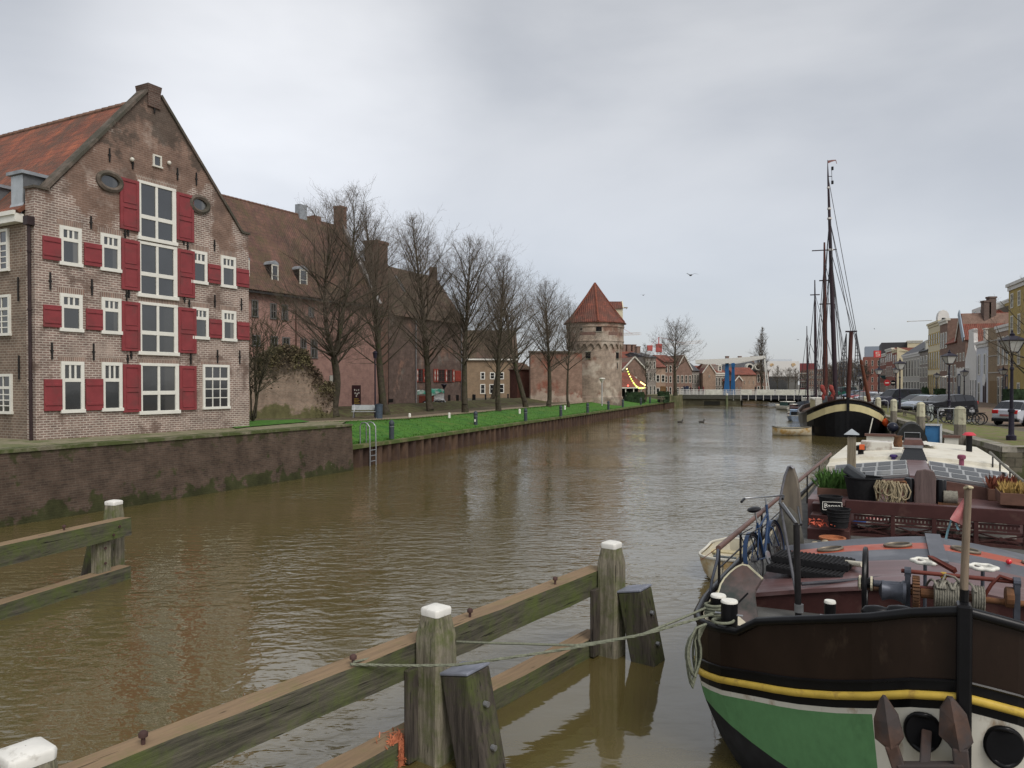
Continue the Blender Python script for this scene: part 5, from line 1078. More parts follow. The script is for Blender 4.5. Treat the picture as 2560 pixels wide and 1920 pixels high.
def grow(seed, H, W, base=.22, nprim=46, fork=None, lean=(0,0), asc=.9, wpos=.36, r=.30, tw=.0044, nsec=9, ntw=7, leaders=1, powr=.75):
    "segments of a bare tree: (trunk and limbs, crown twigs); W = crown half width"
    g = random.Random(seed); big, fine = [], []
    def branch(p, d, L, r0, n, up, jit, out, r1=None):
        pts = [(p, r0)]; d = d.normalized(); r1 = r0*.3 if r1 is None else r1
        for i in range(n):
            d = (d+Vector((g.gauss(0,jit), g.gauss(0,jit), g.gauss(0,jit)+up))).normalized()
            q = p+d*(L/n); rr = r0+(r1-r0)*(i+1)/n; out.append((*p, *q, pts[-1][1], rr)); p = q; pts.append((p, rr))
        return pts
    def env(f):
        if f < wpos: return W*(.55+.45*(f/wpos)**.7)
        return W*max(.05, (1-((f-wpos)/(1-wpos))**1.5))**powr
    def twigs(pts, L, lv):
        for _ in range(max(2, int((ntw if lv else ntw+2)*min(1, .45+L*.5)))):
            i = g.randrange(max(1, len(pts)//4), len(pts)); p, rr = pts[i]; a = pts[i-1][0] if i else p-Vector((0,0,1)); d = (p-a).normalized() if (p-a).length > 0 else Vector((0,0,1))
            s = Vector((g.gauss(0,1), g.gauss(0,1), g.gauss(0,1)*.7+.35)).normalized(); d2 = (d*.9+s*.8).normalized()
            q = branch(p, d2, L*g.uniform(.5,1.1), max(tw*1.15, min(rr*.5, tw*2.2)), 3, .05, .16, fine, tw*.6)
            for _ in range(2 if lv else 3):
                k = g.randrange(1, len(q)); e = (d2+Vector((g.gauss(0,.7), g.gauss(0,.7), g.gauss(.1,.6)))).normalized()
                branch(q[k][0], e, L*g.uniform(.25,.55), tw*.85, 2, .05, .15, fine, tw*.5)
    heads = []
    tr = [(Vector((0,0,-.3)), r*1.25), (Vector((0,0,.15)), r*1.12)]; big.append((*tr[0][0], *tr[1][0], tr[0][1], tr[1][1]))
    nb = 26 if fork is None else int(26*fork)
    p = tr[1][0]; hh = H if fork is None else H*fork
    for i in range(nb):
        f = (i+1)/nb; z = .15+(hh-.15)*f; fr_ = z/H
        q = Vector((lean[0]*z/H+.12*math.sin(f*5+seed), lean[1]*z/H+.12*math.cos(f*4+seed), z)); rr = max(.012, r*(1-fr_)**.85); big.append((*p, *q, tr[-1][1], rr)); p = q; tr.append((p, rr))
    stems = [tr]
    if fork is not None:
        for s in range(leaders):
            a = 2*math.pi*s/leaders+.1; d = Vector((math.cos(a)*.30, math.sin(a)*.12, 1)); st = [(p, tr[-1][1]*.8)]; L = (H-hh)*(1-.16*s); d0 = d.normalized(); q = p
            for i in range(20):
                d0 = (d0+Vector((-math.cos(a)*.012+g.gauss(0,.03), g.gauss(0,.03), .03))).normalized(); q2 = q+d0*(L/20); rr = max(.012, tr[-1][1]*.8*(1-(i+1)/20)**.9); big.append((*q, *q2, st[-1][1], rr)); q = q2; st.append((q, rr))
            stems.append(st)
    for si, st in enumerate(stems):
        n = nprim if len(stems) == 1 else (nprim//5 if si == 0 else int(nprim*.6))
        cand = [i for i in range(len(st)) if st[i][0].z > H*base]
        if not cand: continue
        ga = g.random()*6
        for k in range(n):
            i = cand[min(len(cand)-1, int(len(cand)*(k+g.random())/n))]; p, rr = st[i]; f = p.z/H; ga += 2.4+g.gauss(0,.3)
            e = env(f)*g.uniform(.75,1.12); L = max(.5, e*1.25); tilt = asc*(1.08-.50*f)+g.gauss(0,.1)
            d = Vector((math.cos(ga)*math.sin(tilt), math.sin(ga)*math.sin(tilt), math.cos(tilt)))
            pts = branch(p, d, L, max(.014, min(rr*.55, 0.0105*L+.008)), 7, (.03 if f > .35 else .012), .085, big, .010)
            for _ in range(max(1, int(nsec*min(1, L/3.2)))):
                j = g.randrange(1, len(pts)); pj, rj = pts[j]; dj = (pj-pts[j-1][0]).normalized(); s = Vector((g.gauss(0,1), g.gauss(0,1), g.gauss(0,.6)+.25)).normalized()
                sp = branch(pj, (dj*.85+s*.85).normalized(), L*g.uniform(.22,.5), max(.010, rj*.55), 5, .04, .12, fine, tw)
                twigs(sp, max(.5, L*.26), 1)
            twigs(pts, max(.5, L*.28), 0)
    return big, fine
def tree_obj(name, label, loc, segs, rz=0.0, group=None, cat='tree'):
    t = thing(name, label, cat, loc=loc, rz=rz, group=group)
    frusta('trunk', segs[0], 7, BARK, t); frusta('crown', segs[1], 3, TWIG, t); return t
GT = 'bare trees along the bank path'
def spot(px, py, z=1.72): p = G(px, py, z); return p
def th(px, py, ytop, z=1.72):
    p = G(px, py, z); return p, (py-ytop)/FPX*p.y*1.0
p, h = th(838, 1046, 478); tree_obj('bare_tree', 'largest bare tree with forked trunk, nearest the warehouse', tuple(p-Vector((0,0,.05))), grow(11, h, 3.9, base=.20, nprim=62, fork=.27, leaders=2, r=.30, nsec=10, ntw=6, asc=.95), group=GT)
p, h = th(966, 1038, 532); tB = tree_obj('bare_tree', 'bare tree with left-leaning trunk, rising behind the park bench', tuple(p), grow(23, h, 4.0, base=.22, nprim=60, r=.30, lean=(-1.6,0), nsec=10, ntw=6), group=GT)
p, h = th(1076, 1030, 560); tC = tree_obj('bare_tree', 'bare tree whose trunk crosses the green-covered trailer', tuple(p), grow(37, h, 4.6, base=.22, nprim=64, r=.29, lean=(-1.3,0), nsec=10, ntw=6), group=GT)
def again(src, h0, px, py, ytop, label, rz):
    p, h = th(px, py, ytop); copy_tree(src, label, loc=p, rz=rz, scale=h/h0)
h0C = h
p, h = th(1163, 1031, 612); tD = tree_obj('bare_tree', 'straight bare tree in front of the dark chapel wing corner', tuple(p), grow(41, h, 4.2, base=.24, nprim=60, r=.27, lean=(.25,0), nsec=10, ntw=6), group=GT); h0D = h
again(tC, h0C, 1246, 1026, 660, 'upright bare tree between the white-windowed ochre house and the grass', 1.9)
p, h = th(1314, 1018, 716); tE = tree_obj('bare_tree', 'bare tree with slanting trunk in front of the dark red brick pier', tuple(p), grow(53, h, 4.4, base=.26, nprim=56, r=.27, lean=(-2.6,0), nsec=7, ntw=5), group=GT); h0E = h
again(tD, h0D, 1372, 1015, 716, 'bare tree standing against the middle of the old town wall', 2.6)
p, h = th(1421, 1013, 770); tree_obj('bare_tree', 'thin bare tree nearest the round tower', tuple(p), grow(67, h, 3.2, base=.34, nprim=34, r=.14, nsec=8, ntw=7), group=GT)
p = P(1228, 1004, 98); h = 11.5; tree_obj('bare_tree', 'short bare tree leaning right, in front of the ochre house windows', (p.x, p.y, 1.7), grow(71, h, 3.4, base=.3, nprim=30, r=.30, lean=(2.6,0), nsec=7, ntw=6), group=GT)
# small many-stemmed tree by the warehouse corner
p = G(632, 1058, 2.1); t = thing('shrub', 'small many-stemmed bare tree against the warehouse corner', 'small tree', loc=tuple(p)); bg_, fn_ = [], []
for i in range(6):
    b, f = grow(80+i, 4.6+.5*(i % 3), 1.3, base=.25, nprim=16, r=.05, lean=((i-2.0)*.55, .5-(i % 2)), nsec=5, ntw=5, tw=.006); bg_ += b; fn_ += f
frusta('trunk', bg_, 6, BARK, t); frusta('crown', fn_, 3, mat('green_twigs', (.065,.062,.035), .9, var=.3), t)
# trees further off
p = P(1688, 985, 133); h = (985-820)/FPX*133; tree_obj('bare_tree', 'bare tree with wide round crown left of the drawbridge', (p.x, p.y, p.z), grow(91, h, 3.7, base=.28, nprim=40, r=.34, nsec=7, ntw=5, tw=.010, wpos=.5, asc=1.0, powr=.5))
p = P(1904, 978, 190); h = (978-826)/FPX*190; tree_obj('poplar', 'tall narrow bare poplar behind the drawbridge tip', (p.x, p.y, 1.3), grow(97, h+1.0, 3.0, base=.10, nprim=80, r=.2, asc=.42, nsec=6, ntw=4, tw=.016, wpos=.4))
p = P(1614, 1003, 116); tree_obj('bare_tree', 'thin bare tree beside the picnic table', (p.x, p.y, 1.3), grow(101, 8.2, 2.2, base=.3, nprim=26, r=.13, nsec=6, ntw=6, tw=.009))
tF = None; GF = 'small bare trees in front of the white theatre'
for i, (px, yt, Yd, lb) in enumerate(((1944, 925, 240, 'small bare tree left of the middle of the white theatre front'), (1972, 928, 235, 'small bare tree under the right theatre emblem'), (1988, 931, 245, 'small bare tree before the right corner of the white theatre'), (2012, 935, 240, 'small bare tree before the dark red office storey'))):
    p = P(px, 975, Yd); h = (975-yt)/FPX*Yd+1.5; s = grow(110+i, h, 2.6, base=.35, nprim=22, r=.16, nsec=6, ntw=5, tw=.018, asc=.95)
    tree_obj('bare_tree', lb, (p.x, p.y, 1.25), s, group=GF)
GR = 'dark bare trees behind the sailing barge mast'
for i, (px, yt, Yd, lb) in enumerate(((2078, 938, 225, 'dark bare tree behind the tall masts, farthest left of its row'), (2106, 930, 215, 'dense dark bare tree left of the short ratlined mast'), (2132, 926, 205, 'dense dark bare tree right behind the short ratlined mast'), (2152, 934, 195, 'dark bare tree next to the far red brick apartment block'))):
    p = P(px, 978, Yd); h = (985-yt)/FPX*Yd+1.6; s = grow(130+i, h, 3.0, base=.15, nprim=34, r=.2, nsec=8, ntw=7, tw=.020, wpos=.5, powr=.5)
    tree_obj('bare_tree', lb, (p.x, p.y, 1.3), s, group=GR)
p = P(2575, 960, 31); tree_obj('street_tree', 'bare street tree at the right edge whose twigs reach past the near lamp', (p.x+1.6, p.y+1.5, ZQ), grow(151, 6.4, 2.9, base=.32, nprim=20, r=.12, nsec=5, ntw=4, asc=1.15))
# ================================================================== FOREGROUND BARGE
BG_ = frame(3.584, 6.0, .894, -.447)
BGI = BG_.inverted()
def _cr(): return BGI @ Vector((0,0,CAMZ))
def bp(px, py, yl):
    o = _cr(); d = BGI.to_3x3() @ ray(px, py); return o+d*((yl-o.y)/d.y)
def bx(px, py, xl):
    o = _cr(); d = BGI.to_3x3() @ ray(px, py); return o+d*((xl-o.x)/d.x)
def bz_(px, py, z):
    o = _cr(); d = BGI.to_3x3() @ ray(px, py); return o+d*((z-o.z)/d.z)
barge = thing('barge', 'old canal barge with black, yellow, white and green bow moored in the right foreground', 'barge', M=BG_)
ST_Y = [0,.05,.15,.3,.5,.7,.74,.9,1.15,1.5,2.2,3.5,6,10,14,18,20.5,22]
ST_H = [.015,.35,.66,.98,1.36,1.72,1.79,2.05,2.33,2.45,2.52,2.55,2.55,2.5,2.35,2.0,1.5,.6]
ST_R = [2.2,2.13,2.02,1.92,1.80,1.68,1.55,1.50,1.46,1.44,1.42,1.38,1.32,1.34,1.45,1.6,1.75,1.85]
ST_S = [1.515,1.46,1.35,1.24,1.13,1.06,1.045,.98,.93,.90,.86,.82,.78,.78,.85,1.0,1.15,1.25]
ST_B = [.20,.20,.22,.26,.31,.38,.40,.50,.62,.64,.62,.6,.55,.5,.5,.5,.5,.5]
def resamp(a): 
    n = 70; t = np.linspace(0, 1, n)**1.9*22; return [float(v) for v in np.interp(t, ST_Y, a)]
yy = resamp(ST_Y); hh_ = resamp(ST_H); rr_ = resamp(ST_R); ss_ = resamp(ST_S); bb_ = resamp(ST_B)
def kb(z, s): # how the sides tuck in below the strake
    if z >= s: return 1.0
    f = (s-z)/(s+.4); return 1-.30*f**1.7
PAINTB = mat('dark_brown_hull_paint', (.022,.013,.009), .35, var=.3, scale=2, stretch=(1,1,.45), dirt=((.045,.03,.02), .68), dscale=5)
PAINTK = mat('black_hull_paint', (.007,.007,.008), .3, var=.3, scale=4)
PAINTW = mat('white_hull_paint', (.62,.60,.52), .45, var=.08, scale=4, stretch=(1,1,.4), dirt=((.34,.25,.16), .63), dscale=5)
PAINTG = mat('green_hull_paint', (.115,.265,.115), .5, var=.08, scale=14, stretch=(1,1,.6), dirt=((.085,.19,.085), .64), dscale=3)
PAINTD = mat('tarred_bottom', (.022,.022,.024), .7, var=.4, scale=4)
mb = MB()
for sg in (-1, 1):
    for i in range(len(yy)-1):
        cols = []
        for k in (i, i+1):
            s = ss_[k]; zs = [rr_[k], s+.125, s, s-.115, s-.165, bb_[k], bb_[k]*.45, -.1, -.5]
            cols.append([(sg*hh_[k]*kb(z, s)*(1.0 if j else 1.005), yy[k]+(.0 if z > s else .10*(s-z)*(1-min(1, yy[k]/1.5))), z) for j, z in enumerate(zs)])
        pal = [0, 1, 1, 2, 2 if yy[i] < .135 else 3, 4, 4, 4]
        for j in range(8):
            mb.c = pal[j]; a, b = cols; q = [a[j], b[j], b[j+1], a[j+1]]
            mb.add(q if sg > 0 else q[::-1], [(0,1,2,3)])
mb.build('hull', [PAINTB, PAINTK, PAINTW, PAINTG, PAINTD], barge, smooth=30)
for sg in (-1, 1):
    MB().tube([(sg*(hh_[i]+.005), yy[i]-.01, rr_[i]) for i in range(len(yy))], .042, 8).build('rail_cap', PAINTK, barge, smooth=50)
    MB().tube([(sg*(hh_[i]+.015), yy[i]-.02, ss_[i]) for i in range(len(yy))], .036, 8).build('rubbing_strake', mat('yellow_strake', (.50,.35,.06), .5, var=.15, scale=8, dirt=((.30,.19,.05), .62), dscale=7), barge, smooth=50)
    MB().tube([(sg*(hh_[i]+.004), yy[i]-.012, ss_[i]+.125) for i in range(len(yy))], .013, 5).build('moulding', PAINTK, barge, smooth=50)
    MB().grid([[(sg*(hh_[i]-.05), yy[i]+.06, rr_[i]-.01) for i in range(len(yy))], [(sg*max(.01, hh_[i]-.07), yy[i]+.08, rr_[i]-.5) for i in range(len(yy))]]).build('bulwark_inside', mat('cream_inside', (.52,.48,.36), .6, var=.15), barge)
for sg in (-1, 1):
    for k in (17, 24, 32):
        MB().tube([(sg*(hh_[k]+.003), yy[k]-.004, rr_[k]-.05), (sg*(hh_[k]+.003), yy[k]-.004, ss_[k]+.14)], .006, 5).build('plate_seam', PAINTK, barge)
MB().box(-.055,.055,-.07,.10,-.5,2.26).build('stem_post', PAINTK, barge, bevel=.02)
dk_ = lambda i: rr_[i]-float(np.interp(yy[i], [0,1.5,2.1,22], [.42,.42,.07,.07]))
MB().grid([[(-hh_[i]+.06, yy[i]+.08, dk_(i)), (0, yy[i]+.08, dk_(i)+.02), (hh_[i]-.06, yy[i]+.08, dk_(i))] for i in range(len(yy))]).build('deck', mat('deck_paint', (.10,.10,.095), .8, var=.25, scale=4), barge)
# forward cabin: low brown house with striped cambered roof
BRN = mat('oxblood_paint', (.062,.026,.024), .38, var=.2, scale=3, dirt=((.10,.055,.045), .62), dscale=2.2)
BRT = mat('oxblood_roof', (.13,.072,.07), .32, var=.2, scale=2.2, stretch=(.4,3,1), dirt=((.19,.14,.14), .58), dscale=1.6)
GRY = mat('grey_deck_paint', (.085,.09,.105), .4, var=.2, scale=2, dirt=((.14,.145,.16), .57), dscale=1.3)
ORG = mat('red_lead_paint', (.38,.07,.03), .35, var=.18, scale=2, dirt=((.42,.17,.14), .58), dscale=1.1)
def cz_(x): return 1.82-.32*(abs(x)/1.96)**1.35
CX = [-1.96+3.92*i/24 for i in range(25)]
mb = MB(); mb.grid([[(x, 2.4, 1.0) for x in CX], [(x, 2.4, cz_(x)) for x in CX]]); mb.grid([[(x, 5.3, 1.0) for x in CX], [(x, 5.3, cz_(x)) for x in CX]])
for s in (0, -1): mb.grid([[(CX[s], y, 1.0) for y in (2.4,5.3)], [(CX[s], y, cz_(CX[s])) for y in (2.4,5.3)]])
cab = mb.build('cabin_wall', BRN, barge)
mb = MB()
for c, y0, y1 in ((0,2.36,3.72),(1,3.72,4.42),(2,4.42,4.84),(1,4.84,5.34)):
    mb.c = c; mb.grid([[(x*1.015, y0, cz_(x)+.012) for x in CX], [(x*1.015, y1, cz_(x)+.012) for x in CX]])
mb.c = 0; mb.grid([[(x*1.015, 2.36, cz_(x)+.012) for x in CX], [(x*1.015, 2.36, cz_(x)-.035) for x in CX]])
rf = mb.build('cabin_roof', [BRT, GRY, ORG], barge, smooth=40)
MB().box(-.09,.10,3.5,5.36,1.845,1.87).build('ridge_plank', GRY, rf)
for x in (-.44, -1.29, .36, 1.15):
    z = cz_(x)+.03; sl_ = (cz_(x+.1)-cz_(x-.1))/.2
    rg_ = [(x+.16*math.cos(a), 4.63+.13*math.sin(a), z+sl_*.16*math.cos(a)) for a in [2*math.pi*k/20 for k in range(20)]]
    o = MB().tube(rg_, .02, 6, closed=True).build('deck_light', mat('bronze_ring', (.20,.17,.13), .5, .4), rf, smooth=60); MB().add([(a[0],a[1],a[2]-.004) for a in rg_], [tuple(range(20))]).build('deck_glass', GLASS, o)
MB().ball((.80,4.3,cz_(.8)+.05), .035, 8, 5).build('red_lamp', mat('red_lens', (.6,.03,.04), .2), rf)
mats_ = mat('black_rubber_mat', (.014,.014,.015), .85, var=.3, scale=20, bump=.01)
for k, (px0, py0, px1, dz, dy) in enumerate(((1912,1428,2095,.0,0),(1925,1420,2108,.085,.12))):
    a = bz_(px0, py0, 1.62); M2 = Matrix.Translation((a.x+.02, a.y-.05, 0)) @ Matrix.Rotation(R(-12+4*k), 4, 'Z')
    mb = MB(M2); mb.box(0,.92,0,.46,1.63+dz,1.70+dz)
    for i in range(18): mb.box(.01+i*.05,.035+i*.05,.005,.455,1.7005+dz,1.712+dz)
    o = mb.build('rubber_mat', mats_); o.matrix_world = BG_ @ Matrix.Translation(o.location); tag(o, ('lower' if k == 0 else 'upper')+' of two black ribbed rubber mats stacked on the cabin roof', 'mat', 'rubber mats on the barge cabin roof')
def free(mb, name, m, label, cat, group=None, smooth=None, bevel=0):
    o = mb.build(name, m, smooth=smooth, bevel=bevel); o.matrix_world = BG_ @ Matrix.Translation(o.location); return tag(o, label, cat, group)
free(MB().tube([bp(2077,1402,3.75), bp(2158,1412,3.05)], .035, 10), 'white_tube', mat('ivory_tube', (.62,.58,.46), .4, var=.08), 'cream tube lying across the cabin roof', 'tube', smooth=50)
free(MB().tube([bp(2004,1460,2.42), bp(2100,1453,2.6), bp(2206,1444,2.85)], .022, 8), 'boat_hook', mat('boathook_grey', (.06,.06,.07), .5), 'long dark boathook pole lying along the front of the cabin roof', 'boathook', smooth=50)
# windlass
wy = 1.75
PR_ = lambda px, py, y=wy: bp(px, py, y)
GRS = mat('greasy_iron', (.075,.082,.10), .38, .35, var=.3, scale=8); RUSTY = mat('rusty_iron', (.16,.075,.035), .8, var=.45, scale=9, c2=(.09,.05,.03), thr=.5, bump=.01); REDI = mat('red_brown_iron', (.13,.035,.025), .5, var=.25, scale=6)
ROPEM = mat('grey_rope', (.20,.19,.155), .95, var=.35, scale=30, bump=.01)
zt = PR_(2269,1417).z; ax_ = PR_(2300,1482).z; xl = PR_(2269,1480).x; xr = PR_(2542,1480).x
mb = MB()
for x in (xl, xr): mb.bar((x,wy,1.45),(x,wy,zt-.06),.05,.09,up=(0,1,0)); mb.lathe([(.05,-.03),(.05,.03)], (x,wy,zt-.05), 12, ax='x')
mb.bar((xl,wy+.03,1.52),(xr,wy+.03,1.52),.06,.05); wl_ = mb.build('windlass', GRS, barge)
MB().tube([(PR_(2160,1482).x-.05,wy,ax_),(xr+.12,wy,ax_)], .030, 10).build('shaft', RUSTY, wl_, smooth=50)
MB().tube([(xl-.06,wy+.02,zt-.05),(xr+.03,wy+.02,zt-.05)], .022, 8).build('top_rod', REDI, wl_, smooth=50)
MB().tube([(xl,wy+.05,zt-.20),(xr,wy+.05,zt-.26)], .018, 8).build('brake_rod', REDI, wl_, smooth=50)
fx = PR_(2163,1457).x; fz = PR_(2163,1457).z
mb = MB(); mb.tube([(fx,wy+.35*math.cos(a),fz+.35*math.sin(a)) for a in [2*math.pi*k/32 for k in range(32)]], .024, 8, closed=True)
for k in range(6): a = math.pi*k/3+.2; mb.bar((fx,wy,fz),(fx,wy+.34*math.cos(a),fz+.34*math.sin(a)),.03,.02,up=(1,0,0))
mb.lathe([(.055,-.07),(.055,.08)], (fx,wy,fz), 12, ax='x'); mb.build('flywheel', PAINTK, wl_, smooth=40)
for dx in (-.06,.05): MB().lathe([(.075,0),(.075,.02)], (fx+dx,wy,fz), 14, ax='x').build('collar', mat('cream_collar', (.5,.46,.34), .5), wl_)
MB().tube([(fx,wy,fz),(xl,wy,ax_+.06)], .035, 10).build('crank_shaft', GRS, wl_, smooth=50)
x0, x1 = PR_(2205,1475).x, PR_(2257,1475).x; d = x1-x0
MB().lathe([(.03,x0-.03),(.105,x0),(.10,x0+.02),(.082,x0+d*.35),(.082,x0+d*.6),(.10,x1-.02),(.12,x1),(.12,x1+.03),(.05,x1+.04)], (0,wy,PR_(2230,1478).z), 18, ax='x').build('warping_head', GRS, wl_, smooth=40)
x0, x1 = PR_(2281,1480).x, PR_(2299,1480).x; mb = MB(); rg_ = PR_(2290,1440).z-ax_
mb.lathe([(rg_*.9,x0),(rg_*.9,x1)], (0,wy,ax_), 28, ax='x')
for k in range(30):
    a = 2*math.pi*k/30; mb.bar((x0,wy+rg_*.93*math.cos(a),ax_+rg_*.93*math.sin(a)),(x1,wy+rg_*.93*math.cos(a),ax_+rg_*.93*math.sin(a)),.022,rg_*.16,up=(0,math.cos(a),math.sin(a)))
mb.build('gear_wheel', RUSTY, wl_)
x0, x1 = PR_(2512,1475).x, PR_(2533,1475).x
MB().lathe([(.085,x0),(.10,x0+.01),(.10,x1),(.05,x1+.01)], (0,wy,ax_+.05), 14, ax='x').build('pinion', RUSTY, wl_)
MB().lathe([(.05,PR_(2302,1480).x),(.05,PR_(2335,1480).x)], (0,wy,ax_), 12, ax='x').build('shaft_sleeve', RUSTY, wl_)
for a, b in ((2334,2402),(2430,2462)):
    xa, xb = PR_(a,1480).x, PR_(b,1480).x; n = int((xb-xa)/.02); pr = [(.05,xa)]
    for i in range(n): pr += [(.125,xa+(xb-xa)*(i+.15)/n),(.137,xa+(xb-xa)*(i+.5)/n),(.125,xa+(xb-xa)*(i+.85)/n)]
    MB().lathe(pr+[(.05,xb)], (0,wy,ax_), 20, ax='x').build('rope_drum', ROPEM, wl_, smooth=60)
mb = MB(); r9 = random.Random(4)
for k in range(7):
    a = PR_(2336+r9.random()*110,1478); pts = [(a.x+.03*j*(1 if k % 2 else -1)*.5, wy+.145*math.sin(t), ax_+.145*math.cos(t)) for j, t in enumerate([-.9+.35*i for i in range(8)])]; mb.tube(pts, .012, 6)
a = PR_(2352,1465); mb.tube([(a.x,wy-.1,ax_+.10),(a.x-.01,wy-.05,zt-.15),(a.x+.04,wy,zt-.04),(a.x+.12,wy,zt-.06),(a.x+.2,wy-.06,ax_+.12)], .013, 6); mb.build('rope_turns', ROPEM, wl_, smooth=60)
for pc, pz, px in ((2313,1403,2327),(2457,1418,2457)):
    c = bp(pc,pz,2.25); mb = MB(); rg_ = [(c.x+(.12+.012*math.cos(6*a))*math.cos(a), c.y+(.12+.012*math.cos(6*a))*math.sin(a), c.z) for a in [2*math.pi*k/48 for k in range(48)]]
    mb.tube(rg_, .02, 8, closed=True)
    for k in range(3): a = 2*math.pi*k/3; mb.tube([c, (c.x+.12*math.cos(a), c.y+.12*math.sin(a), c.z)], .011, 6)
    o = mb.build('handwheel', WHITE, wl_, smooth=60); MB().tube([c-Vector((0,0,.012)), (c.x,c.y,1.55)], .018, 8).build('spindle', GRS, o)
MB().slab([bp(2320,1393,2.1), bp(2334,1394,2.1), bp(2392,1424,1.85), bp(2384,1430,1.85)], .05).build('pawl_lever', REDI, wl_)
p = bp(2310,1455,wy+.1); MB().tube([(xl+.32,wy+.03,zt-.05),(xl+.32,wy+.05,zt-.22)], .022, 8).build('bracket', REDI, wl_); MB().lathe([(.03,0),(.03,.05)], (xl+.32,wy+.03,zt-.08), 10).build('yellow_cap', mat('yellow_cap', (.5,.33,.05), .5), wl_)
MB().tube([bp(2545,1455,wy), bp(2500,1440,wy), bp(2478,1462,wy), bp(2455,1500,wy)], .018, 6).build('brake_band', REDI, wl_, smooth=60)
# bollards and fittings on the bow
for x, y, r0, z0, z1, ln in ((-2.01,1.02,.088,1.50,1.76,0),(-2.19,1.36,.085,1.48,1.71,0),(-1.02,.56,.052,1.72,2.0,.05)):
    b_ = MB(Matrix.Translation((x,y,0))).lathe([(r0*1.25,z0-.06),(r0*1.25,z0),(r0*.97,z0+.01),(r0*.97,z1-.012)], n=20).build('bollard', PAINTK, barge, smooth=40)
    MB(Matrix.Translation((x,y,0))).lathe([(r0*.99,z1-.012),(r0*.99,z1),(r0*.9,z1+.012),(.001,z1+.014)], n=20).build('bollard_top', WHITE, b_, smooth=40)
    MB().tube([(x-r0*1.6,y-.02,z1-.13),(x+r0*1.6,y-.02,z1-.13)], .011, 6).build('bollard_pin', STEEL, b_)
MB().prismz([(-1.80,.86),(-1.75,1.1),(-2.0,1.55),(-2.36,1.55),(-2.30,1.25),(-2.08,1.0)], 1.43, 1.455).build('bollard_plate', mat('cream_plate', (.55,.50,.38), .6, var=.2), barge)
for px in (2192, 2252):
    a = bp(px,1531,.42); mb = MB(Matrix.Translation(a)); mb.lathe([(.10,-.05),(.12,0),(.09,.045),(.03,.06)], n=16, sx=1.1, sy=.6); mb.build('fairlead', PAINTK, barge, smooth=50)
MB().slab([bp(2030+270,1552,.1)+Vector((0,.1,.02)), (0,.12,2.17),(0,.2,2.17), bp(2030+270,1552,.1)+Vector((0,.22,.02))], .02).build('cream_strip', OFFW, barge)
for x in (-.28,.28):
    o = MB().tube([(x+.122*math.cos(a), .01+.05*abs(math.cos(a)), 1.165+.148*math.sin(a)) for a in [2*math.pi*k/28 for k in range(28)]], .022, 8, closed=True).build('hawse_pipe', PAINTK, barge, smooth=60)
    MB().add([(x+.122*math.cos(a), .02, 1.165+.148*math.sin(a)) for a in [2*math.pi*k/28 for k in range(28)]], [tuple(range(28))]).build('hawse_hole', OPEN, o)
a = bp(1811,1640,1.02); MB().tube([(a.x-.02+.05*math.cos(t), a.y-.03, a.z+.05*math.sin(t)*1.6) for t in [2*math.pi*k/16 for k in range(16)]], .012, 6, closed=True).build('mooring_eye', STEEL, barge)
# anchor in the hawse
an = thing('anchor', 'rusty two-fluked anchor hanging against the white bow panel', 'anchor', M=BG_)
AN = mat('anchor_iron', (.085,.052,.04), .75, var=.4, scale=7, c2=(.06,.05,.048), thr=.5, bump=.012)
ay = -.13
for ol, rid in (([(2207,1740),(2198,1752),(2184,1800),(2187,1846),(2213,1868),(2245,1868),(2260,1844),(2246,1790),(2214,1742)], [(2210,1742),(2218,1800),(2228,1866)]), ([(2369,1743),(2350,1772),(2347,1838),(2370,1860),(2384,1878),(2418,1878),(2434,1856),(2418,1790),(2382,1745)], [(2375,1745),(2385,1800),(2398,1872)])):
    pts = [bp(x,y,ay) for x,y in ol]; rp3 = [bp(x,y,ay)-Vector((0,.06 if i else .02,0)) for i,(x,y) in enumerate(rid)]; k = len(pts); mb = MB()
    c = rp3[1]; mb.add(pts+[rp3[0],rp3[1],rp3[2]], [(0,1,k),(1,2,k+1,k),(2,3,4,k+2,k+1),(4,5,k+2),(5,6,7,k+1,k+2),(7,8,k,k+1),(8,0,k)])
    bk_ = [p+Vector((0,.035,0)) for p in pts]; mb.add(pts+bk_, [tuple(range(2*k-1,k-1,-1))]+[(i,k+i,k+(i+1)%k,(i+1)%k) for i in range(k)])
    mb.build('fluke', AN, an)
mb = MB(); mb.bar(bp(2228,1862,ay-.02), bp(2252,1935,ay-.02), .10,.07,up=(0,1,0)); mb.bar(bp(2400,1870,ay-.02), bp(2405,1935,ay-.02), .11,.07,up=(0,1,0)); mb.bar(bp(2244,1918,ay-.02), bp(2410,1918,ay-.02), .07,.09,up=(0,1,0)); mb.build('arms', AN, an, bevel=.012)
mb = MB(); mb.bar(bp(2317,1825,ay+.14), bp(2310,1935,ay-.03), .075,.05,up=(0,1,0)); mb.build('shank', AN, an, bevel=.012)
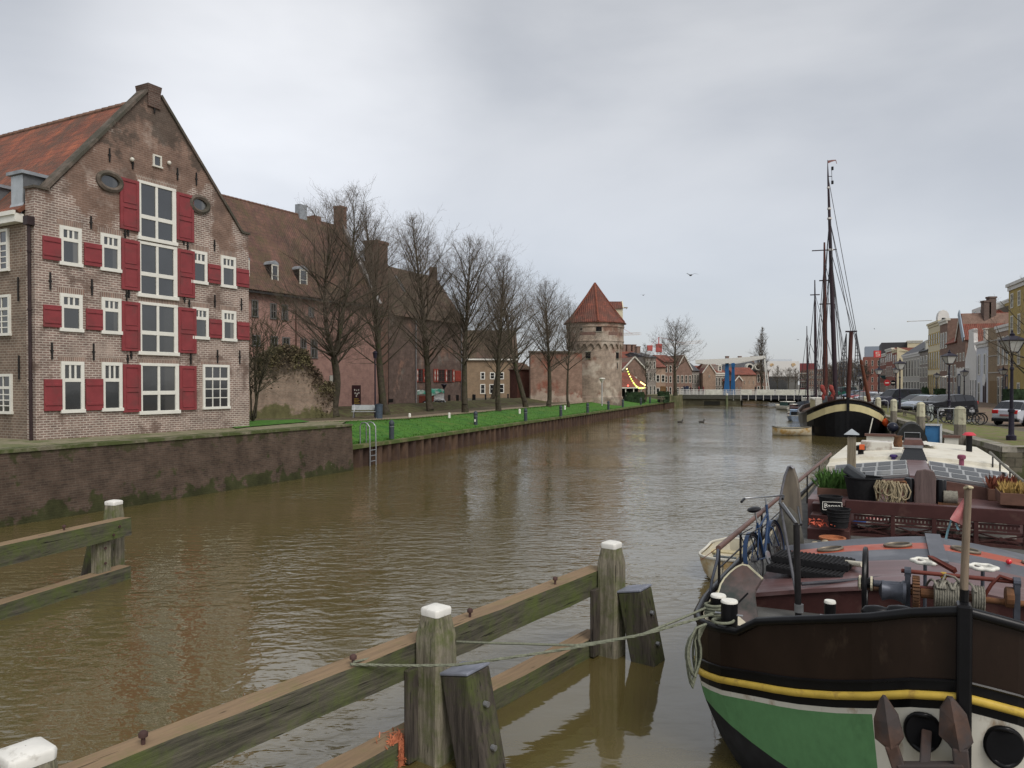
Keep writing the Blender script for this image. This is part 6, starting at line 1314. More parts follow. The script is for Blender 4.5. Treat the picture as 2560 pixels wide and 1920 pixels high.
# jackstaff with pennant at the stem
FP = bp(2421,1214,.05); PW = wood('grey_pole_wood', (.28,.22,.16), (.15,.115,.085))
fp = MB().tube([(.0,.06,2.15),(.006,.055,2.36)], .033, 8).build('flag_socket', PAINTK, barge)
fp = MB().tube([(.0,.06,2.25),(.01,.05,2.7),(FP.x,.05,FP.z)], [.030,.029,.026], 8).build('flagpole', PW, barge, smooth=50)
fl = [[bp(2414,1240,.05)],[]]; A, B_, C_ = bp(2414,1238,.05), bp(2374,1297,.05), bp(2412,1317,.05); rows = []
for i in range(9):
    f = i/8; p, q = A.lerp(B_, f), A.lerp(C_, f); rows.append([p.lerp(q, j/6)+Vector((0,.02*math.sin(4*f+j*.9)*f,.0)) for j in range(7)])
MB().grid(rows).build('pennant', mat('pink_cloth', (.55,.20,.20), .85, var=.2, scale=6, dirt=((.55,.30,.28), .55), dscale=6), fp, smooth=60)
for x0,y0,x1,y1 in ((2378,1300,2365,1348),(2390,1308,2397,1325)):
    p, q = bp(x0,y0,.05), bp(x1,y1,.05); MB().grid([[p+Vector((-.006,0,0)),p+Vector((.006,0,0))],[p.lerp(q,.5)+Vector((-.010,.02,0)),p.lerp(q,.5)+Vector((.006,.01,0))],[q+Vector((-.010,0,0)),q+Vector((.008,0,0))]]).build('ribbon', mat('blue_ribbon', (.14,.24,.28), .8), fp)
MB().tube([bp(2412,1220,.03),bp(2421,1217,.0),bp(2430,1219,.03),bp(2421,1221,.08)], .012, 6, closed=True).build('lashing', mat('pale_cord', (.5,.44,.3), .9), fp)
# davit post on the left with its strut and arm
DK = mat('dark_tube', (.018,.017,.018), .4, var=.3)
a = bp(1998,1560,2.1); t = bp(1991,1311,2.1)
dv = MB().tube([a-Vector((0,0,.3)), t], .036, 10).build('davit_post', DK, barge, smooth=50)
MB().lathe([(.05,0),(.05,.09)], tuple(a+(t-a)*.12), 12).build('clamp', STEEL, dv)
e = bp(1950,1258,3.4)
MB().tube([t, e], .022, 8).build('arm', DK, dv, smooth=50); MB().tube([e, bp(1990,1482,2.25)], .016, 6).build('strut', mat('grey_strut', (.10,.10,.11), .5), dv)
MB().tube([t+Vector((.0,0,.02)), bp(1957,1258,3.5)], .012, 6).build('stay', STEEL, dv); MB().tube([t+Vector((.05,0,0)), bp(1995,1268,4.6)], .016, 6).build('brace', DK, dv)
# leeboards
LB = mat('leeboard_varnish', (.10,.065,.055), .4, var=.3, scale=3, c2=(.14,.11,.105), thr=.5, dirt=((.05,.06,.055), .60), dscale=1.6)
pts = [bp(x,y,2.0+.5*(1567-y)/160) for x,y in ((1795,1500),(1797,1482),(1803,1461),(1813,1445),(1826,1431),(1842,1418),(1857,1411),(1870,1414),(1907,1447),(1890,1476),(1888,1490),(1892,1520),(1894,1556),(1862,1567),(1832,1562),(1812,1545))]
o = MB().slab(pts, .06).build('leeboard', LB, barge); MB().tube([p+Vector((0,-.02,0)) for p in pts[:9]], .018, 6).build('pale_edge', mat('leeboard_edge', (.5,.47,.33), .6), o, smooth=60)
a, b_ = bp(1842,1510,2.03), bp(1871,1481,2.15); MB().bar(a-Vector((0,.045,0)), b_-Vector((0,.045,0)), .02,.03,up=(0,1,0)).build('slot', OPEN, o)
pts = [bp(x,y,6.0) for x,y in ((1951,1258),(1957,1220),(1964,1188),(1973,1166),(1978,1164),(1985,1170),(1994,1196),(2000,1230),(2004,1270),(2006,1300),(1998,1325),(1984,1352),(1968,1374),(1954,1372),(1950,1330),(1949,1290))]
o = MB().slab(pts, .16).build('leeboard', mat('leeboard_weathered', (.17,.145,.11), .6, var=.3, scale=3, stretch=(3,3,.5), c2=(.11,.095,.08), thr=.5), barge, bevel=.02)
MB().tube([p+Vector((-.0,-.085,0)) for p in pts[:6]], .022, 6).build('iron_edge', mat('leeboard_iron', (.22,.22,.24), .5, .4), o, smooth=60)
# tarpaulin bundle behind the bicycle
c = bp(1972,1335,5.6); mb = MB(); r8 = random.Random(8)
mb.lathe([(.02,.42),(.14,.3),(.2,.05),(.24,-.2),(.2,-.38),(.05,-.42)], tuple(c), 12, sy=.7)
free(mb, 'tarpaulin', mat('grey_tarpaulin', (.075,.072,.06), .8, var=.4, scale=5, bump=.05), 'grey crumpled tarpaulin bundle tied behind the bicycle', 'tarpaulin', smooth=50)
# handrail along the port side
def railpt(y, f0=(1803,1367), f1=(2089,1126)):
    x = float(np.interp(y, [2.7,6,10,15], [-2.47,-2.46,-2.3,-1.92])); w = BG_ @ Vector((x,y,0)); px = 1280+FPX*w.x/w.y; k = (px-f0[0])/(f1[0]-f0[0]); py = f0[1]+(f1[1]-f0[1])*k
    return Vector((x, y, CAMZ+(960-py)*w.y/FPX))
HR = mat('handrail_wood', (.13,.075,.06), .45, var=.25, scale=4, stretch=(1,.3,1)); 
pts = [railpt(y) for y in (2.75,4,5.5,7,9,11,13,14.6)]
hr = MB().tube(pts, .036, 8).build('handrail', HR, barge, smooth=50)
MB().tube([pts[0]+Vector((0,-.03,-.01)), bp(1793,1400,2.6), bp(1780,1450,2.5), bp(1772,1505,2.45)], .018, 6).build('rail_end', GRS, hr, smooth=50)
mid = []
for y in (2.8,4.3,6.2,8.0,9.6,11.2,12.8,14.4):
    p = railpt(y); zb_ = float(np.interp(y, ST_Y, ST_R))
    MB().tube([(p.x,p.y,zb_-.05),p], .018, 6).build('stanchion', DK, hr); mid.append(Vector((p.x,p.y,(p.z+zb_)/2)))
MB().tube(mid, .012, 6).build('mid_rail', DK, hr, smooth=50)
# raised deck aft of the bench with steps
zD = 1.80
MB().box(-1.95,1.95,8.55,13.4,.9,zD).build('raised_deck', BRT, barge)
for px0,px1,pyt,pyb,y0,y1 in ((2018,2124,1320,1364,7.35,7.75),(2026,2124,1286,1322,7.75,8.15),(2030,2124,1258,1290,8.15,8.545)):
    a = bp(px0,pyt,y0); b_ = bp(px1,pyb,y0); z = a.z; MB().box(a.x,b_.x,y0,y1,.9,z).build('step', BRN, barge, bevel=.012)
# carved bench
bn = thing('bench', 'dark red-brown bench with carved openwork back across the barge deck', 'bench', loc=BG_ @ Vector((0,8.0,1.0)), rz=math.atan2(-.447,.894))
by0 = 8.0
def bq(px, py): p = bp(px, py, by0); return p.x, p.z-1.0
xL = bq(2119,1300)[0]; xR = bq(2568,1300)[0]; zT = bq(2131,1250)[1]; zB = bq(2131,1366)[1]; zh = zT-zB
zr = lambda f: zB+zh*f
MB().box(xL-.04,xR+.04,-.05,.05,zr(.72),zT).build('top_rail', BRN, bn, bevel=.01)
for a, b_ in ((.50,.535),(.22,.30),(.06,.20)): MB().box(xL,xR,-.03,.03,zr(a),zr(b_)).build('rail', BRN, bn)
mb = MB(); n = 44
for i in range(n):                                       # pierced frieze
    x = xL+.1+(xR-xL-.2)*i/n; w = (xR-xL-.2)/n; z0, z1 = zr(.56), zr(.70)
    mb.box(x,x+w*.62,-.015,.015,z0,z1); mb.box(x+w*.62,x+w,-.015,.015,z0,z0+(z1-z0)*.3); mb.box(x+w*.62,x+w,-.015,.015,z1-(z1-z0)*.3,z1)
mb.build('pierced_frieze', BRN, bn)
xs = [xL+.0]+[bq(p,1300)[0] for p in (2232,2335,2440)]+[xR-.0]
for i, x in enumerate(xs):
    w = .055 if i in (0,4) else .035; MB().box(x-w,x+w,-.045,.045,zB if i in (0,4) else zr(.06),zr(.72)).build('post', BRN, bn, bevel=.006)
for i in range(4):
    a, b_ = xs[i]+.04, xs[i+1]-.04; mb = MB(); mb.bar((a,0,zr(.31)),(b_,0,zr(.49)),.022,.02,up=(0,1,0)); mb.bar((a,.003,zr(.49)),(b_,.003,zr(.31)),.022,.02,up=(0,1,0)); mb.lathe([(.035,-.02),(.035,.02)], ((a+b_)/2,0,zr(.40)), 10, ax='y'); mb.build('crossed_slats', BRN, bn)
MB().box(xL+.05,xR-.05,.05,.42,zr(.30),zr(.34)).build('seat', BRN, bn)
for x in (xL+.1, xR-.1, (xL+xR)/2): MB().box(x-.035,x+.035,.36,.42,zB-.05,zr(.30)).build('leg', BRN, bn)
# things stowed behind the bench and at the steps
for px0,py0,px1,py1,c,lb,nm in ((2250,1318,2330,1326,(.5,.5,.5),'grey-white fender tube lying behind the middle openings of the bench','fender'),(2345,1322,2420,1318,(.45,.43,.38),'pale folded cloth strip behind the pink pennant','cloth'),(2145,1313,2230,1300,(.55,.55,.52),'white plank lying behind the left openings of the bench','plank'),(2400,1330,2540,1342,(.5,.49,.44),'pale long bundle lying behind the right openings of the bench','bundle')):
    a, b_ = bp(px0,py0,8.3), bp(px1,py1,8.3); free(MB().bar(a,b_,.14,.06), nm, mat(nm+'_paint', c, .6, var=.15), lb, nm)
mb = MB(); r2_ = random.Random(77)
mb.grid([[(-1.05+2.3*i/26, 8.40+.06*math.sin(i*1.3+k)+.03*r2_.random(), 1.0+.13*k+.02*math.sin(i*2.3)) for i in range(27)] for k in range(6)])
free(mb, 'sailcloth', mat('crumpled_sailcloth', (.36,.34,.30), .85, var=.5, scale=5, c2=(.10,.085,.075), thr=.52), 'crumpled pale sailcloth stowed behind the carved bench', 'sailcloth', smooth=60)
free(MB().ball(bp(2150,1309,8.35), .11, 10, 6, .6, 1.4, .8), 'blue_bag', mat('blue_plastic', (.03,.10,.34), .5, var=.2), 'small blue plastic bag behind the left end of the bench', 'bag', smooth=60)
free(MB().ball(bp(2184,1298,8.4), .075, 10, 6, .5, 2.0, .8), 'red_float', mat('red_white_float', (.5,.04,.05), .5, c2=(.6,.55,.5), thr=.5, var=.1), 'small red and white float behind the left end of the bench', 'float', smooth=60)
def bucket(label, px, pyt, pyb, yl, r0, mname, letter=None, ribs=False):
    t, b_ = bp(px,pyt,yl), bp(px,pyb,yl); h = t.z-b_.z; q = thing('bucket', label, 'bucket', loc=BG_ @ Vector((b_.x,yl,b_.z)), rz=math.atan2(-.447,.894), group='black buckets by the barge steps')
    pr = [(r0*.78,0),(r0,h*.93),(r0*1.06,h*.94),(r0*1.06,h),(r0*.95,h),(r0*.75,.02),(.001,.02)]
    MB().lathe(pr, n=20, caps=False).build('body', mats_, q, smooth=40)
    if ribs:
        for f in (.35,.6,.8): MB().tube([(r0*(.79+.22*f)*math.cos(a), r0*(.79+.22*f)*math.sin(a), h*f) for a in [2*math.pi*k/20 for k in range(20)]], .012, 5, closed=True).build('rib', mats_, q)
    return q, h
q, h = bucket('upper black bucket with a white lettered label, standing beside the bench', 2076,1240,1283, 7.9, .20, 'x')
for nm, tx, sz, dz in (('lettering', 'Banna', .115, 0),):
    cu = bpy.data.curves.new('txt', 'FONT'); cu.body = tx; cu.size = sz; cu.align_x = 'CENTER'; cu.extrude = .001
    to = bpy.data.objects.new('txt', cu); COL.objects.link(to); dg = bpy.context.evaluated_depsgraph_get(); me = bpy.data.meshes.new_from_object(to.evaluated_get(dg)); bpy.data.objects.remove(to)
    o = bpy.data.objects.new('lettering', me); COL.objects.link(o); o.parent = q; o.location = (.045, -.205, h*.40); o.rotation_euler = (R(84),0,R(12)); me.materials.append(WHITE)
fr_ = MB(); 
for a, b_ in (((-.16,-.02),(.16,-.02)),((-.16,.12),(.16,.12)),((-.16,-.02),(-.16,.12)),((.16,-.02),(.16,.12))): fr_.bar((a[0],0,a[1]),(b_[0],0,b_[1]),.008,.008)
o = fr_.build('label_frame', WHITE, q); o.location = (.045,-.207,h*.36); o.rotation_euler = (R(-6),0,R(12))
bucket('lower ribbed black bucket hanging in front of the steps', 2096,1271,1318, 7.3, .19, 'y', ribs=True)
c = bp(2050,1306,7.2); mb = MB(); r7 = random.Random(2)
for i in range(40): p = c+Vector((r7.gauss(0,.10),r7.gauss(0,.05),abs(r7.gauss(0,.04))-.05)); s = .05; mb.add([p+Vector((r7.uniform(-s,s),r7.uniform(-s,s),r7.uniform(-s,s))) for _ in range(3)], [(0,1,2)])
free(mb, 'orange_net', mat('orange_net', (.55,.12,.07), .8, var=.3), 'crumpled orange net lying on the step next to the buckets', 'net')
c = bp(2081,1358,6.6); free(MB().lathe([(.001,-.04),(.15,-.04),(.19,.06),(.21,.07),(.21,.10),(.18,.10),(.17,.06),(.001,.05)], tuple(c), 16), 'flower_pot', mat('terracotta', (.34,.13,.06), .8, var=.2), 'wide terracotta bowl on deck left of the bench', 'pot', smooth=40)
c = bp(2106,1362,6.9); free(MB(Matrix.Translation(c) @ Matrix.Rotation(.3,4,'Z')).box(-.13,.13,-.08,.08,-.03,.025), 'white_box', WHITE, 'small flat white box on deck beside the bench leg', 'box', bevel=.01)
mb = MB()
for k in range(9): p = bp(1995+k*8.5,1368-k*1.2+4*math.sin(k*2.1),6.2); mb.ball(p+Vector((0,0,-.01)), .05+.02*math.sin(k*1.7), 8, 5, .7)
free(mb, 'rope_pile', mat('pale_rope', (.36,.31,.22), .95, var=.4, scale=20, bump=.02), 'heap of pale old rope along the cabin edge, left of the terracotta bowl', 'rope', smooth=60)
# planters, tub, rope rack, tabernacle
SOIL = mat('brown_plank', (.13,.07,.05), .7, var=.25, scale=4); LEAF = mat('herb_leaves', (.07,.15,.035), .8, var=.5, scale=8)
def planter(label, px0, px1, pyt, pyb, yl, dp, plant):
    a, b_ = bp(px0,pyt,yl), bp(px1,pyb,yl); q = thing('planter', label, 'planter', loc=BG_ @ Vector((a.x,yl,b_.z)), rz=math.atan2(-.447,.894)); w, h = b_.x-a.x, a.z-b_.z
    mb = MB(); mb.box(0,w,0,.03,0,h); mb.box(0,w,dp-.03,dp,0,h); mb.box(0,.03,.03,dp-.03,0,h); mb.box(w-.03,w,.03,dp-.03,0,h); mb.box(.03,w-.03,.03,dp-.03,0,h*.85); mb.build('box', SOIL, q, bevel=.008)
    mb = MB(); r6 = random.Random(px0)
    for i in range(plant[0]):
        p = Vector((r6.uniform(.04,w-.04), r6.uniform(.04,dp-.04), h*.85)); L_ = plant[1]*r6.uniform(.4,1.1); d = Vector((r6.gauss(0,.35),r6.gauss(0,.35),1)).normalized(); e = p+d*L_; s = Vector((r6.uniform(-1,1),r6.uniform(-1,1),.2)).normalized()*plant[2]
        mb.add([p-s*.3,p+s*.3,p.lerp(e,.6)+s,e,p.lerp(e,.6)-s], [(0,1,2,3,4)])
    mb.build('plants', plant[3], q)
planter('wooden planter of green herbs on the barge deck beside the handrail', 2043,2120,1219,1248, 9.3, .5, (420,.42,.02,LEAF))
planter('wooden planter with dry yellow straw near the right edge of the barge', 2500,2600,1232,1268, 8.9, .7, (300,.22,.02,mat('dry_straw', (.36,.24,.08), .9, var=.4)))
planter('weathered wooden planter with rust-brown leaves in front of the black deck pipe', 2470,2545,1222,1256, 9.8, .5, (160,.3,.035,mat('rust_leaves', (.16,.05,.03), .9, var=.4)))
a = bp(2158,1242,9.0); q = thing('tub', 'big black plastic mortar tub with a smaller tub tilted inside it', 'tub', loc=BG_ @ Vector((a.x,a.y,zD)), rz=math.atan2(-.447,.894))
MB().lathe([(.26,0),(.33,.40),(.345,.41),(.345,.43),(.31,.43),(.25,.03),(.001,.03)], n=22, caps=False).build('tub_body', mats_, q, smooth=40)
MB(Matrix.Translation((-.2,.05,.42)) @ Matrix.Rotation(R(35),4,'Y')).box(-.2,.2,-.16,.16,-.02,.16).build('inner_tub', mat('grey_black_plastic', (.05,.055,.06), .5, var=.2), q, bevel=.04)
rk = thing('rope_rack', 'pale ropes hung in many loops over a rack in the middle of the deck', 'rope', M=BG_)
y0 = 8.75; a, b_ = bp(2194,1206,y0), bp(2264,1204,y0); mb = MB(); mb.tube([a,b_], .02, 6)
for p in (a, b_): mb.tube([p, (p.x,p.y,zD)], .02, 6)
mb.build('rack', RUSTY, rk); mb = MB(); r5 = random.Random(6)
for i in range(26):
    x = a.x+(b_.x-a.x)*r5.random(); w = r5.uniform(.03,.1); dp = r5.uniform(.22,.40); yj = y0-.05-r5.random()*.1; zz_ = a.z+r5.uniform(-.02,.06)
    mb.tube([(x-w*.3,yj+.1,zz_-.1),(x-w*.2,yj,zz_),(x-w,yj-.03,zz_-dp*.5),(x-w*.6,yj-.03,zz_-dp*.9),(x,yj-.04,zz_-dp),(x+w*.7,yj-.03,zz_-dp*.85),(x+w,yj-.03,zz_-dp*.45),(x+w*.4,yj,zz_),(x+w*.3,yj+.1,zz_-.1)], .0135, 6)
mb.build('rope_loops', mat('tan_rope', (.30,.25,.16), .95, var=.35, scale=25, bump=.01), rk, smooth=60)
a, b_ = bp(2287,1172,9.0), bp(2339,1262,9.0); c = (a.x+b_.x)/2; w = (b_.x-a.x)/2
tb = MB().prism([(c-w,zD-.1),(c+w,zD-.1),(c+w,a.z-.12),(c+w*.8,a.z-.03),(c,a.z),(c-w*.8,a.z-.03),(c-w,a.z-.12)], 8.95, 9.05).build('tabernacle_board', wood('weathered_brown_board', (.17,.125,.115), (.11,.08,.075)), barge, bevel=.012)
for s in (-1, 1): MB().lathe([(.085,zD-.05),(.085,a.z-.2),(.07,a.z-.18)], (c+s*(w+.09),9.05,0), 14).build('mast_case', PAINTK, barge, smooth=40)
p = bp(2376,1243,9.0); MB().lathe([(.05,-.12),(.12,-.11),(.115,-.05),(.12,0),(.115,.05),(.12,.11),(.05,.12)], tuple(p), 14, ax='x').build('rope_drum', ROPEM, barge, smooth=50); MB().box(p.x-.2,p.x+.2,8.9,9.1,zD,p.z-.1).build('drum_stand', RUSTY, barge)
# glazed hatch roof
HG = mat('hatch_glass_frame', (.34,.35,.35), .4, .2, var=.12); HB_ = mat('hatch_wood', (.13,.07,.055), .5, var=.25, stretch=(1,4,1))
zrid, zed = 2.16, 1.93
mb = MB(); mb.prism([(-1.8,zD),(1.8,zD),(1.8,zed),(0,zrid),(-1.8,zed)], 10.0, 13.38); mb.build('hatch_roof', HB_, barge)
for k, y0 in enumerate((10.1,11.1,12.1)):
    for s in (-1, 1):
        x0, x1 = .22*s, 1.7*s; za, zb2 = zrid-.13*.22/1, zrid-(zrid-zed)*1.7/1.8
        pts = [(x0,y0,za+.05),(x1,y0,zb2+.05),(x1,y0+.30,zb2+.13),(x0,y0+.30,za+.13)]
        o = MB().slab(pts, .05).build('skylight', HG, barge); mb = MB()
        for i in range(5):
            f0, f1 = (i+.08)/5, (i+.92)/5; P4 = lambda f, g: Vector(pts[0]).lerp(Vector(pts[1]), f).lerp(Vector(pts[3]).lerp(Vector(pts[2]), f), g)+Vector((0,-.012,.03))
            mb.add([P4(f0,.15),P4(f1,.15),P4(f1,.85),P4(f0,.85)], [(0,1,2,3)])
        mb.build('pane', GLASS, o)
MB().box(-.2,.2,9.9,13.38,zrid-.06,zrid+.04).build('hatch_ridge', BRT, barge)
# white after cabin
CW = mat('cream_cabin_paint', (.66,.63,.53), .5, var=.07, scale=2, dirt=((.50,.45,.34), .66), dscale=1.5)
def wz(x, k=0): return 2.16-.16*(abs(x)/2)**1.6+k
XS = [-1+2*i/12 for i in range(13)]
rows = [[(x*w, y, wz(x*w, k)) for x in XS] for y, w, k in ((13.5,1.98,-.06),(14.2,1.96,-.02),(14.21,1.95,.06),(19.0,1.7,.12))]
mb = MB(); mb.grid(rows); mb.grid([[(x*1.98,13.5,1.3) for x in XS], rows[0]]); mb.grid([[(x*1.7,19.0,1.3) for x in XS], rows[-1]])
for s in (0,-1): mb.grid([[(r[s][0],r[s][1],1.2) for r in rows],[r[s] for r in rows]])
wc = mb.build('after_cabin', CW, barge)
a, b_ = bp(2249,1150,14.0), bp(2320,1122,14.0); c = (a.x+b_.x)/2; w = (b_.x-a.x)/2
sk = MB().taper((c,14.5), w*2, 1.0, wz(0,-.05), b_.z, .62, .8).build('skylight', GLASSD, barge)
MB().box(c-w*.68,c+w*.68,14.05,14.95,b_.z+.001,b_.z+.07).build('skylight_rim', STEEL, sk); MB().taper((c,14.5), w*1.5, .9, b_.z+.0705, b_.z+.2, .8).build('skylight_cap', mat('brown_cap', (.10,.05,.04), .5, var=.3), sk)
for px, pyt, pyb, yl, r0, m, nm in ((2234,1136,1152,14.2,.09,mat('purple_cap', (.05,.03,.12), .4),'cowl_vent'),(2404,1137,1160,13.9,.09,mat('mauve_vent', (.20,.06,.10), .4),'cowl_vent'),(2152,1113,1142,15.0,.12,PAINTK,'deck_box')):
    t, b_ = bp(px,pyt,yl), bp(px,pyb,yl); MB().lathe([(r0*.6,b_.z-.1),(r0*.6,(t.z+b_.z)/2),(r0,(t.z+b_.z)/2+.02),(r0,t.z-.02),(r0*.7,t.z)], (t.x,yl,0), 12).build(nm, m, barge, smooth=40)
t = bp(2423,1083,17.0); b_ = bp(2426,1155,17.0); mv = MB().lathe([(.075,wz(1.5)-.4),(.075,t.z-.06)], (t.x,17.0,0), 12).build('stove_pipe', PAINTK, barge, smooth=40); MB().lathe([(.10,t.z-.07),(.17,t.z-.05),(.10,t.z+.02),(.02,t.z+.03)], (t.x,17.0,0), 14).build('red_cowl', mat('red_cowl_paint', (.5,.05,.07), .5), mv, smooth=40)
t = bp(2502,1197,10.2); MB().lathe([(.08,zD-.3),(.08,t.z-.22),(.085,t.z-.2),(.085,t.z-.14),(.075,t.z-.13),(.075,t.z)], (t.x,10.2,0), 14).build('stove_pipe', PAINTK, barge, smooth=40)
a, b_ = bp(2152,1118,16.0), bp(2230,1102,16.5); MB().box(a.x,b_.x,15.9,16.5,wz(a.x)+.02,b_.z).build('wheel_box', mat('brown_white_hatch', (.30,.25,.21), .5, c2=(.6,.58,.52), thr=.48, var=.15), barge, bevel=.02)
t = bp(2155,1114,14.7); MB().box(t.x-.06,t.x+.06,14.65,14.77,t.z-.1,t.z+.03).build('orange_lamp', mat('orange_lens', (.6,.12,.04), .4), barge)
t = bp(2245,1108,16.2); MB().lathe([(.10,-.1),(.12,.0),(.09,.14),(.12,.2)], tuple(t), 12).build('bronze_horn', RUSTY, barge, smooth=50)
mb = MB(); p, q = bp(2258,1112,16.8), bp(2340,1108,17.4); n = 10
mb.grid([[(p.x+(q.x-p.x)*i/n, 16.7+.4*j, p.z+.10*math.sin(math.pi*i/n)*math.sin(math.pi*(j+.3)/3)+.03*math.sin(i*2.1)) for i in range(n+1)] for j in range(4)]); mb.build('folded_sailcloth', OFFW, barge, smooth=60)
# wooden chimney post with metal cap
a, b_ = bp(2118,1092,11.2), bp(2139,1200,11.2); c = (a.x+b_.x)/2; w = (b_.x-a.x)
ch = MB().box(c-w/2,c+w/2,11.2,11.2+w,zD-.4,a.z).build('chimney_post', wood('silvered_post', (.30,.26,.19), (.17,.145,.10)), barge, bevel=.01); MB().taper((c,11.2+w/2), w*1.75, w*1.75, a.z+.05, a.z+.17, .06).build('cap', ZINC, ch); MB().box(c-.04,c+.04,11.2+w/2-.04,11.2+w/2+.04,a.z,a.z+.051).build('cap_stem', IRON, ch)
# wheelhouse shapes at the stern
a, b_ = bp(2237,1118,20.3), bp(2325,1060,20.3); c = (a.x+b_.x)/2; w = (b_.x-a.x)/2; h = b_.z-1.6
wh = MB().prism([(c-w,1.5),(c+w,1.5)]+[(c+w*math.cos(t), 1.6+h*math.sin(t)**.8) for t in [math.pi*k/16 for k in range(17)]], 20.3, 21.9).build('wheelhouse_cover', mat('dark_canvas', (.028,.028,.027), .75, var=.3, scale=4), barge)
mb = MB()
for s in (-.45,.45): mb.tube([(c+w*s,20.28,1.7),(c+w*s,20.28,1.6+h*.75)], .012, 5)
mb.tube([(c-w*.45,20.28,1.6+h*.75),(c+w*.45,20.28,1.6+h*.75)], .012, 5); mb.build('window_seam', STEEL, wh)
a, b_ = bp(2316,1122,20.0), bp(2357,1066,20.0); o = MB().box(a.x,b_.x,20.95,21.05,a.z-.2,b_.z).build('side_screen', mat('blue_panel', (.045,.16,.33), .5, var=.12), barge)
mb = MB(); mb.bar((a.x,20.93,b_.z),(b_.x,20.93,b_.z),.06,.06); mb.bar((b_.x,20.93,b_.z+.03),(b_.x,20.93,a.z-.2),.06,.06,up=(0,1,0)); mb.build('screen_frame', mat('pale_frame', (.5,.52,.52), .5), o)
for px0,py0,px1,py1,yl in ((2166,1090,2236,1110,19.3),(2361,1094,2396,1118,19.6)):
    a, b_ = bp(px0,py0,yl), bp(px1,py1,yl); o = MB().box(a.x,b_.x,yl,yl+.06,b_.z,a.z).build('bulwark_panel', OFFW, barge); MB().box(a.x-.05,b_.x+.05,yl-.05,yl+.1,a.z+.001,a.z+.08).build('panel_rail', HB_, o)
t = bp(2232,1068,20.8); MB().ball(tuple(t), .17, 14, 10, .95).build('radar_dome', mat('glossy_navy', (.02,.022,.035), .2), barge, smooth=60); MB().tube([tuple(t), (t.x,20.8,1.4)], .05, 8).build('dome_stand', IRON, barge)
MB().tube([bp(2182,1045,19.5), bp(2170,1098,19.5)], .018, 6).build('aerial', OFFW, barge)
mb = MB(); mb.tube([bp(2475,1131,14.5), bp(2512,1165,12.5), bp(2560,1205,10.8)], .03, 8); mb.build('gangway_rail', mat('grey_rail', (.17,.16,.13), .6, var=.3), barge, smooth=50)
for px, py, yl in ((2482,1138,14.2),(2500,1153,13.1),(2525,1175,12.0),(2552,1198,11.0)): p = bp(px,py,yl); MB().tube([p,(p.x,p.y,1.2)], .018, 6).build('gangway_post', DK, barge)
# ================================================================== FENDERS, ROPES, BOATS
FPOST = wood('mossy_post', (.29,.26,.195), (.10,.09,.065), moss=(.085,.11,.025), mth=.55, mscale=2.6, bump=.02)
FBEAM = wood('mossy_beam', (.125,.115,.085), (.045,.043,.034), moss=(.095,.12,.035), mth=.52, mscale=1.6, vert=False, bump=.02)
FTOP = wood('worn_plank_top', (.27,.19,.115), (.19,.135,.085), moss=(.18,.16,.07), mth=.62, vert=False, bump=.008)
FDK = wood('wet_dark_post', (.10,.085,.07), (.035,.03,.026), moss=(.075,.095,.025), mth=.58, bump=.02)
CAPW = mat('white_post_cap', (.68,.67,.62), .6, var=.08, scale=5, dirt=((.40,.38,.33), .64), dscale=7)
CAPG = mat('lead_post_cap', (.22,.235,.28), .6, .2, var=.2, scale=6)
RUSTN = mat('rusted_bolt', (.07,.04,.035), .8, var=.3)
def fpost(par, x, s, ztop, tap=.72, y=0.0):
    z0 = -.9; h = s/2; c = s*tap/2; mb = MB()
    prof = [(z0,h*1.03),(.2,h*1.02),(ztop-.42,h),(ztop-.30,h*.99),(ztop-.07,c*1.0)]
    rows = []
    for z, a in prof:
        b = a*.80; rows.append([(x-a,y-b,z),(x-b,y-a,z),(x+b,y-a,z),(x+a,y-b,z),(x+a,y+b,z),(x+b,y+a,z),(x-b,y+a,z),(x-a,y+b,z)])
    mb.grid(rows, close=True); p = mb.build('post', FPOST, par, smooth=35)
    rows = []
    for z, a in ((ztop-.075,c*1.03),(ztop-.02,c*1.06),(ztop,c*1.0),(ztop+.02,c*.5),(ztop+.022,.003)):
        b = a*.80; rows.append([(x-a,y-b,z),(x-b,y-a,z),(x+b,y-a,z),(x+a,y-b,z),(x+a,y+b,z),(x+b,y+a,z),(x-b,y+a,z),(x-a,y+b,z)])
    MB().grid(rows, close=True).build('post_cap', CAPW, p, smooth=50, bevel=.006); return p
def brace(par, x, ztop, sgn=-1, out=.84, s=.37):
    a = Vector((x+.06, sgn*.35, ztop)); b = Vector((x+.12, sgn*out, -1.4)); mb = MB(); mb.bar(a-(a-b).normalized()*.0, b, s, s, up=(1,0,0)); o = mb.build('raking_post', FDK, par, bevel=.02)
    mb = MB(); d = (a-b).normalized(); mb.bar(a+d*.002, a+d*.035, s*1.04, s*1.04, up=(1,0,0)); mb.build('raking_post_cap', CAPG, o, bevel=.01)
    for f in (.12,.30):
        p = a.lerp(b,f); MB().lathe([(.03,-.0),(.03,.05),(.012,.055),(.012,.09)], (p.x+.0, p.y-s*.55-.04, p.z), 8, ax='y').build('bolt', STEEL, o)
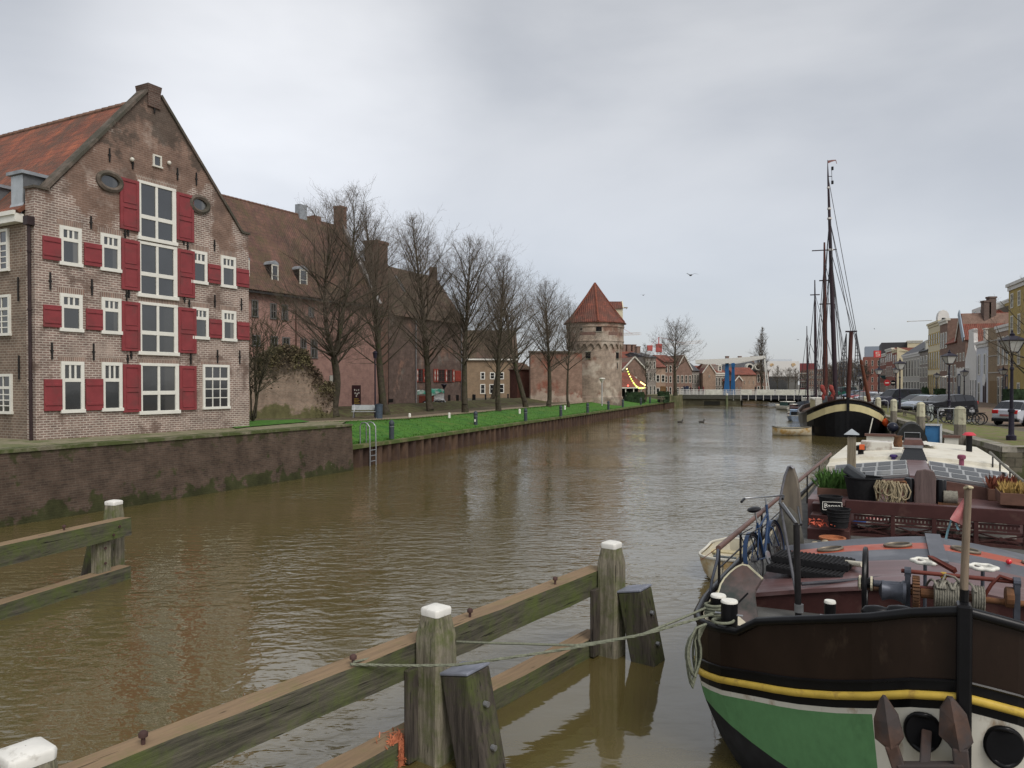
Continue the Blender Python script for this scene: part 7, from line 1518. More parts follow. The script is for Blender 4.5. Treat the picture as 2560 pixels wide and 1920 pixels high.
def beam(par, x0, x1, y0, y1, z0, z1):
    n = max(2, int((x1-x0)/.5)); rr2 = random.Random(int(z1*100)); j = lambda: rr2.uniform(-.012,.012)
    rows = [[(x0+(x1-x0)*i/n, y0+j(), z0+j()), (x0+(x1-x0)*i/n, y0+j(), z1+j()*.4), (x0+(x1-x0)*i/n, y1, z1+j()*.4), (x0+(x1-x0)*i/n, y1, z0)] for i in range(n+1)]
    mb = MB()
    for i in range(n):
        a, b = rows[i], rows[i+1]
        for k in range(4):
            mb.c = 1 if k == 1 else 0; mb.add([a[k],b[k],b[(k+1)%4],a[(k+1)%4]], [(0,1,2,3)])
    mb.c = 0; mb.add(rows[0], [(0,1,2,3)]); mb.add(rows[-1], [(3,2,1,0)])
    return mb.build('beam', [FBEAM, FTOP], par)
def pin(par, x, y, z): MB().lathe([(.016,-.02),(.016,.05),(.034,.055),(.036,.085),(.02,.10)], (x,y,z), 10).build('pin', RUSTN, par, smooth=50)
FA = Vector((-.81, 8.08)); FB = Vector((1.47, 11.2)); fd = (FB-FA).normalized(); FF = frame(FA.x, FA.y, fd.x, fd.y); FL = (FB-FA).length
fen = thing('guide_fender', 'mossy timber guide fender with white-capped posts across the foreground water', 'fender', M=FF)
fpost(fen, 0, .335, 1.62); fpost(fen, FL, .325, 1.66); p = FF.inverted() @ Vector((-3.1,4.85,0)); fpost(fen, p.x, .34, 1.64, .8)
beam(fen, -7.0, FL+.12, .17, .43, .90, 1.24); beam(fen, -7.0, FL+.1, .19, .47, -.12, .26)
for x in (-.30, FL-.32): MB().box(x-.02,x+.19,.10,.168,.02,1.0).build('upright_plank', FDK, fen, bevel=.01)
brace(fen, 0.0, 1.0); brace(fen, FL, 1.0)
for px, py in ((1175,1541),(883,1660),(358,1858),(1388,1459)):
    g = FF.inverted() @ G(px, py, 1.25); pin(fen, g.x, g.y, 1.245)
mb = MB(); r4 = random.Random(9); g = FF.inverted() @ G(985,1845,.27)
for i in range(90):
    c = Vector((g.x+r4.gauss(0,.10), .19+abs(r4.gauss(0,.10)), .265+r4.random()*.02)) if i < 60 else Vector((g.x+.02+r4.gauss(0,.03), .17, .25-r4.random()*.3)); d = Vector((r4.gauss(0,1),r4.gauss(0,1),r4.gauss(0,.3))).normalized()*.05; s = d.cross(Vector((0,0,1))).normalized()*.006 if d.cross(Vector((0,0,1))).length > .01 else Vector((.006,0,0))
    mb.add([c-d-s,c+d-s,c+d+s,c-d+s], [(0,1,2,3)])
mb.box(g.x-.1,g.x+.06,.186,.3,.262,.268); mb.box(g.x-.03,g.x+.05,.172,.188,-.05,.268); o = mb.build('frayed_net', mat('orange_fibre', (.42,.14,.07), .9, var=.4)); o.matrix_world = FF @ Matrix.Translation(o.location); tag(o, 'tuft of frayed orange net snagged on the lower fender beam', 'net')
# left fender
A2 = P(313,1330,15.6); LD = Vector((-.30,-1.0)).normalized(); LF = frame(A2.x, A2.y, -LD.x, -LD.y)
fe2 = thing('guide_fender', 'shorter mossy timber fender with one white-capped post at the left edge', 'fender', M=LF)
beam(fe2, -9, .0, -.16, .13, .90, 1.26); beam(fe2, -9, .0, -.14, .16, -.12, .27)
q = LF.inverted() @ P(243,1250,15.9); fpost(fe2, q.x, .30, q.z, .85, y=.36)
MB().box(-.75,-.42,-.05,.12,.25,.93).build('upright_plank', FPOST, fe2, bevel=.01); mb = MB(); mb.bar((q.x-.1,.62,1.0),(q.x-.15,1.1,-1),.26,.26,up=(1,0,0)); mb.build('raking_post', FDK, fe2, bevel=.02)
g = LF.inverted() @ G(165,1325,1.27); pin(fe2, g.x, 0, 1.262)
for x, z in ((-.35,1.14),(-.5,1.0),(-.6,.75),(-.6,.45)): MB().lathe([(.028,-.02),(.028,0)], (x,-.19 if z > .9 else -.08,z), 8, ax='y').build('bolt', RUSTN, fe2)
# mooring ropes
RP = mat('green_grey_rope', (.175,.185,.135), .95, var=.3, scale=40, bump=.004)
def rope(label, pts, r=.016, sag=0.0, n=10, name='mooring_rope', m=None):
    pts = [Vector(p) for p in pts]; out = []
    for a, b in zip(pts[:-1], pts[1:]):
        L_ = (b-a).length
        for i in range(n): f = i/n; q = a.lerp(b, f); q.z -= sag*L_*4*f*(1-f); out.append(q)
    out.append(pts[-1]); mb = MB()
    if r > .014:                                     # three twisted strands
        acc = 0
        for s in range(3):
            st = []; d0 = 0.0
            dense = []
            for a, b in zip(out[:-1], out[1:]):
                k = max(1, int((b-a).length/.035)); dense += [a.lerp(b, i/k) for i in range(k)]
            dense.append(out[-1])
            for i, p in enumerate(dense):
                an = i*.75+2*math.pi*s/3; t = (dense[min(i+1,len(dense)-1)]-dense[max(0,i-1)]); t = t.normalized() if t.length > 0 else Vector((1,0,0)); u = t.cross(Vector((0,.3,1))).normalized(); w = t.cross(u); st.append(p+u*(r*.5*math.cos(an))+w*(r*.5*math.sin(an)))
            mb.tube(st, r*.58, 5)
    else: mb.tube(out, r, 5)
    return tag(mb.build(name, m or RP, smooth=60), label, 'rope')
N0 = G(883,1663,1.26); bol = BG_ @ Vector((-2.06,.95,1.60)); bo2 = BG_ @ Vector((-2.215,1.3,1.58))
rope('mooring rope from the fender pin past the front of the post to the barge bollard', [N0+Vector((-.02,-.03,.02)), P(1033,1664,7.78), P(1142,1662,7.72), P(1300,1640,7.66), P(1442,1618,7.66), P(1620,1583,7.68), bol+Vector((-.11,-.03,.05))], .015, .004)
rope('mooring rope running behind the near fender post and on to the barge bollard', [N0+Vector((.0,.03,.02)), P(1034,1618,8.42), P(1142,1604,8.4), P(1300,1609,8.1), P(1442,1613,7.9), P(1600,1588,7.85), bo2+Vector((-.10,-.03,.02))], .014, .004)
mb_pts = []
cb = Vector(bol); 
def coil(label, c, r0, z0, turns, rad, name='rope_coil'):
    mb = MB(); pts = [c+Vector((rad*math.cos(a), rad*math.sin(a), z0+r0*2*a/(2*math.pi))) for a in [i*.35 for i in range(int(turns*18))]]; mb.tube(pts, r0, 6); return tag(mb.build(name, RP, smooth=60), label, 'rope')
coil('rope turns wound round the rear of the two white-topped bollards', bo2, .016, -.07, 4, .10); coil('rope turns wound round the front of the two white-topped bollards', bol, .016, -.05, 1.1, .105)
mb = MB(); r4 = random.Random(12); hk = P(1765,1560,7.72)
for k in range(6):
    xc = 1737+r4.uniform(-7,7); w = r4.uniform(8,20); yb = 1725-r4.uniform(0,55); Yk = 7.66+.02*k
    pts = [hk, P(1740+k*1.5,1570,Yk)]+[P(xc-w*math.sin(math.pi*f)*1.0-4*f, 1575+(yb-1575)*f, Yk) for f in (.2,.4,.6,.8,.93)]+[P(xc, yb+3, Yk)]+[P(xc+w*math.sin(math.pi*f)*1.0+5*f*0, 1575+(yb-1575)*f, Yk+.03) for f in (.93,.8,.6,.4,.2)]+[P(1748+k*2,1572,Yk+.03), hk]
    mb.tube(pts, .0125, 6)
tag(mb.build('rope_coil', RP, smooth=60), 'rope coil hanging in long loops over the side of the barge bow', 'rope')
# dinghy beside the barge
def rowboat(name, label, M, L_, B_, H_, hullm, inm, thw, bow=.5, group=None, stripe=None):
    q = thing(name, label, 'boat', M=M, group=group); n = 30; rows = []; inn = []; gun = {-1: [], 1: []}
    for i in range(n+1):
        f = math.sin(i/n*math.pi/2)**.9; y = -L_/2+L_*f; hb = B_/2*(min(1, .55+1.0*(f/.35)) if f < .35*.45 else (1 if f < .55 else max(.02, math.sqrt(max(0, 1-((f-.55)/.45)**2.2))))); sh = H_*(1+.35*abs(f-.45)**2*2.5)
        prof = [(-hb,sh),(-hb*.99,sh*.75),(-hb*.86,.12),(-hb*.45,-.08),(0,-.12),(hb*.45,-.08),(hb*.86,.12),(hb*.99,sh*.75),(hb,sh)]
        rows.append([(x,y,z) for x,z in prof]); k = .92 if hb > .1 else .6; inn.append([(x*k, y*.97, z if abs(z-sh) < 1e-6 else z+.06) for x,z in prof])
        for s in (-1,1): gun[s].append((s*hb,y,sh+.01))
    MB().grid(rows).add(rows[0], [tuple(range(9))]).build('hull', hullm, q, smooth=50); MB().grid(inn).add(inn[0], [tuple(range(9))]).build('inside', inm, q, smooth=50)
    MB().tube(gun[-1]+gun[1][::-1], .03, 6, closed=True).build('gunwale', thw[0], q, smooth=60)
    for y in (-L_*.22, L_*.12): MB().box(-B_*.46,B_*.46,y-.13,y+.13,H_*.72,H_*.80).build('thwart', thw[1], q)
    return q
CRH = mat('cream_gelcoat', (.62,.56,.42), .4, var=.08, dirt=((.42,.26,.08), .55), dscale=1.6); CRI = mat('cream_inside_boat', (.60,.56,.44), .5, var=.1); CRY = mat('yellowed_thwart', (.52,.45,.27), .5, var=.12)
dM = frame(4.22, 15.4, .894, -.447) @ Matrix.Rotation(math.pi, 4, 'Z')
dg_ = rowboat('rowing_dinghy', 'small cream rowing dinghy floating beside the barge handrail', frame(4.72,16.1,-.894,.447), 2.4, 1.30, .40, CRH, CRI, (OFFW, CRY))
MB().box(-.2,.25,.85,.92,.25,.52).build('outboard_pad', mat('grey_pad', (.16,.18,.18), .6), dg_)
rope('thin pink cord from the barge handrail down to the dinghy', [BG_ @ railpt(3.2), P(1752,1400,15.1)], .006, 0, 3, 'painter_line', mat('pink_cord', (.5,.15,.12), .9))
# bicycle builder (x forward, wheels on z=0)
def bike(label, M, m, lean=0.0, group=None, rack=True):
    T = M @ Matrix.Rotation(lean, 4, 'X'); q = bpy.data.objects.new('bicycle', None); COL.objects.link(q); q.matrix_world = T; q.empty_display_size = .2; tag(q, label, 'bicycle', group)
    r = .34; wb = .54
    for sx_ in (-1, 1):
        c = (sx_*wb,0,r); w = MB().tube([(c[0]+r*math.cos(a),0,c[2]+r*math.sin(a)) for a in [2*math.pi*k/28 for k in range(28)]], .02, 6, closed=True).build('wheel', BLACKP, q, smooth=60)
        mb = MB(); mb.tube([(c[0]+(r-.03)*math.cos(a),0,c[2]+(r-.03)*math.sin(a)) for a in [2*math.pi*k/28 for k in range(28)]], .010, 5, closed=True)
        for k in range(14): a = 2*math.pi*k/14; mb.bar((c[0],0,c[2]),(c[0]+(r-.03)*math.cos(a),.0,c[2]+(r-.03)*math.sin(a)),.004,.004)
        mb.lathe([(.03,-.04),(.03,.04)], c, 8, ax='y'); mb.build('rim', mat('dull_rim', (.12,.12,.125), .4, .5), w)
        MB().grid([[(c[0]+(r+.03)*math.cos(a),y,c[2]+(r+.03)*math.sin(a)) for a in [R(-10+sx_*-15)+R(190)*k/14 for k in range(15)]] for y in (-.028,0,.028)]).build('mudguard', m, q, smooth=60)
    st, bb, hd, sd_ = (-.16,0,.78), (-.08,0,.29), (.38,0,.86), (-.20,0,.98)
    mb = MB(); mb.tube([bb, st],.017,8); mb.tube([bb,(.34,0,.72)],.02,8); mb.tube([(-.14,0,.70),(.36,0,.82)],.015,8); mb.tube([(-wb,.04,r),(-.08,.03,.29)],.010,6); mb.tube([(-wb,-.04,r),(-.08,-.03,.29)],.010,6); mb.tube([(-wb,.04,r),(-.15,.015,.74)],.009,6); mb.tube([(-wb,-.04,r),(-.15,-.015,.74)],.009,6); mb.tube([(.40,0,.95),(.34,0,.66)],.02,8); mb.tube([(.34,0,.66),(.36,.05,.62),(wb,.05,r)],.011,6); mb.tube([(.34,0,.66),(.36,-.05,.62),(wb,-.05,r)],.011,6)
    mb.build('frame', m, q, smooth=50)
    MB().tube([st,(-.19,0,.93)],.013,6).build('seat_post', STEEL, q); MB().ball((-.21,0,.965),.12,10,6,.35,1.1,.75).build('saddle', BLACKP, q, smooth=60)
    h = MB().tube([(.40,0,.95),(.40,0,1.04)],.014,6).tube([(.22,-.29,1.04),(.34,-.27,1.07),(.42,-.12,1.06),(.42,.12,1.06),(.34,.27,1.07),(.22,.29,1.04)],.012,6).build('handlebar', STEEL, q, smooth=60)
    for s in (-1,1): MB().tube([(.20,s*.29,1.035),(.32,s*.275,1.065)],.018,6).build('grip', BLACKP, h)
    MB().lathe([(.09,-.01),(.09,.01)], (-.08,-.05,.29), 12, ax='y').tube([(-.08,-.07,.29),(.02,-.07,.18),(.02,-.14,.18)],.01,5).tube([(-.08,.07,.29),(-.18,.07,.40),(-.18,.14,.40)],.01,5).build('cranks', STEEL, q)
    if rack: MB().tube([(-.20,.06,.72),(-.80,.06,.72),(-.80,-.06,.72),(-.20,-.06,.72)],.008,5).tube([(-.75,.06,.72),(-wb,.06,r)],.007,5).tube([(-.75,-.06,.72),(-wb,-.06,r)],.007,5).build('rack', STEEL if not m else BLACKP, q)
    return q
bw_ = BG_ @ Vector((-2.02,3.95,1.335)); bike('blue bicycle leaning against the barge handrail', Matrix.Translation(bw_) @ Matrix.Rotation(math.atan2(.894,.447)-.12, 4, 'Z'), mat('blue_bike_paint', (.022,.045,.10), .3, var=.15), lean=R(-9))
# ---------------------------------------------------------------- sailing barge
SM = frame(25.2, 57.0, .95, -.313)
def sp(px, py, yl):
    I = SM.inverted(); o = I @ Vector((0,0,CAMZ)); d = I.to_3x3() @ ray(px,py); return o+d*((yl-o.y)/d.y)
ship = thing('sailing_barge', 'black-hulled sailing barge with cream bow band and tall masts, seen bow on', 'sailing ship', M=SM)
SY = [0,.15,.5,1.2,2.2,4,8,14,19,21.5]; SH = [.03,.75,1.5,2.3,2.75,3.0,3.05,2.9,2.3,1.2]; SR = [2.85,2.78,2.55,2.15,1.85,1.62,1.5,1.55,1.85,2.1]
t_ = np.linspace(0,1,40)**1.8*21.5; sy = [float(v) for v in t_]; sh_ = [float(v) for v in np.interp(t_,SY,SH)]; sr = [float(v) for v in np.interp(t_,SY,SR)]
CBAND = mat('cream_bow_band', (.56,.49,.27), .5, var=.08, scale=2)
mb = MB()
for sg in (-1,1):
    for i in range(len(sy)-1):
        cl = []
        for k in (i,i+1):
            zs = [sr[k], sr[k]-.33, sr[k]-.85, .7, .0, -.6]; kb_ = [1,1,1,.99,.93,.7]; cl.append([(sg*sh_[k]*kk, sy[k], z) for z, kk in zip(zs,kb_)])
        for j in range(5): mb.c = 1 if (j == 1 and sy[i] < 1.9) else 0; q = [cl[0][j],cl[1][j],cl[1][j+1],cl[0][j+1]]; mb.add(q if sg > 0 else q[::-1], [(0,1,2,3)])
mb.build('hull', [PAINTK, CBAND], ship, smooth=40)
for sg in (-1,1): MB().tube([(sg*(sh_[i]+.02),sy[i]-.02,sr[i]) for i in range(len(sy))],.09,6).build('rail', PAINTB, ship, smooth=50)
MB().box(-.10,.10,-.10,.2,-.5,3.0).build('stem_post', PAINTK, ship)
MB().grid([[(-sh_[i]*.97,sy[i]+.1,sr[i]-.35),(0,sy[i]+.1,sr[i]-.28),(sh_[i]*.97,sy[i]+.1,sr[i]-.35)] for i in range(len(sy))]).build('deck', mat('ship_deck', (.12,.08,.06), .7, var=.3), ship)
for x in (-.9,.9): MB().lathe([(.15,-.02),(.15,.3)], (x,.35,1.15), 10, ax='y').build('hawse_pipe', STEEL, ship)
MB().box(-1.7,1.7,10,17,1.2,2.6).build('deckhouse', CBAND, ship); MB().box(-1.8,1.8,9.9,17.1,2.6,2.72).build('deckhouse_roof', OFFW, ship)
MB().box(-1.0,1.0,5.6,8.2,1.2,2.1).build('hatch', BRN, ship)
QPGREY = mat('locker_grey', (.25,.25,.24), .6); GULLGREY = mat('locker_blue_grey', (.15,.18,.2), .6)
DMAST = mat('dark_mast', (.035,.022,.028), .4, var=.25, stretch=(1,1,.2)); BMAST = mat('brown_mast', (.075,.026,.02), .4, var=.25, stretch=(1,1,.2)); RIG = mat('rigging_wire', (.05,.05,.055), .6)
b0 = sp(2091,975,9.0); t0 = sp(2070,440,9.0); b0.z = 1.3
mm_ = MB().tube([b0, b0.lerp(t0,.35), b0.lerp(t0,.62), b0.lerp(t0,.85), t0, sp(2069,400,9.0)], [.21,.20,.17,.12,.07,.02], 10).build('main_mast', DMAST, ship, smooth=60)
MW = mat('mast_band_white', (.6,.58,.55), .5)
for py, r0 in ((605,.22),(535,.19),(513,.16),(466,.12)):
    p = b0.lerp(t0, (975-py)/535); MB().lathe([(r0,-.08),(r0,.08)], tuple(p), 10).build('mast_band', MW, mm_)
p = b0.lerp(t0,(975-605)/535); MB().bar(p+Vector((-1.5,0,0)), p+Vector((.5,0,0)), .08,.08).build('spreader', DMAST, mm_)
a = sp(2069,402,9.0); MB().grid([[a+Vector((0,0,.02)), a+Vector((.35,0,.05)), a+Vector((.68,.1,.06)), a+Vector((.76,.1,-.3))],[a+Vector((0,0,-.24)), a+Vector((.32,0,-.12)), a+Vector((.64,.1,-.02)), a+Vector((.72,.1,-.3))]]).build('burgee', mat('faded_pennant', (.25,.13,.12), .8), mm_)
for py in (421,456): p = sp(2081,py,9.0); MB().lathe([(.10,-.14),(.10,.14)], tuple(p), 8).build('mast_lamp', BLACKP, mm_)
p, q = sp(2072,441,9.0), sp(2079,441,9.0); MB().bar(p,q,.05,.05).tube([sp(2079,421,9.0),sp(2080,456,9.0)],.02,4).build('lamp_bracket', BLACKP, mm_)
f0, f1 = sp(2119,995,3.2), sp(2128,830,3.2); f0.z = 1.6
fm = MB().tube([f0,f1],[.17,.15],8).build('short_mast', BMAST, ship, smooth=60); MB().box(f1.x-.42,f1.x+.42,f1.y-.1,f1.y+.1,f1.z-.02,f1.z+.1).build('mast_head', DMAST, fm)
for s, ax0, bx0, bx1 in ((-1,2119,2098,2106),(1,2137,2144,2160)):
    tp = f1+Vector((s*.35,0,-.1)); lo = [sp(bx0,938,3.2), sp(bx1 if s > 0 else (bx0+bx1)/2,938,3.2), sp(bx1 if s < 0 else bx1+6,938,3.2)]; mb = MB()
    lo = [sp(x,945,3.2) for x in ((2094,2106,2116) if s < 0 else (2136,2148,2156))]
    for l_ in lo: mb.bar(tp,l_,.06,.06)
    for k in range(1,13):
        f = k/13+.04; mb.bar(tp.lerp(lo[0],f), tp.lerp(lo[2],f), .05,.05)
    mb.build('ratlines', RIG, fm)
    mb = MB()
    for l_, X in zip(lo, (-2.7,-2.75,-2.8) if s < 0 else (2.7,2.75,2.8)): mb.bar(l_, (l_.x+(l_.x-tp.x)*.35, l_.y, 1.7), .04,.04)
    mb.build('shrouds', RIG, fm)
bs = MB().tube([sp(2173,1003,2.0), sp(2152,900,1.0)],[.15,.10],8).build('raised_bowsprit', mat('brown_spar', (.14,.05,.03), .5, var=.2), ship, smooth=60)
mb = MB(); m1 = b0.lerp(t0,(975-535)/535); m2 = b0.lerp(t0,(975-605)/535)
for s_, e_ in ((m1, sp(2152,900,1.0)),(m2, sp(2154,905,1.0)),(m2, sp(2112,960,6.5)),(m1, sp(2103,975,7.5)),(m2, sp(2050,990,10.5)),(m1, sp(2045,990,11)),(m1, sp(2128,832,3.2)),(t0, sp(2156,915,1.0)),(m2,sp(2120,985,5)),(m1,sp(2038,985,12)),(m2,sp(2058,985,10))): mb.bar(s_, e_, .04,.04)
mb.build('stays', RIG, ship)
for px, py in ((2057,972),(2079,972)): p = sp(px,py,8.0); MB().ball(tuple(p),.17,10,7,2.0).ball((p.x+.12,p.y,p.z-.35),.15,9,6,2.2).ball((p.x-.11,p.y-.1,p.z+.1),.13,9,6,2.0).ball((p.x+.03,p.y,p.z-.7),.14,9,6,2.2).build('furled_red_sail', mat('red_canvas', (.26,.055,.045), .8, var=.3, scale=3), ship, smooth=60)
for i,(px,py,w,h,c) in enumerate(((2075,996,.4,.5,BRN),(2098,996,.5,.4,STEEL),(2046,998,.5,.4,OFFW),(2138,998,.4,.3,PAINTD),(2152,996,.35,.5,QPGREY),(2086,990,.3,.8,BRN),(2062,994,.35,.5,GULLGREY),(2106,994,.3,.6,PAINTB))): p = sp(px,py,6.0+i*.5); MB().box(p.x-w/2,p.x+w/2,p.y-.3,p.y+.3,1.2,p.z+h*.3).build('deck_locker', c, ship, bevel=.04)
bo = thing('buoy_fender', 'orange ball fender hanging at the right side of the black sailing barge', 'fender', loc=tuple(P(2217,1056,57.5))); MB().ball((0,0,0),.33,14,10).build('ball', mat('orange_ball', (.62,.09,.02), .35, var=.12), bo, smooth=60); MB().tube([(0,0,.3),(-.3,.1,1.1)],.02,5).build('lanyard', RP, bo)
rope('pale mooring rope from the sailing barge bow to the quay post', [SM @ Vector((2.4,1.4,1.75)), Qp(20,-.1).to_3d()+Vector((0,0,1.0))], .012, .01, 8, 'mooring_rope', mat('pale_mooring_rope', (.42,.38,.28), .9))
# other masts: ships moored behind
def ship2(label, px, pytop, pyb, Y, mm, r0, hullc, xo, L_=16, B_=2.4, extras=()):
    b = P(px, pyb, Y); q = thing('moored_ship', label, 'ship', M=frame(b.x-xo*0, Y-3, .95, -.313), group=None); I = frame(b.x, Y-3, .95, -.313).inverted(); tp = I @ P(px-3, pytop, Y); bt = I @ b; bt.z = .8
    n = 12; mb = MB()
    rows = [[(s*B_*k*min(1, math.sin(math.pi*min(.5, .04+f*1.4))), -3+L_*f, z) for s, z, k in ((-1,1.25+.8*(1-f)**3,1),(-1,.5,1),(-1,-.4,.8),(1,-.4,.8),(1,.5,1),(1,1.25+.8*(1-f)**3,1))] for f in [i/n for i in range(n+1)]]
    mb.grid(rows); mb.build('hull', hullc, q, smooth=40); MB().grid([[(r[0][0]*.96,r[0][1],r[0][2]-.15),(r[5][0]*.96,r[5][1],r[5][2]-.15)] for r in rows]).build('deck', bpy.data.materials['ship_deck'], q)
    MB().box(-B_*.6,B_*.6,3,8,1.0,2.1).build('deckhouse', OFFW, q); m = MB().tube([bt,bt.lerp(tp,.6),tp],[r0,r0*.85,r0*.35],8).build('mast', mm, q, smooth=60)
    for py in extras: p = bt.lerp(tp,(pyb-py)/(pyb-pytop)); MB().bar(p+Vector((-.55,0,0)),p+Vector((.55,0,0)),.12,.12).build('crosstree', DMAST, m)
    mb = MB()
    for s, yb in ((-1,2),(1,2),(-1,3.5),(1,3.5),(0,10),(0,-2.5)): mb.bar(bt.lerp(tp,.9),(s*B_*.95,yb,1.2),.035,.035)
    mb.build('stays', RIG, q); return q
ship2('moored ship with a tall red-brown mast and crosstrees behind the black barge', 2064, 606, 985, 82, BMAST, .26, PAINTB, 0, extras=(690,742))
ship2('moored ship with a dark mast, the third tallest of the masts', 2040, 700, 982, 93, DMAST, .18, PAINTD, 0, extras=(732,))
ship2('moored ship with the short thin mast standing farthest left of the masts', 2020, 815, 985, 104, DMAST, .13, mat('grey_blue_hull', (.10,.12,.15), .5), 0)
# small boats moored along the far right side
rowboat('rowboat', 'cream rowboat with dark gunwale tied up left of the black sailing barge', frame(*P(1980,1087,59.5).xy, -.25, -.97), 2.9, 1.5, .55, CRH, CRI, (mat('dark_gunwale', (.05,.05,.045), .6), CRY))
rope('thin line from the cream rowboat up to the black sailing barge', [P(1957,1072,59.5), P(2003,1030,59.8)], .010, .02, 6, 'painter_line')
def cruiser(label, px, py, Y, L_, B_, H_, hm, cm, rz=0.0, roof=OFFW):
    p = P(px, py, Y); M = frame(p.x, p.y, .95*math.cos(rz)+.313*math.sin(rz), -.313*math.cos(rz)+.95*math.sin(rz)); q = rowboat('cabin_boat', label, M, L_, B_, H_, hm, CRI, (OFFW, CRY)); q['category'] = 'boat'
    MB().taper((0,-L_*.02),B_*.72,L_*.42,H_*.8,H_*.8+.75,.86).build('cabin', cm, q, bevel=.05); MB().taper((0,-L_*.02),B_*.66,L_*.40,H_*.8+.751,H_*.8+.83,.95).build('cabin_roof', roof, q); MB().box(-B_*.28,B_*.28,-L_*.24,-L_*.205,H_*.8+.25,H_*.8+.62).build('windscreen', GLASSD, q); return q
cruiser('small white motorboat with dark green cover moored near the bridge', 1968, 1019, 118, 5.5, 2.2, .6, OFFW, mat('dark_green_canvas', (.03,.07,.06), .7), .5)
cruiser('white and brown cabin boat moored left of the ship masts', 1990, 1026, 104, 5.0, 2.0, .55, OFFW, mat('brown_canvas', (.12,.06,.05), .7), .2)
cruiser('dark red tender moored between the small boats and the black barge', 1988, 1037, 92, 3.6, 1.6, .5, mat('dark_red_hull', (.16,.03,.03), .4), BRN, .1, BRN)
cruiser('small boat under a pale blue tarpaulin close to the black barge', 1988, 1046, 83, 3.6, 1.7, .5, mat('blue_grey_hull', (.2,.25,.32), .5), mat('blue_tarpaulin', (.27,.36,.48), .7, var=.2), .0, mat('blue_tarpaulin_top', (.27,.36,.48), .7))
# birds
def bird(name, label, c, pts_w, body, m, rz, cat):
    q = thing(name, label, cat, loc=tuple(c), rz=rz); MB().ball((0,0,0), body[0], 10, 7, .75, 2.1, .8).ball((body[0]*2.0,0,body[0]*body[1]), body[0]*.5, 8, 6).tube([(body[0]*1.3,0,body[0]*.2),(body[0]*1.9,0,body[0]*body[1])], body[0]*.38, 8).tube([(body[0]*2.3,0,body[0]*body[1]),(body[0]*3.0,0,body[0]*body[1]-.01)], [body[0]*.16,.003], 6).build('body', m, q, smooth=60)
    for s in (-1,1):
        if pts_w: MB().grid([[(.10,s*.05,.02),(.16,s*.32,.16),(.02,s*.68,.10)],[(-.12,s*.05,.0),(-.04,s*.32,.14),(-.06,s*.70,.09)]]).build('wing', m, q)
    MB().slab([(-body[0]*1.8,-.03,.01),(-body[0]*3,-.05,.02),(-body[0]*3,.05,.02),(-body[0]*1.8,.03,.01)], .01).build('tail', m, q); return q
GULL = mat('gull_grey', (.20,.20,.22), .8); DUCK = mat('duck_brown', (.05,.045,.04), .8)
bird('gull', 'grey gull gliding high over the canal', P(1727,688,62), True, (.10,.1), GULL, R(100), 'bird')
for px, py, lb in ((1700,1056,'dark grebe swimming in mid canal, the left one of two'),(1754,1056,'dark grebe swimming in mid canal, the right one of two')): p = G(px,py,0); bird('water_bird', lb, p+Vector((0,0,.06)), False, (.14,1.6), DUCK, 0, 'bird')
for px, py, lb in ((2186,822,'tiny distant gull right of the tall masts'),(1995,849,'tiny distant gull left of the tall masts'),(1608,738,'tiny distant gull right of the round tower roof')): bird('gull', lb, P(px,py,150), True, (.12,.1), GULL, R(60), 'bird')
# ================================================================== THINGS ON THE QUAYS
# mooring posts standing against the right quay
QPW = wood('quay_post_wood', (.25,.225,.185), (.15,.13,.105), moss=(.12,.125,.07), mth=.62); QPC = mat('cream_post_top', (.52,.50,.36), .75, var=.2, scale=4, dirt=((.33,.30,.22), .55), dscale=4)
for s, lb, r0, ht in ((5.4,'thickest cream-topped mooring post, nearest the foreground street lamp',.26,1.42),(14.6,'cream-topped mooring post in front of the bicycle rack',.24,1.40),(24.2,'cream-topped mooring post with a red mark, in front of the grey car bonnet',.235,1.40),(31.8,'cream-topped mooring post by the lamp beside the black van',.23,1.40),(40.2,'farthest cream-topped mooring post, by the sailing barge bow',.22,1.36)):
    p = Qp(s, -.30); q = thing('mooring_post', lb, 'mooring post', loc=(p.x, p.y, -.3), group='cream-topped mooring posts along the right quay')
    MB().lathe([(r0*1.1,0),(r0,1.8),(r0*.96,1.8+ht*.45)], n=8).build('shaft', QPW, q); MB().lathe([(r0*.99,1.8+ht*.44),(r0*.92,1.8+ht-.1),(r0*.98,1.8+ht-.08),(r0*.6,1.8+ht+.02),(.01,1.8+ht+.06)], n=8).build('painted_top', QPC, q)
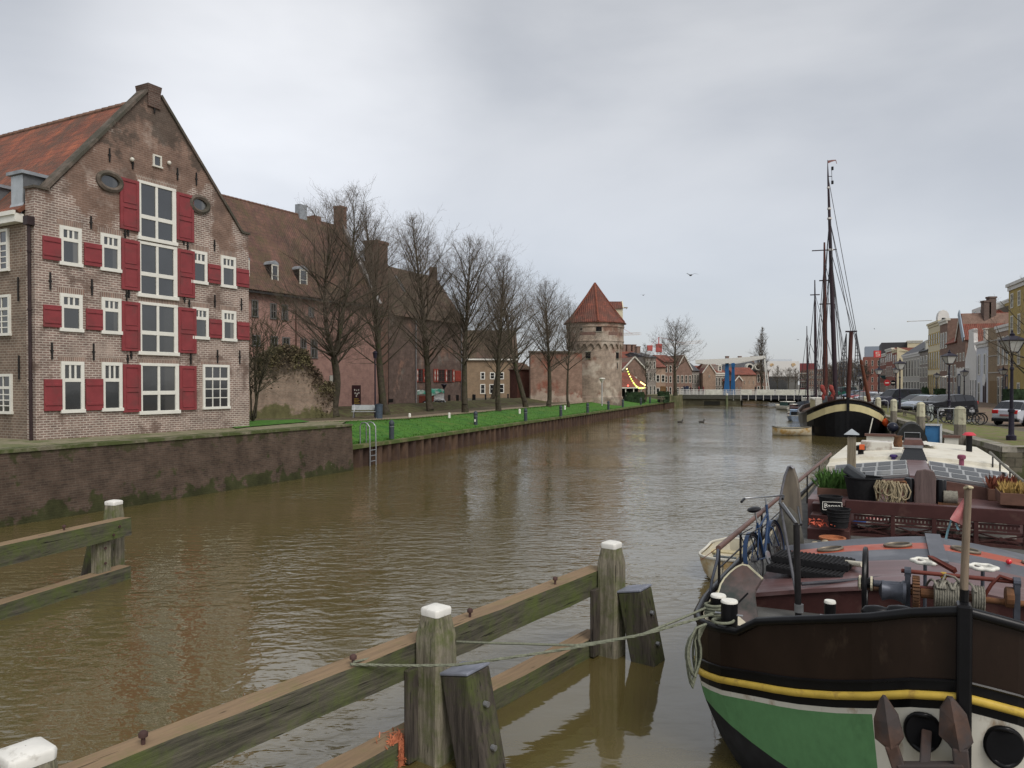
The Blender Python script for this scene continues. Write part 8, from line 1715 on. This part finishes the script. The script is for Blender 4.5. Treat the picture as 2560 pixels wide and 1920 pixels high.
# street lamps
LGL = mat('lamp_glass', (.50,.50,.47), .15, var=.05); LPT = mat('lamp_iron', (.020,.017,.028), .4, var=.3)
def lamp(label, p, h=4.8, group='old-style lanterns along the right quay'):
    q = thing('street_lamp', label, 'street lamp', loc=p, group=group); k = h/4.8
    MB().lathe([(.20*k,0),(.20*k,.22*k),(.13*k,.26*k),(.115*k,.3*k),(.105*k,1.25*k),(.14*k,1.27*k),(.14*k,1.36*k),(.075*k,1.42*k),(.06*k,3.1*k),(.09*k,3.13*k),(.09*k,3.2*k),(.055*k,3.26*k),(.05*k,3.75*k),(.09*k,3.82*k)], n=12).build('post', LPT, q, smooth=40)
    b, t = .17*k, .35*k; z0, z1 = 3.90*k, 4.40*k; mb = MB()
    for sx_ in (-1,1):
        for sy_ in (-1,1): mb.bar((sx_*b,sy_*b,z0),(sx_*t,sy_*t,z1),.03*k,.03*k); mb.bar((0,0,3.75*k),(sx_*b,sy_*b,z0),.025*k,.025*k)
    for z, w in ((z0,b),(z1,t)):
        for a, c in (((-w,-w),(w,-w)),((w,-w),(w,w)),((w,w),(-w,w)),((-w,w),(-w,-w))): mb.bar((a[0],a[1],z),(c[0],c[1],z),.035*k,.035*k)
    l = mb.build('lantern', LPT, q); e = .012*k
    mb = MB(); bb, tt = b-e, t-e; mb.add([(-bb,-bb,z0),(bb,-bb,z0),(bb,bb,z0),(-bb,bb,z0),(-tt,-tt,z1),(tt,-tt,z1),(tt,tt,z1),(-tt,tt,z1)], [(0,1,5,4),(1,2,6,5),(2,3,7,6),(3,0,4,7)]); mb.build('glass', LGL, l)
    MB().taper((0,0),.84*k,.84*k,z1+.018*k,4.62*k,.28).build('cap', LPT, l); MB().lathe([(.10*k,4.62*k),(.11*k,4.70*k),(.06*k,4.73*k),(.03*k,4.8*k),(.05*k,4.83*k),(.005,4.88*k)], n=10).build('finial', LPT, l, smooth=40); return q
l0 = lamp('tall street lamp in the right foreground beside the silver hatchback', tuple(G(2528,1102,ZQ)))
for px, py, lb, k in ((2372,1051,'street lamp rising behind the bicycles and the black off-roader',1.0),(2249,1032,'street lamp in front of the black van',.97),(2196,1016,'street lamp between the white car and the black van',.92)):
    copy_tree(l0, lb, loc=G(px,py,ZQ), scale=k)
for px, pyt, Y, lb in ((2411,921,86,'slim street lamp in front of the white neck-gabled house'),(2342,930,112,'slim street lamp in front of the yellow house front'),(2508,916,80,'street lamp before the shop windows next to the ochre house'),(2150,934,118,'street lamp between the sailing barge spars and the brick block'),(2240,915,108,'slim white-framed street lamp before the cream side wall')):
    p = P(px,pyt,Y); copy_tree(l0, lb, loc=(p.x,p.y,ZQ), scale=(p.z-ZQ)/4.85)
MB_ = P(2385,942,80); q = thing('lamp_post', 'grey curved-arm lamp post in front of the low whitewashed house', 'lamp post', loc=(MB_.x,MB_.y,ZQ)); MB().tube([(0,0,0),(0,0,3.0),(-.05,0,3.25),(-.4,0,3.4),(-.95,0,3.32)],.045,8).build('post', STEEL, q, smooth=60); MB().box(-1.25,-.85,-.08,.08,3.22,3.32).build('lamp_head', OFFW, q)
# cars: x forward
CARG = glassy('car_glass', (.014,.016,.02), .05, 1.45); TYRE = mat('tyre', (.014,.014,.015), .85); ALLOY = mat('alloy_wheel', (.42,.43,.45), .3, .6, var=.1); TAIL = mat('tail_lamp', (.45,.02,.02), .2, var=.1); HEADL = mat('head_lamp', (.6,.62,.65), .1, var=.1)
PROF = dict(hatch=(4.2,1.78,1.46,[(0,.40,.40),(.012,.60,.58),(.05,.66,.62),(.16,.955,.64),(.30,1.0,.63),(.48,.985,.62),(.56,.94,.61),(.735,.64,.60),(.90,.56,.56),(.975,.48,.48),(1,.34,.34)], (2,3),(6,7)),
            suv=(4.4,1.9,1.64,[(0,.45,.45),(.012,.66,.62),(.04,.72,.68),(.11,.95,.70),(.30,1.0,.68),(.50,.98,.66),(.58,.93,.65),(.74,.68,.64),(.93,.62,.62),(.98,.52,.52),(1,.38,.38)], (2,3),(6,7)),
            van=(5.1,1.95,1.93,[(0,.40,.40),(.008,.62,.55),(.015,.93,.56),(.05,.99,.56),(.40,1.0,.56),(.62,.99,.55),(.69,.95,.54),(.83,.62,.53),(.96,.52,.52),(.99,.42,.42),(1,.30,.30)], (1,2),(6,7)))
def car(label, kind, loc, hd, paint, group='cars parked along the right quay', plate=True, name='parked_car', roofc=None):
    Lc, Wc, Hc, st, rw, ws = PROF[kind]; q = thing(name, label, 'van' if kind == 'van' else 'car', loc=tuple(loc), rz=math.atan2(hd[1], hd[0]), group=group); w = Wc/2
    body = MB(); gl = MB(); rows = []
    for f, tp, bl in st:
        x = -Lc/2+Lc*f; nar = 1-.16*max(0, (abs(f-.5)-.36)/.14)**2; t, b = tp*Hc, bl*Hc; ti = w*nar*.97-max(0, t-b)*.42; ww = w*nar
        zb0 = .19 if .04 < f < .97 else .30
        rows.append([(x,-ww*.90,zb0),(x,-ww,zb0+.16),(x,-ww*1.0,.5*b),(x,-ww*.97,b),(x,-ti,max(t,b+.004)),(x,-ti*.5,max(t,b+.004)+.025),(x,ti*.5,max(t,b+.004)+.025),(x,ti,max(t,b+.004)),(x,ww*.97,b),(x,ww,.5*b),(x,ww,zb0+.16),(x,ww*.90,zb0)])
    for i in range(len(rows)-1):
        for j in range(11):
            qd = [rows[i][j],rows[i][j+1],rows[i+1][j+1],rows[i+1][j]]
            side = j in (3,7) and 2 <= i <= 6 and st[i][1]-st[i][2] > -1; front = j in (4,5,6) and ((i,i+1) == ws or (i,i+1) == rw)
            if (side and max(st[i][1]-st[i][2], st[i+1][1]-st[i+1][2]) > .15) or front:
                c = sum((Vector(v) for v in qd), Vector())/4; gl.add([c+(Vector(v)-c)*(.93 if side else .985)+Vector((0,0,0)) for v in qd], [(0,1,2,3)])
                n = (Vector(qd[2])-Vector(qd[0])).cross(Vector(qd[3])-Vector(qd[1])).normalized(); k = -.012 if n.dot(c-Vector((0,0,Hc*.5))) > 0 else .012
                body.add([Vector(v)+n*k for v in qd], [(0,1,2,3)])
            else: body.add(qd, [(0,1,2,3)])
    body.add(rows[0], [tuple(range(12))]); body.add(rows[-1], [tuple(range(12))])
    bo_ = body.build('body', paint, q, smooth=35); gl.build('windows', CARG, q)
    r = .33 if kind != 'suv' else .37
    for fx_ in (.175,.815):
        x = -Lc/2+Lc*fx_
        for s in (-1,1):
            t = MB().lathe([(r*.72,-.11),(r*.96,-.11),(r,-.07),(r,.07),(r*.96,.11),(r*.72,.11)], (x,s*(w-.10),r), 18, ax='y').build('wheel', TYRE, q, smooth=40)
            mb = MB(); mb.lathe([(r*.68,-.02),(r*.70,.02)], (x,s*(w+.0),r), 16, ax='y')
            for k in range(5): a = 2*math.pi*k/5; mb.bar((x,s*(w+.015),r),(x+r*.66*math.cos(a),s*(w+.015),r+r*.66*math.sin(a)),.05,.03,up=(0,1,0))
            mb.build('rim', ALLOY, t)
            MB().lathe([(r*1.16,-.02),(r*1.0,-.015),(r*1.0,.004),(r*1.16,.004)], (x,s*(w*.985),r+.02), 18, ax='y').build('wheel_arch', BLACKP, bo_)
    bl = st[2][2]*Hc
    for s in (-1,1):
        MB().box(-Lc/2-.015,-Lc/2+.22,s*w*.62-.16 if s > 0 else -w*.62-.16,s*w*.62+.20 if s > 0 else -w*.62+.16+.04,bl*.78,bl*1.02).build('tail_light', TAIL, q, bevel=.03)
        MB().box(Lc/2-.30,Lc/2-.05,s*w*.66-.18,s*w*.66+.18,bl*.66,bl*.80).build('headlight', HEADL, q, bevel=.03)
        MB().box(Lc*.17,Lc*.17+.10,s*(w+.09)-.09,s*(w+.09)+.09,st[5][2]*Hc+.02,st[5][2]*Hc+.15).build('mirror', paint, q, bevel=.02)
    MB().box(-Lc/2-.03,-Lc/2+.3,-w*.86,w*.86,.24,.42).build('bumper', BLACKP if kind != 'van' else CHARC, q, bevel=.03); MB().box(Lc/2-.3,Lc/2+.03,-w*.82,w*.82,.22,.40).build('bumper', BLACKP, q, bevel=.03)
    if plate: MB().box(-Lc/2-.045,-Lc/2-.01,-.26,.26,bl*.62,bl*.62+.11).build('number_plate', mat('plate_red_grey', (.30,.12,.12), .5), q)
    return q
def cp_(name, c, r=.25, m=.3): return mat(name, c, r, m, var=.05)
SIL = cp_('silver_car_paint', (.46,.48,.52)); BLK = cp_('black_car_paint', (.012,.012,.015)); GRYC = cp_('grey_blue_car_paint', (.38,.42,.48)); VANP = cp_('dark_van_paint', (.035,.035,.05)); WHC = cp_('white_car_paint', (.62,.64,.67)); REDC = cp_('red_car_paint', (.32,.03,.03)); GRNC = cp_('green_van_paint', (.03,.13,.10)); BLUC = cp_('blue_car_paint', (.05,.09,.16))
def onq(px, Y): p = P(px, 1000, Y); return (p.x, p.y, ZQ+.045)
car('silver hatchback with its rear to the water, at the right edge behind the lamp', 'hatch', onq(2566,45.6), (.90,.43), SIL)
car('black off-roader parked behind the bicycles', 'suv', onq(2367,59.5), (-.97,-.24), BLK)
car('silver-blue car with its bonnet behind the mooring post, left of the black off-roader', 'hatch', onq(2312,67.5), (-.95,-.31), GRYC)
car('dark car whose windscreen shows between the silver-blue car and the black off-roader', 'hatch', onq(2352,64.2), (-.96,-.28), cp_('dark_grey_car_paint', (.10,.11,.13)))
car('long black van with dark side windows', 'van', onq(2246,80), (-.95,-.30), VANP)
car('white car half hidden in front of the black van', 'hatch', onq(2186,88), (-.94,-.34), WHC)
car('silver car beside the white one, nearer the sailing barge', 'hatch', onq(2176,96), (-.94,-.34), SIL)
car('red car farther along the quay behind the sailing barge', 'hatch', onq(2160,106), (-.94,-.34), REDC)
car('dark blue car near the far end of the parked row', 'hatch', onq(2138,120), (-.94,-.34), BLUC)
car('green delivery van behind the short ship mast', 'van', onq(2108,134), (-.94,-.34), GRNC)
car('dark green car between the black van and the silver-blue car', 'hatch', onq(2290,72.5), (-.95,-.31), cp_('dark_green_car_paint', (.03,.06,.05)))
car('pale car nose showing left of the black van, behind the lamp', 'hatch', onq(2208,84), (-.94,-.34), cp_('pale_car_paint', (.5,.5,.5)))
# bicycles parked by the quay edge
BK = mat('black_bike_paint', (.012,.012,.013), .4)
for px, Y, a, lb, ln in ((2335,49.5,2.1,'black bicycle left of the mooring post by the black off-roader',.08),(2344,48.6,2.3,'dark bicycle right against the mooring post by the black off-roader',.1),(2392,47.6,2.7,'dark bicycle leaning by the steel rack, its handlebars highest',.12),(2408,46.6,2.85,'dark bicycle in the middle of the parked cluster',.12),(2420,45.8,2.75,'black bicycle on the near side of the parked cluster',.14),(2430,46.4,2.95,'dark bicycle farthest right in the parked cluster',.16)):
    bike(lb, Matrix.Translation(P(px,1000,Y).to_2d().to_3d()+Vector((0,0,ZQ+.03))) @ Matrix.Rotation(a, 4, 'Z'), BK, ln, 'bicycles parked at the quay edge')
for px, Y, lb, w in ((2374,44.9,'grey steel tube rack at the quay edge before the bicycles',1.25),(2203,66,'grey steel tube rack beside the farthest mooring post',1.1)):
    p = P(px,1000,Y); q = thing('cycle_rack', lb, 'rack', loc=(p.x,p.y,ZQ), rz=-.2); MB().tube([(-w/2,0,0),(-w/2,0,.95),(-w/2+.1,0,1.05),(w/2-.1,0,1.05),(w/2,0,.95),(w/2,0,0)],.035,8).build('tube', STEEL, q, smooth=60)
for px, Y, lb in ((2393,45.6,'grey square cabinet post beside the steel rack and bicycles'),(2325,51.5,'grey square cabinet post left of the parked bicycles')):
    p = P(px,1000,Y); q = thing('power_post', lb, 'post', loc=(p.x,p.y,ZQ)); MB().box(-.17,.17,-.12,.12,0,1.0).build('cabinet', mat('grey_green_cabinet', (.30,.33,.32), .6, var=.15), q, bevel=.015); MB().box(-.19,.19,-.14,.14,1.001,1.05).build('lid', STEEL, q)
for i in range(3):
    a, b = P(2232+i*31,1000,64-i*5.5), P(2262+i*31,1000,58.5-i*5.5); q = thing('guard_rail', ('far','middle','near')[i]+' length of low wooden guard rail along the quay verge', 'rail', loc=(a.x,a.y,ZQ), rz=math.atan2(b.y-a.y,b.x-a.x)); Lr = math.hypot(b.x-a.x,b.y-a.y)-.1
    MB().box(0,Lr,-.06,.06,.30,.46).build('rail', QPW, q)
    for x in (.3,Lr-.3): MB().box(x-.06,x+.06,-.05,.05,0,.30).build('post', QPW, q)
hedge('clipped dark hedge in front of the yellow house', 2343, 2364, 972, 984, 108, 1.0); hedge('dark shrub bed before the ochre house, right of the lamp', 2534, 2580, 973, 998, 74, 1.6)
for px, lb in ((2308,'small dark conical shrub left of the yellow house door'),(2316,'small dark conical shrub right beside the yellow house door')): 
    p = P(px,983,118); mb = MB(); r3 = random.Random(px); mb.lathe([(.3,.0),(.55,.5),(.42,1.3),(.2,1.9),(.02,2.2)], n=9); 
    for i in range(160): c = Vector((r3.gauss(0,.28),r3.gauss(0,.28),r3.uniform(.1,1.9))); mb.add([c+Vector((r3.uniform(-.1,.1),r3.uniform(-.1,.1),r3.uniform(-.1,.1))) for _ in range(3)], [(0,1,2)])
    o = mb.build('conifer_shrub', HEDGE); o.location = (p.x,p.y,ZQ); tag(o, lb, 'shrub')
# ------------------------------------------------------------------ left bank furniture
BOLG = mat('slate_bollard_paint', (.045,.055,.065), .45, var=.15)
LBs = 'dark domed bollards on the grass bank edge'
b0_ = None
for i, (px, py) in enumerate(((979,1097),(1189,1063),(1314,1052),(1402,1041),(1469,1032),(1521,1024),(1557,1018),(1602,1012),(1625,1008),(1647,1005))):
    p = G(px,py,1.14); lb = 'dark domed bollard on the grass edge, '+('nearest, right of the swimming ladder','second from the ladder, with white sticker','third one from the ladder','fourth one from the ladder','fifth one from the ladder','below the left part of the round tower','at the right foot of the round tower','in front of the terrace hedge','next to the picnic table','farthest, before the square yew hedge')[i]
    if b0_ is None:
        b0_ = thing('bollard', lb, 'bollard', loc=tuple(p), group=LBs); MB().lathe([(.135,0),(.13,.60),(.15,.62),(.15,.68),(.12,.69),(.12,.74),(.15,.75),(.15,.80),(.125,.90),(.07,.97),(.01,.99)], n=14).build('bollard_body', BOLG, b0_, smooth=40)
        MB().lathe([(.135,.615),(.152,.625),(.152,.65),(.135,.66)], n=14).build('ring', STEEL, b0_)
    else:
        c = copy_tree(b0_, lb, loc=p)
        if i == 1: MB().box(-.08,.02,-.145,-.12,.25,.42).build('sticker', WHITE, c)
for px, py, lb in ((1123,1045,'small white marker post on the grass left of the second bollard'),(1299,1034,'small white marker post left of the third bollard'),(1412,1024,'small white marker post right of the fourth bollard'),(1024,1047,'small white marker post near the park bench path')):
    p = G(px,py,1.6); q = thing('marker_post', lb, 'marker post', loc=(p.x,p.y,p.z), group='white marker posts along the path'); MB().lathe([(.09,0),(.09,.32),(.05,.38)], n=8).build('marker', WHITE, q)
g = S0+SD*2.0; lad = thing('swimming_ladder', 'galvanised ladder with two hooped handrails on the sheet piling', 'ladder', loc=(g.x,g.y,0), rz=math.atan2(SD.y,SD.x))
for x in (-.28,.28):
    MB().tube([(x,.45,ZP),(x,.45,1.95),(x,.36,2.08),(x,.2,2.12),(x,.04,2.06),(x,-.08,1.9),(x,-.10,ZP-.2),(x,-.10,-.4)],.032,8).build('stringer', STEEL, lad, smooth=60)
for z in (-.05,.22,.49,.76): MB().tube([(-.28,-.10,z),(.28,-.10,z)],.022,6).build('rung', STEEL, lad)
p = G(914,1046,1.75); bq_ = thing('park_bench', 'grey slatted park bench facing the water by the second tree', 'bench', loc=(p.x,p.y,1.74), rz=math.atan2(.93,.37)-math.pi/2+.5)
BG2 = mat('bench_grey', (.30,.32,.32), .6, var=.15)
for y, z, n in ((-.25,.44,'seat'),(-.10,.44,'seat'),(.05,.44,'seat')): MB().box(-.9,.9,y,y+.12,z,z+.04).build('seat_slat', BG2, bq_)
MB().slab([(-.9,.22,.55),(.9,.22,.55),(.9,.32,.88),(-.9,.32,.88)],.04).build('backrest', BG2, bq_)
for x in (-.75,.75): MB().bar((x,-.2,.44),(x-.02,-.28,0),.06,.06).bar((x,.12,.44),(x+.02,.22,0),.06,.06).bar((x,.15,.42),(x,.32,.9),.05,.05).bar((x,-.25,.42),(x,.2,.42),.05,.05).build('leg_frame', STEEL, bq_)
p = G(947,1046,1.75); q = thing('litter_bin', 'dark blue-grey litter bin beside the park bench', 'bin', loc=(p.x,p.y,1.74)); MB().lathe([(.24,0),(.26,.85),(.28,.86),(.28,.92),(.22,.93)], n=14).build('bin_body', mat('bin_blue_grey', (.055,.075,.10), .6, var=.2), q, smooth=40); MB().lathe([(.20,.931),(.20,.95),(.05,1.0)], n=14).build('bin_lid', BLACKP, q)
p = G(938,1043,1.75); q = thing('lamp_post', 'thin dark lamp post behind the park bench, its top among the branches', 'lamp post', loc=(p.x,p.y,1.74)); MB().tube([(0,0,0),(0,0,1.0),(0,0,4.0)],[.08,.055,.045],8).build('post', LPT, q); MB().lathe([(.10,4.0),(.16,4.35),(.20,4.36),(.05,4.5)], n=10).build('lantern', LPT, q)
for px, pyb, pyt, lb, dk in ((1505,1014,945,'pale lamp post with flat lantern in front of the round tower',0),(1603,1004,968,'white pole at the corner of the terrace pavilion',0),(1278,1000,925,'thin dark lamp post in front of the ochre house door',1),(1110,1013,960,'thin dark pole right of the green-covered trailer',1)):
    p = G(px,pyb,1.7) if pyb > 1006 else P(px,pyb,112); h = (pyb-pyt)/FPX*p.y; m = LPT if dk else mat('pale_pole', (.42,.43,.42), .5, .2); q = thing('lamp_post', lb, 'lamp post', loc=(p.x,p.y,p.z)); MB().tube([(0,0,0),(0,0,h-.5)],.06,8).build('post', m, q); MB().lathe([(.08,h-.5),(.28,h-.12),(.34,h-.10),(.30,h),(.05,h+.03)], n=10).build('lantern', m if dk else OFFW, q, smooth=40)
# trailer under the chapel wing
p = P(1078,1016,72); tr_ = thing('trailer', 'rust-red trailer with white and green tarpaulin parked below the dark chapel wall', 'trailer', loc=(p.x,p.y,1.85), rz=.12)
MB().box(-1.15,.25,-.7,.7,.35,1.05).build('box', mat('rust_red_trailer', (.15,.035,.022), .6, var=.25), tr_, bevel=.05); MB().box(.25,1.2,-.6,.6,.55,1.25).build('load', mat('dull_white_load', (.5,.5,.48), .6, var=.2), tr_)
r3 = random.Random(3); MB().grid([[(-1.3+2.5*i/10, -.75+1.5*j/4, 1.42+.18*math.sin(i*.9+j)+.12*(i > 4)) for i in range(11)] for j in range(5)]).grid([[(-1.3+2.5*i/10, -.76, 1.42+.18*math.sin(i*.9)+.12*(i > 4)-k*.28-.1*abs(math.sin(i))*k) for i in range(11)] for k in range(2)]).build('tarpaulin', mat('green_white_tarp', (.04,.30,.20), .5, var=.2, c2=(.6,.62,.58), thr=.48, scale=3), tr_, smooth=60)
for x in (-.55,.55,.98): w_ = MB().lathe([(.2,-.09),(.30,-.08),(.30,.08),(.2,.09)], (x,-.72,.30), 14, ax='y').build('wheel', TYRE, tr_); MB().lathe([(.19,-.1),(.19,-.06)], (x,-.72,.30), 12, ax='y').build('rim', ALLOY, w_)
MB().tube([(.2,-.75,.45),(.35,-.75,.68),(.75,-.75,.72),(1.2,-.75,.66),(1.32,-.75,.42)],.06,6).build('mudguard', STEEL, tr_)
# bollards on the road edge behind, people on the bridge
for i, (px, Y, lb) in enumerate(((1187,92,'short dark road bollard right of the chapel wing corner'),(1214,94,'short dark road bollard before the left ochre house window'),(1270,97,'short dark road bollard left of the red brick pier'))):
    p = P(px,1005,Y); q = thing('road_bollard', lb, 'bollard', loc=(p.x,p.y,1.8), group='short dark road bollards'); MB().lathe([(.11,0),(.10,.8),(.12,.82),(.10,.92),(.02,.95)], n=10).build('bollard_body', BLACKP, q)
def person(label, p, rz, coat, legs, hair=(.03,.02,.015), step=.12):
    q = thing('person', label, 'person', loc=p, rz=rz); me = bpy.data.meshes.new('body')
    vs = [(0,0,.95),(0,0,1.18),(0,0,1.42),(0,0,1.52),(0,0.01,1.62),(0,.01,1.72),(.10,0,.90),(.11,step,.50),(.11,step*.6,.08),(.11,step*.6+.14,.04),(-.10,0,.90),(-.11,-step*.5,.50),(-.11,-step,.08),(-.11,-step+.14,.04),(.19,0,1.40),(.24,-.03,1.13),(.22,.08,.90),(.21,.10,.82),(-.19,0,1.40),(-.24,-.03,1.13),(-.22,.08,.90),(-.21,.10,.82)]
    rs = [.14,.13,.14,.055,.09,.07,.095,.065,.045,.04,.095,.065,.045,.04,.065,.05,.04,.035,.065,.05,.04,.035]
    me.from_pydata(vs, [(0,1),(1,2),(2,3),(3,4),(4,5),(0,6),(6,7),(7,8),(8,9),(0,10),(10,11),(11,12),(12,13),(2,14),(14,15),(15,16),(16,17),(2,18),(18,19),(19,20),(20,21)], [])
    o = bpy.data.objects.new('body', me); COL.objects.link(o); o.parent = q; sk = o.modifiers.new('skin','SKIN')
    for v, r_ in zip(me.skin_vertices[0].data, rs): v.radius = (r_, r_)
    me.skin_vertices[0].data[0].use_root = True; o.modifiers.new('sub','SUBSURF').levels = 1; me.materials.append(mat('clothes', legs, .9))
    MB().lathe([(.17,.72),(.19,.95),(.165,1.15),(.20,1.38),(.12,1.50),(.06,1.53)], n=12, sy=.75).build('coat', mat('coat', coat, .9), q, smooth=60)
    MB().ball((0,.015,1.63),.098,10,8,1.2).build('head', mat('skin_tone', (.42,.25,.18), .6), q, smooth=60); MB().ball((0,-.01,1.67),.104,10,6,.95).build('hair', mat('hair', hair, .8), q, smooth=60); return q
for px, yl, c, l_, lb in ((1709,2.0,(.05,.05,.06),(.03,.03,.05),'person in a dark coat walking at the left end of the bridge'),(1723,2.5,(.08,.04,.04),(.03,.03,.04),'person in a dark red-brown jacket at the left end of the bridge'),(1753,4.0,(.35,.04,.03),(.04,.04,.06),'person in a bright red coat on the bridge'),(1741,4.4,(.4,.08,.07),(.05,.04,.04),'person in a red and pale jacket left of the bright red coat'),(1887,3.0,(.02,.02,.022),(.02,.02,.025),'person in black right of the blue bridge towers')):
    u = bu(px); person(lb, BF @ Vector((u, yl, DZ)), math.atan2(bd.y,bd.x)+(-1.57 if px % 2 else 1.57), c, l_)
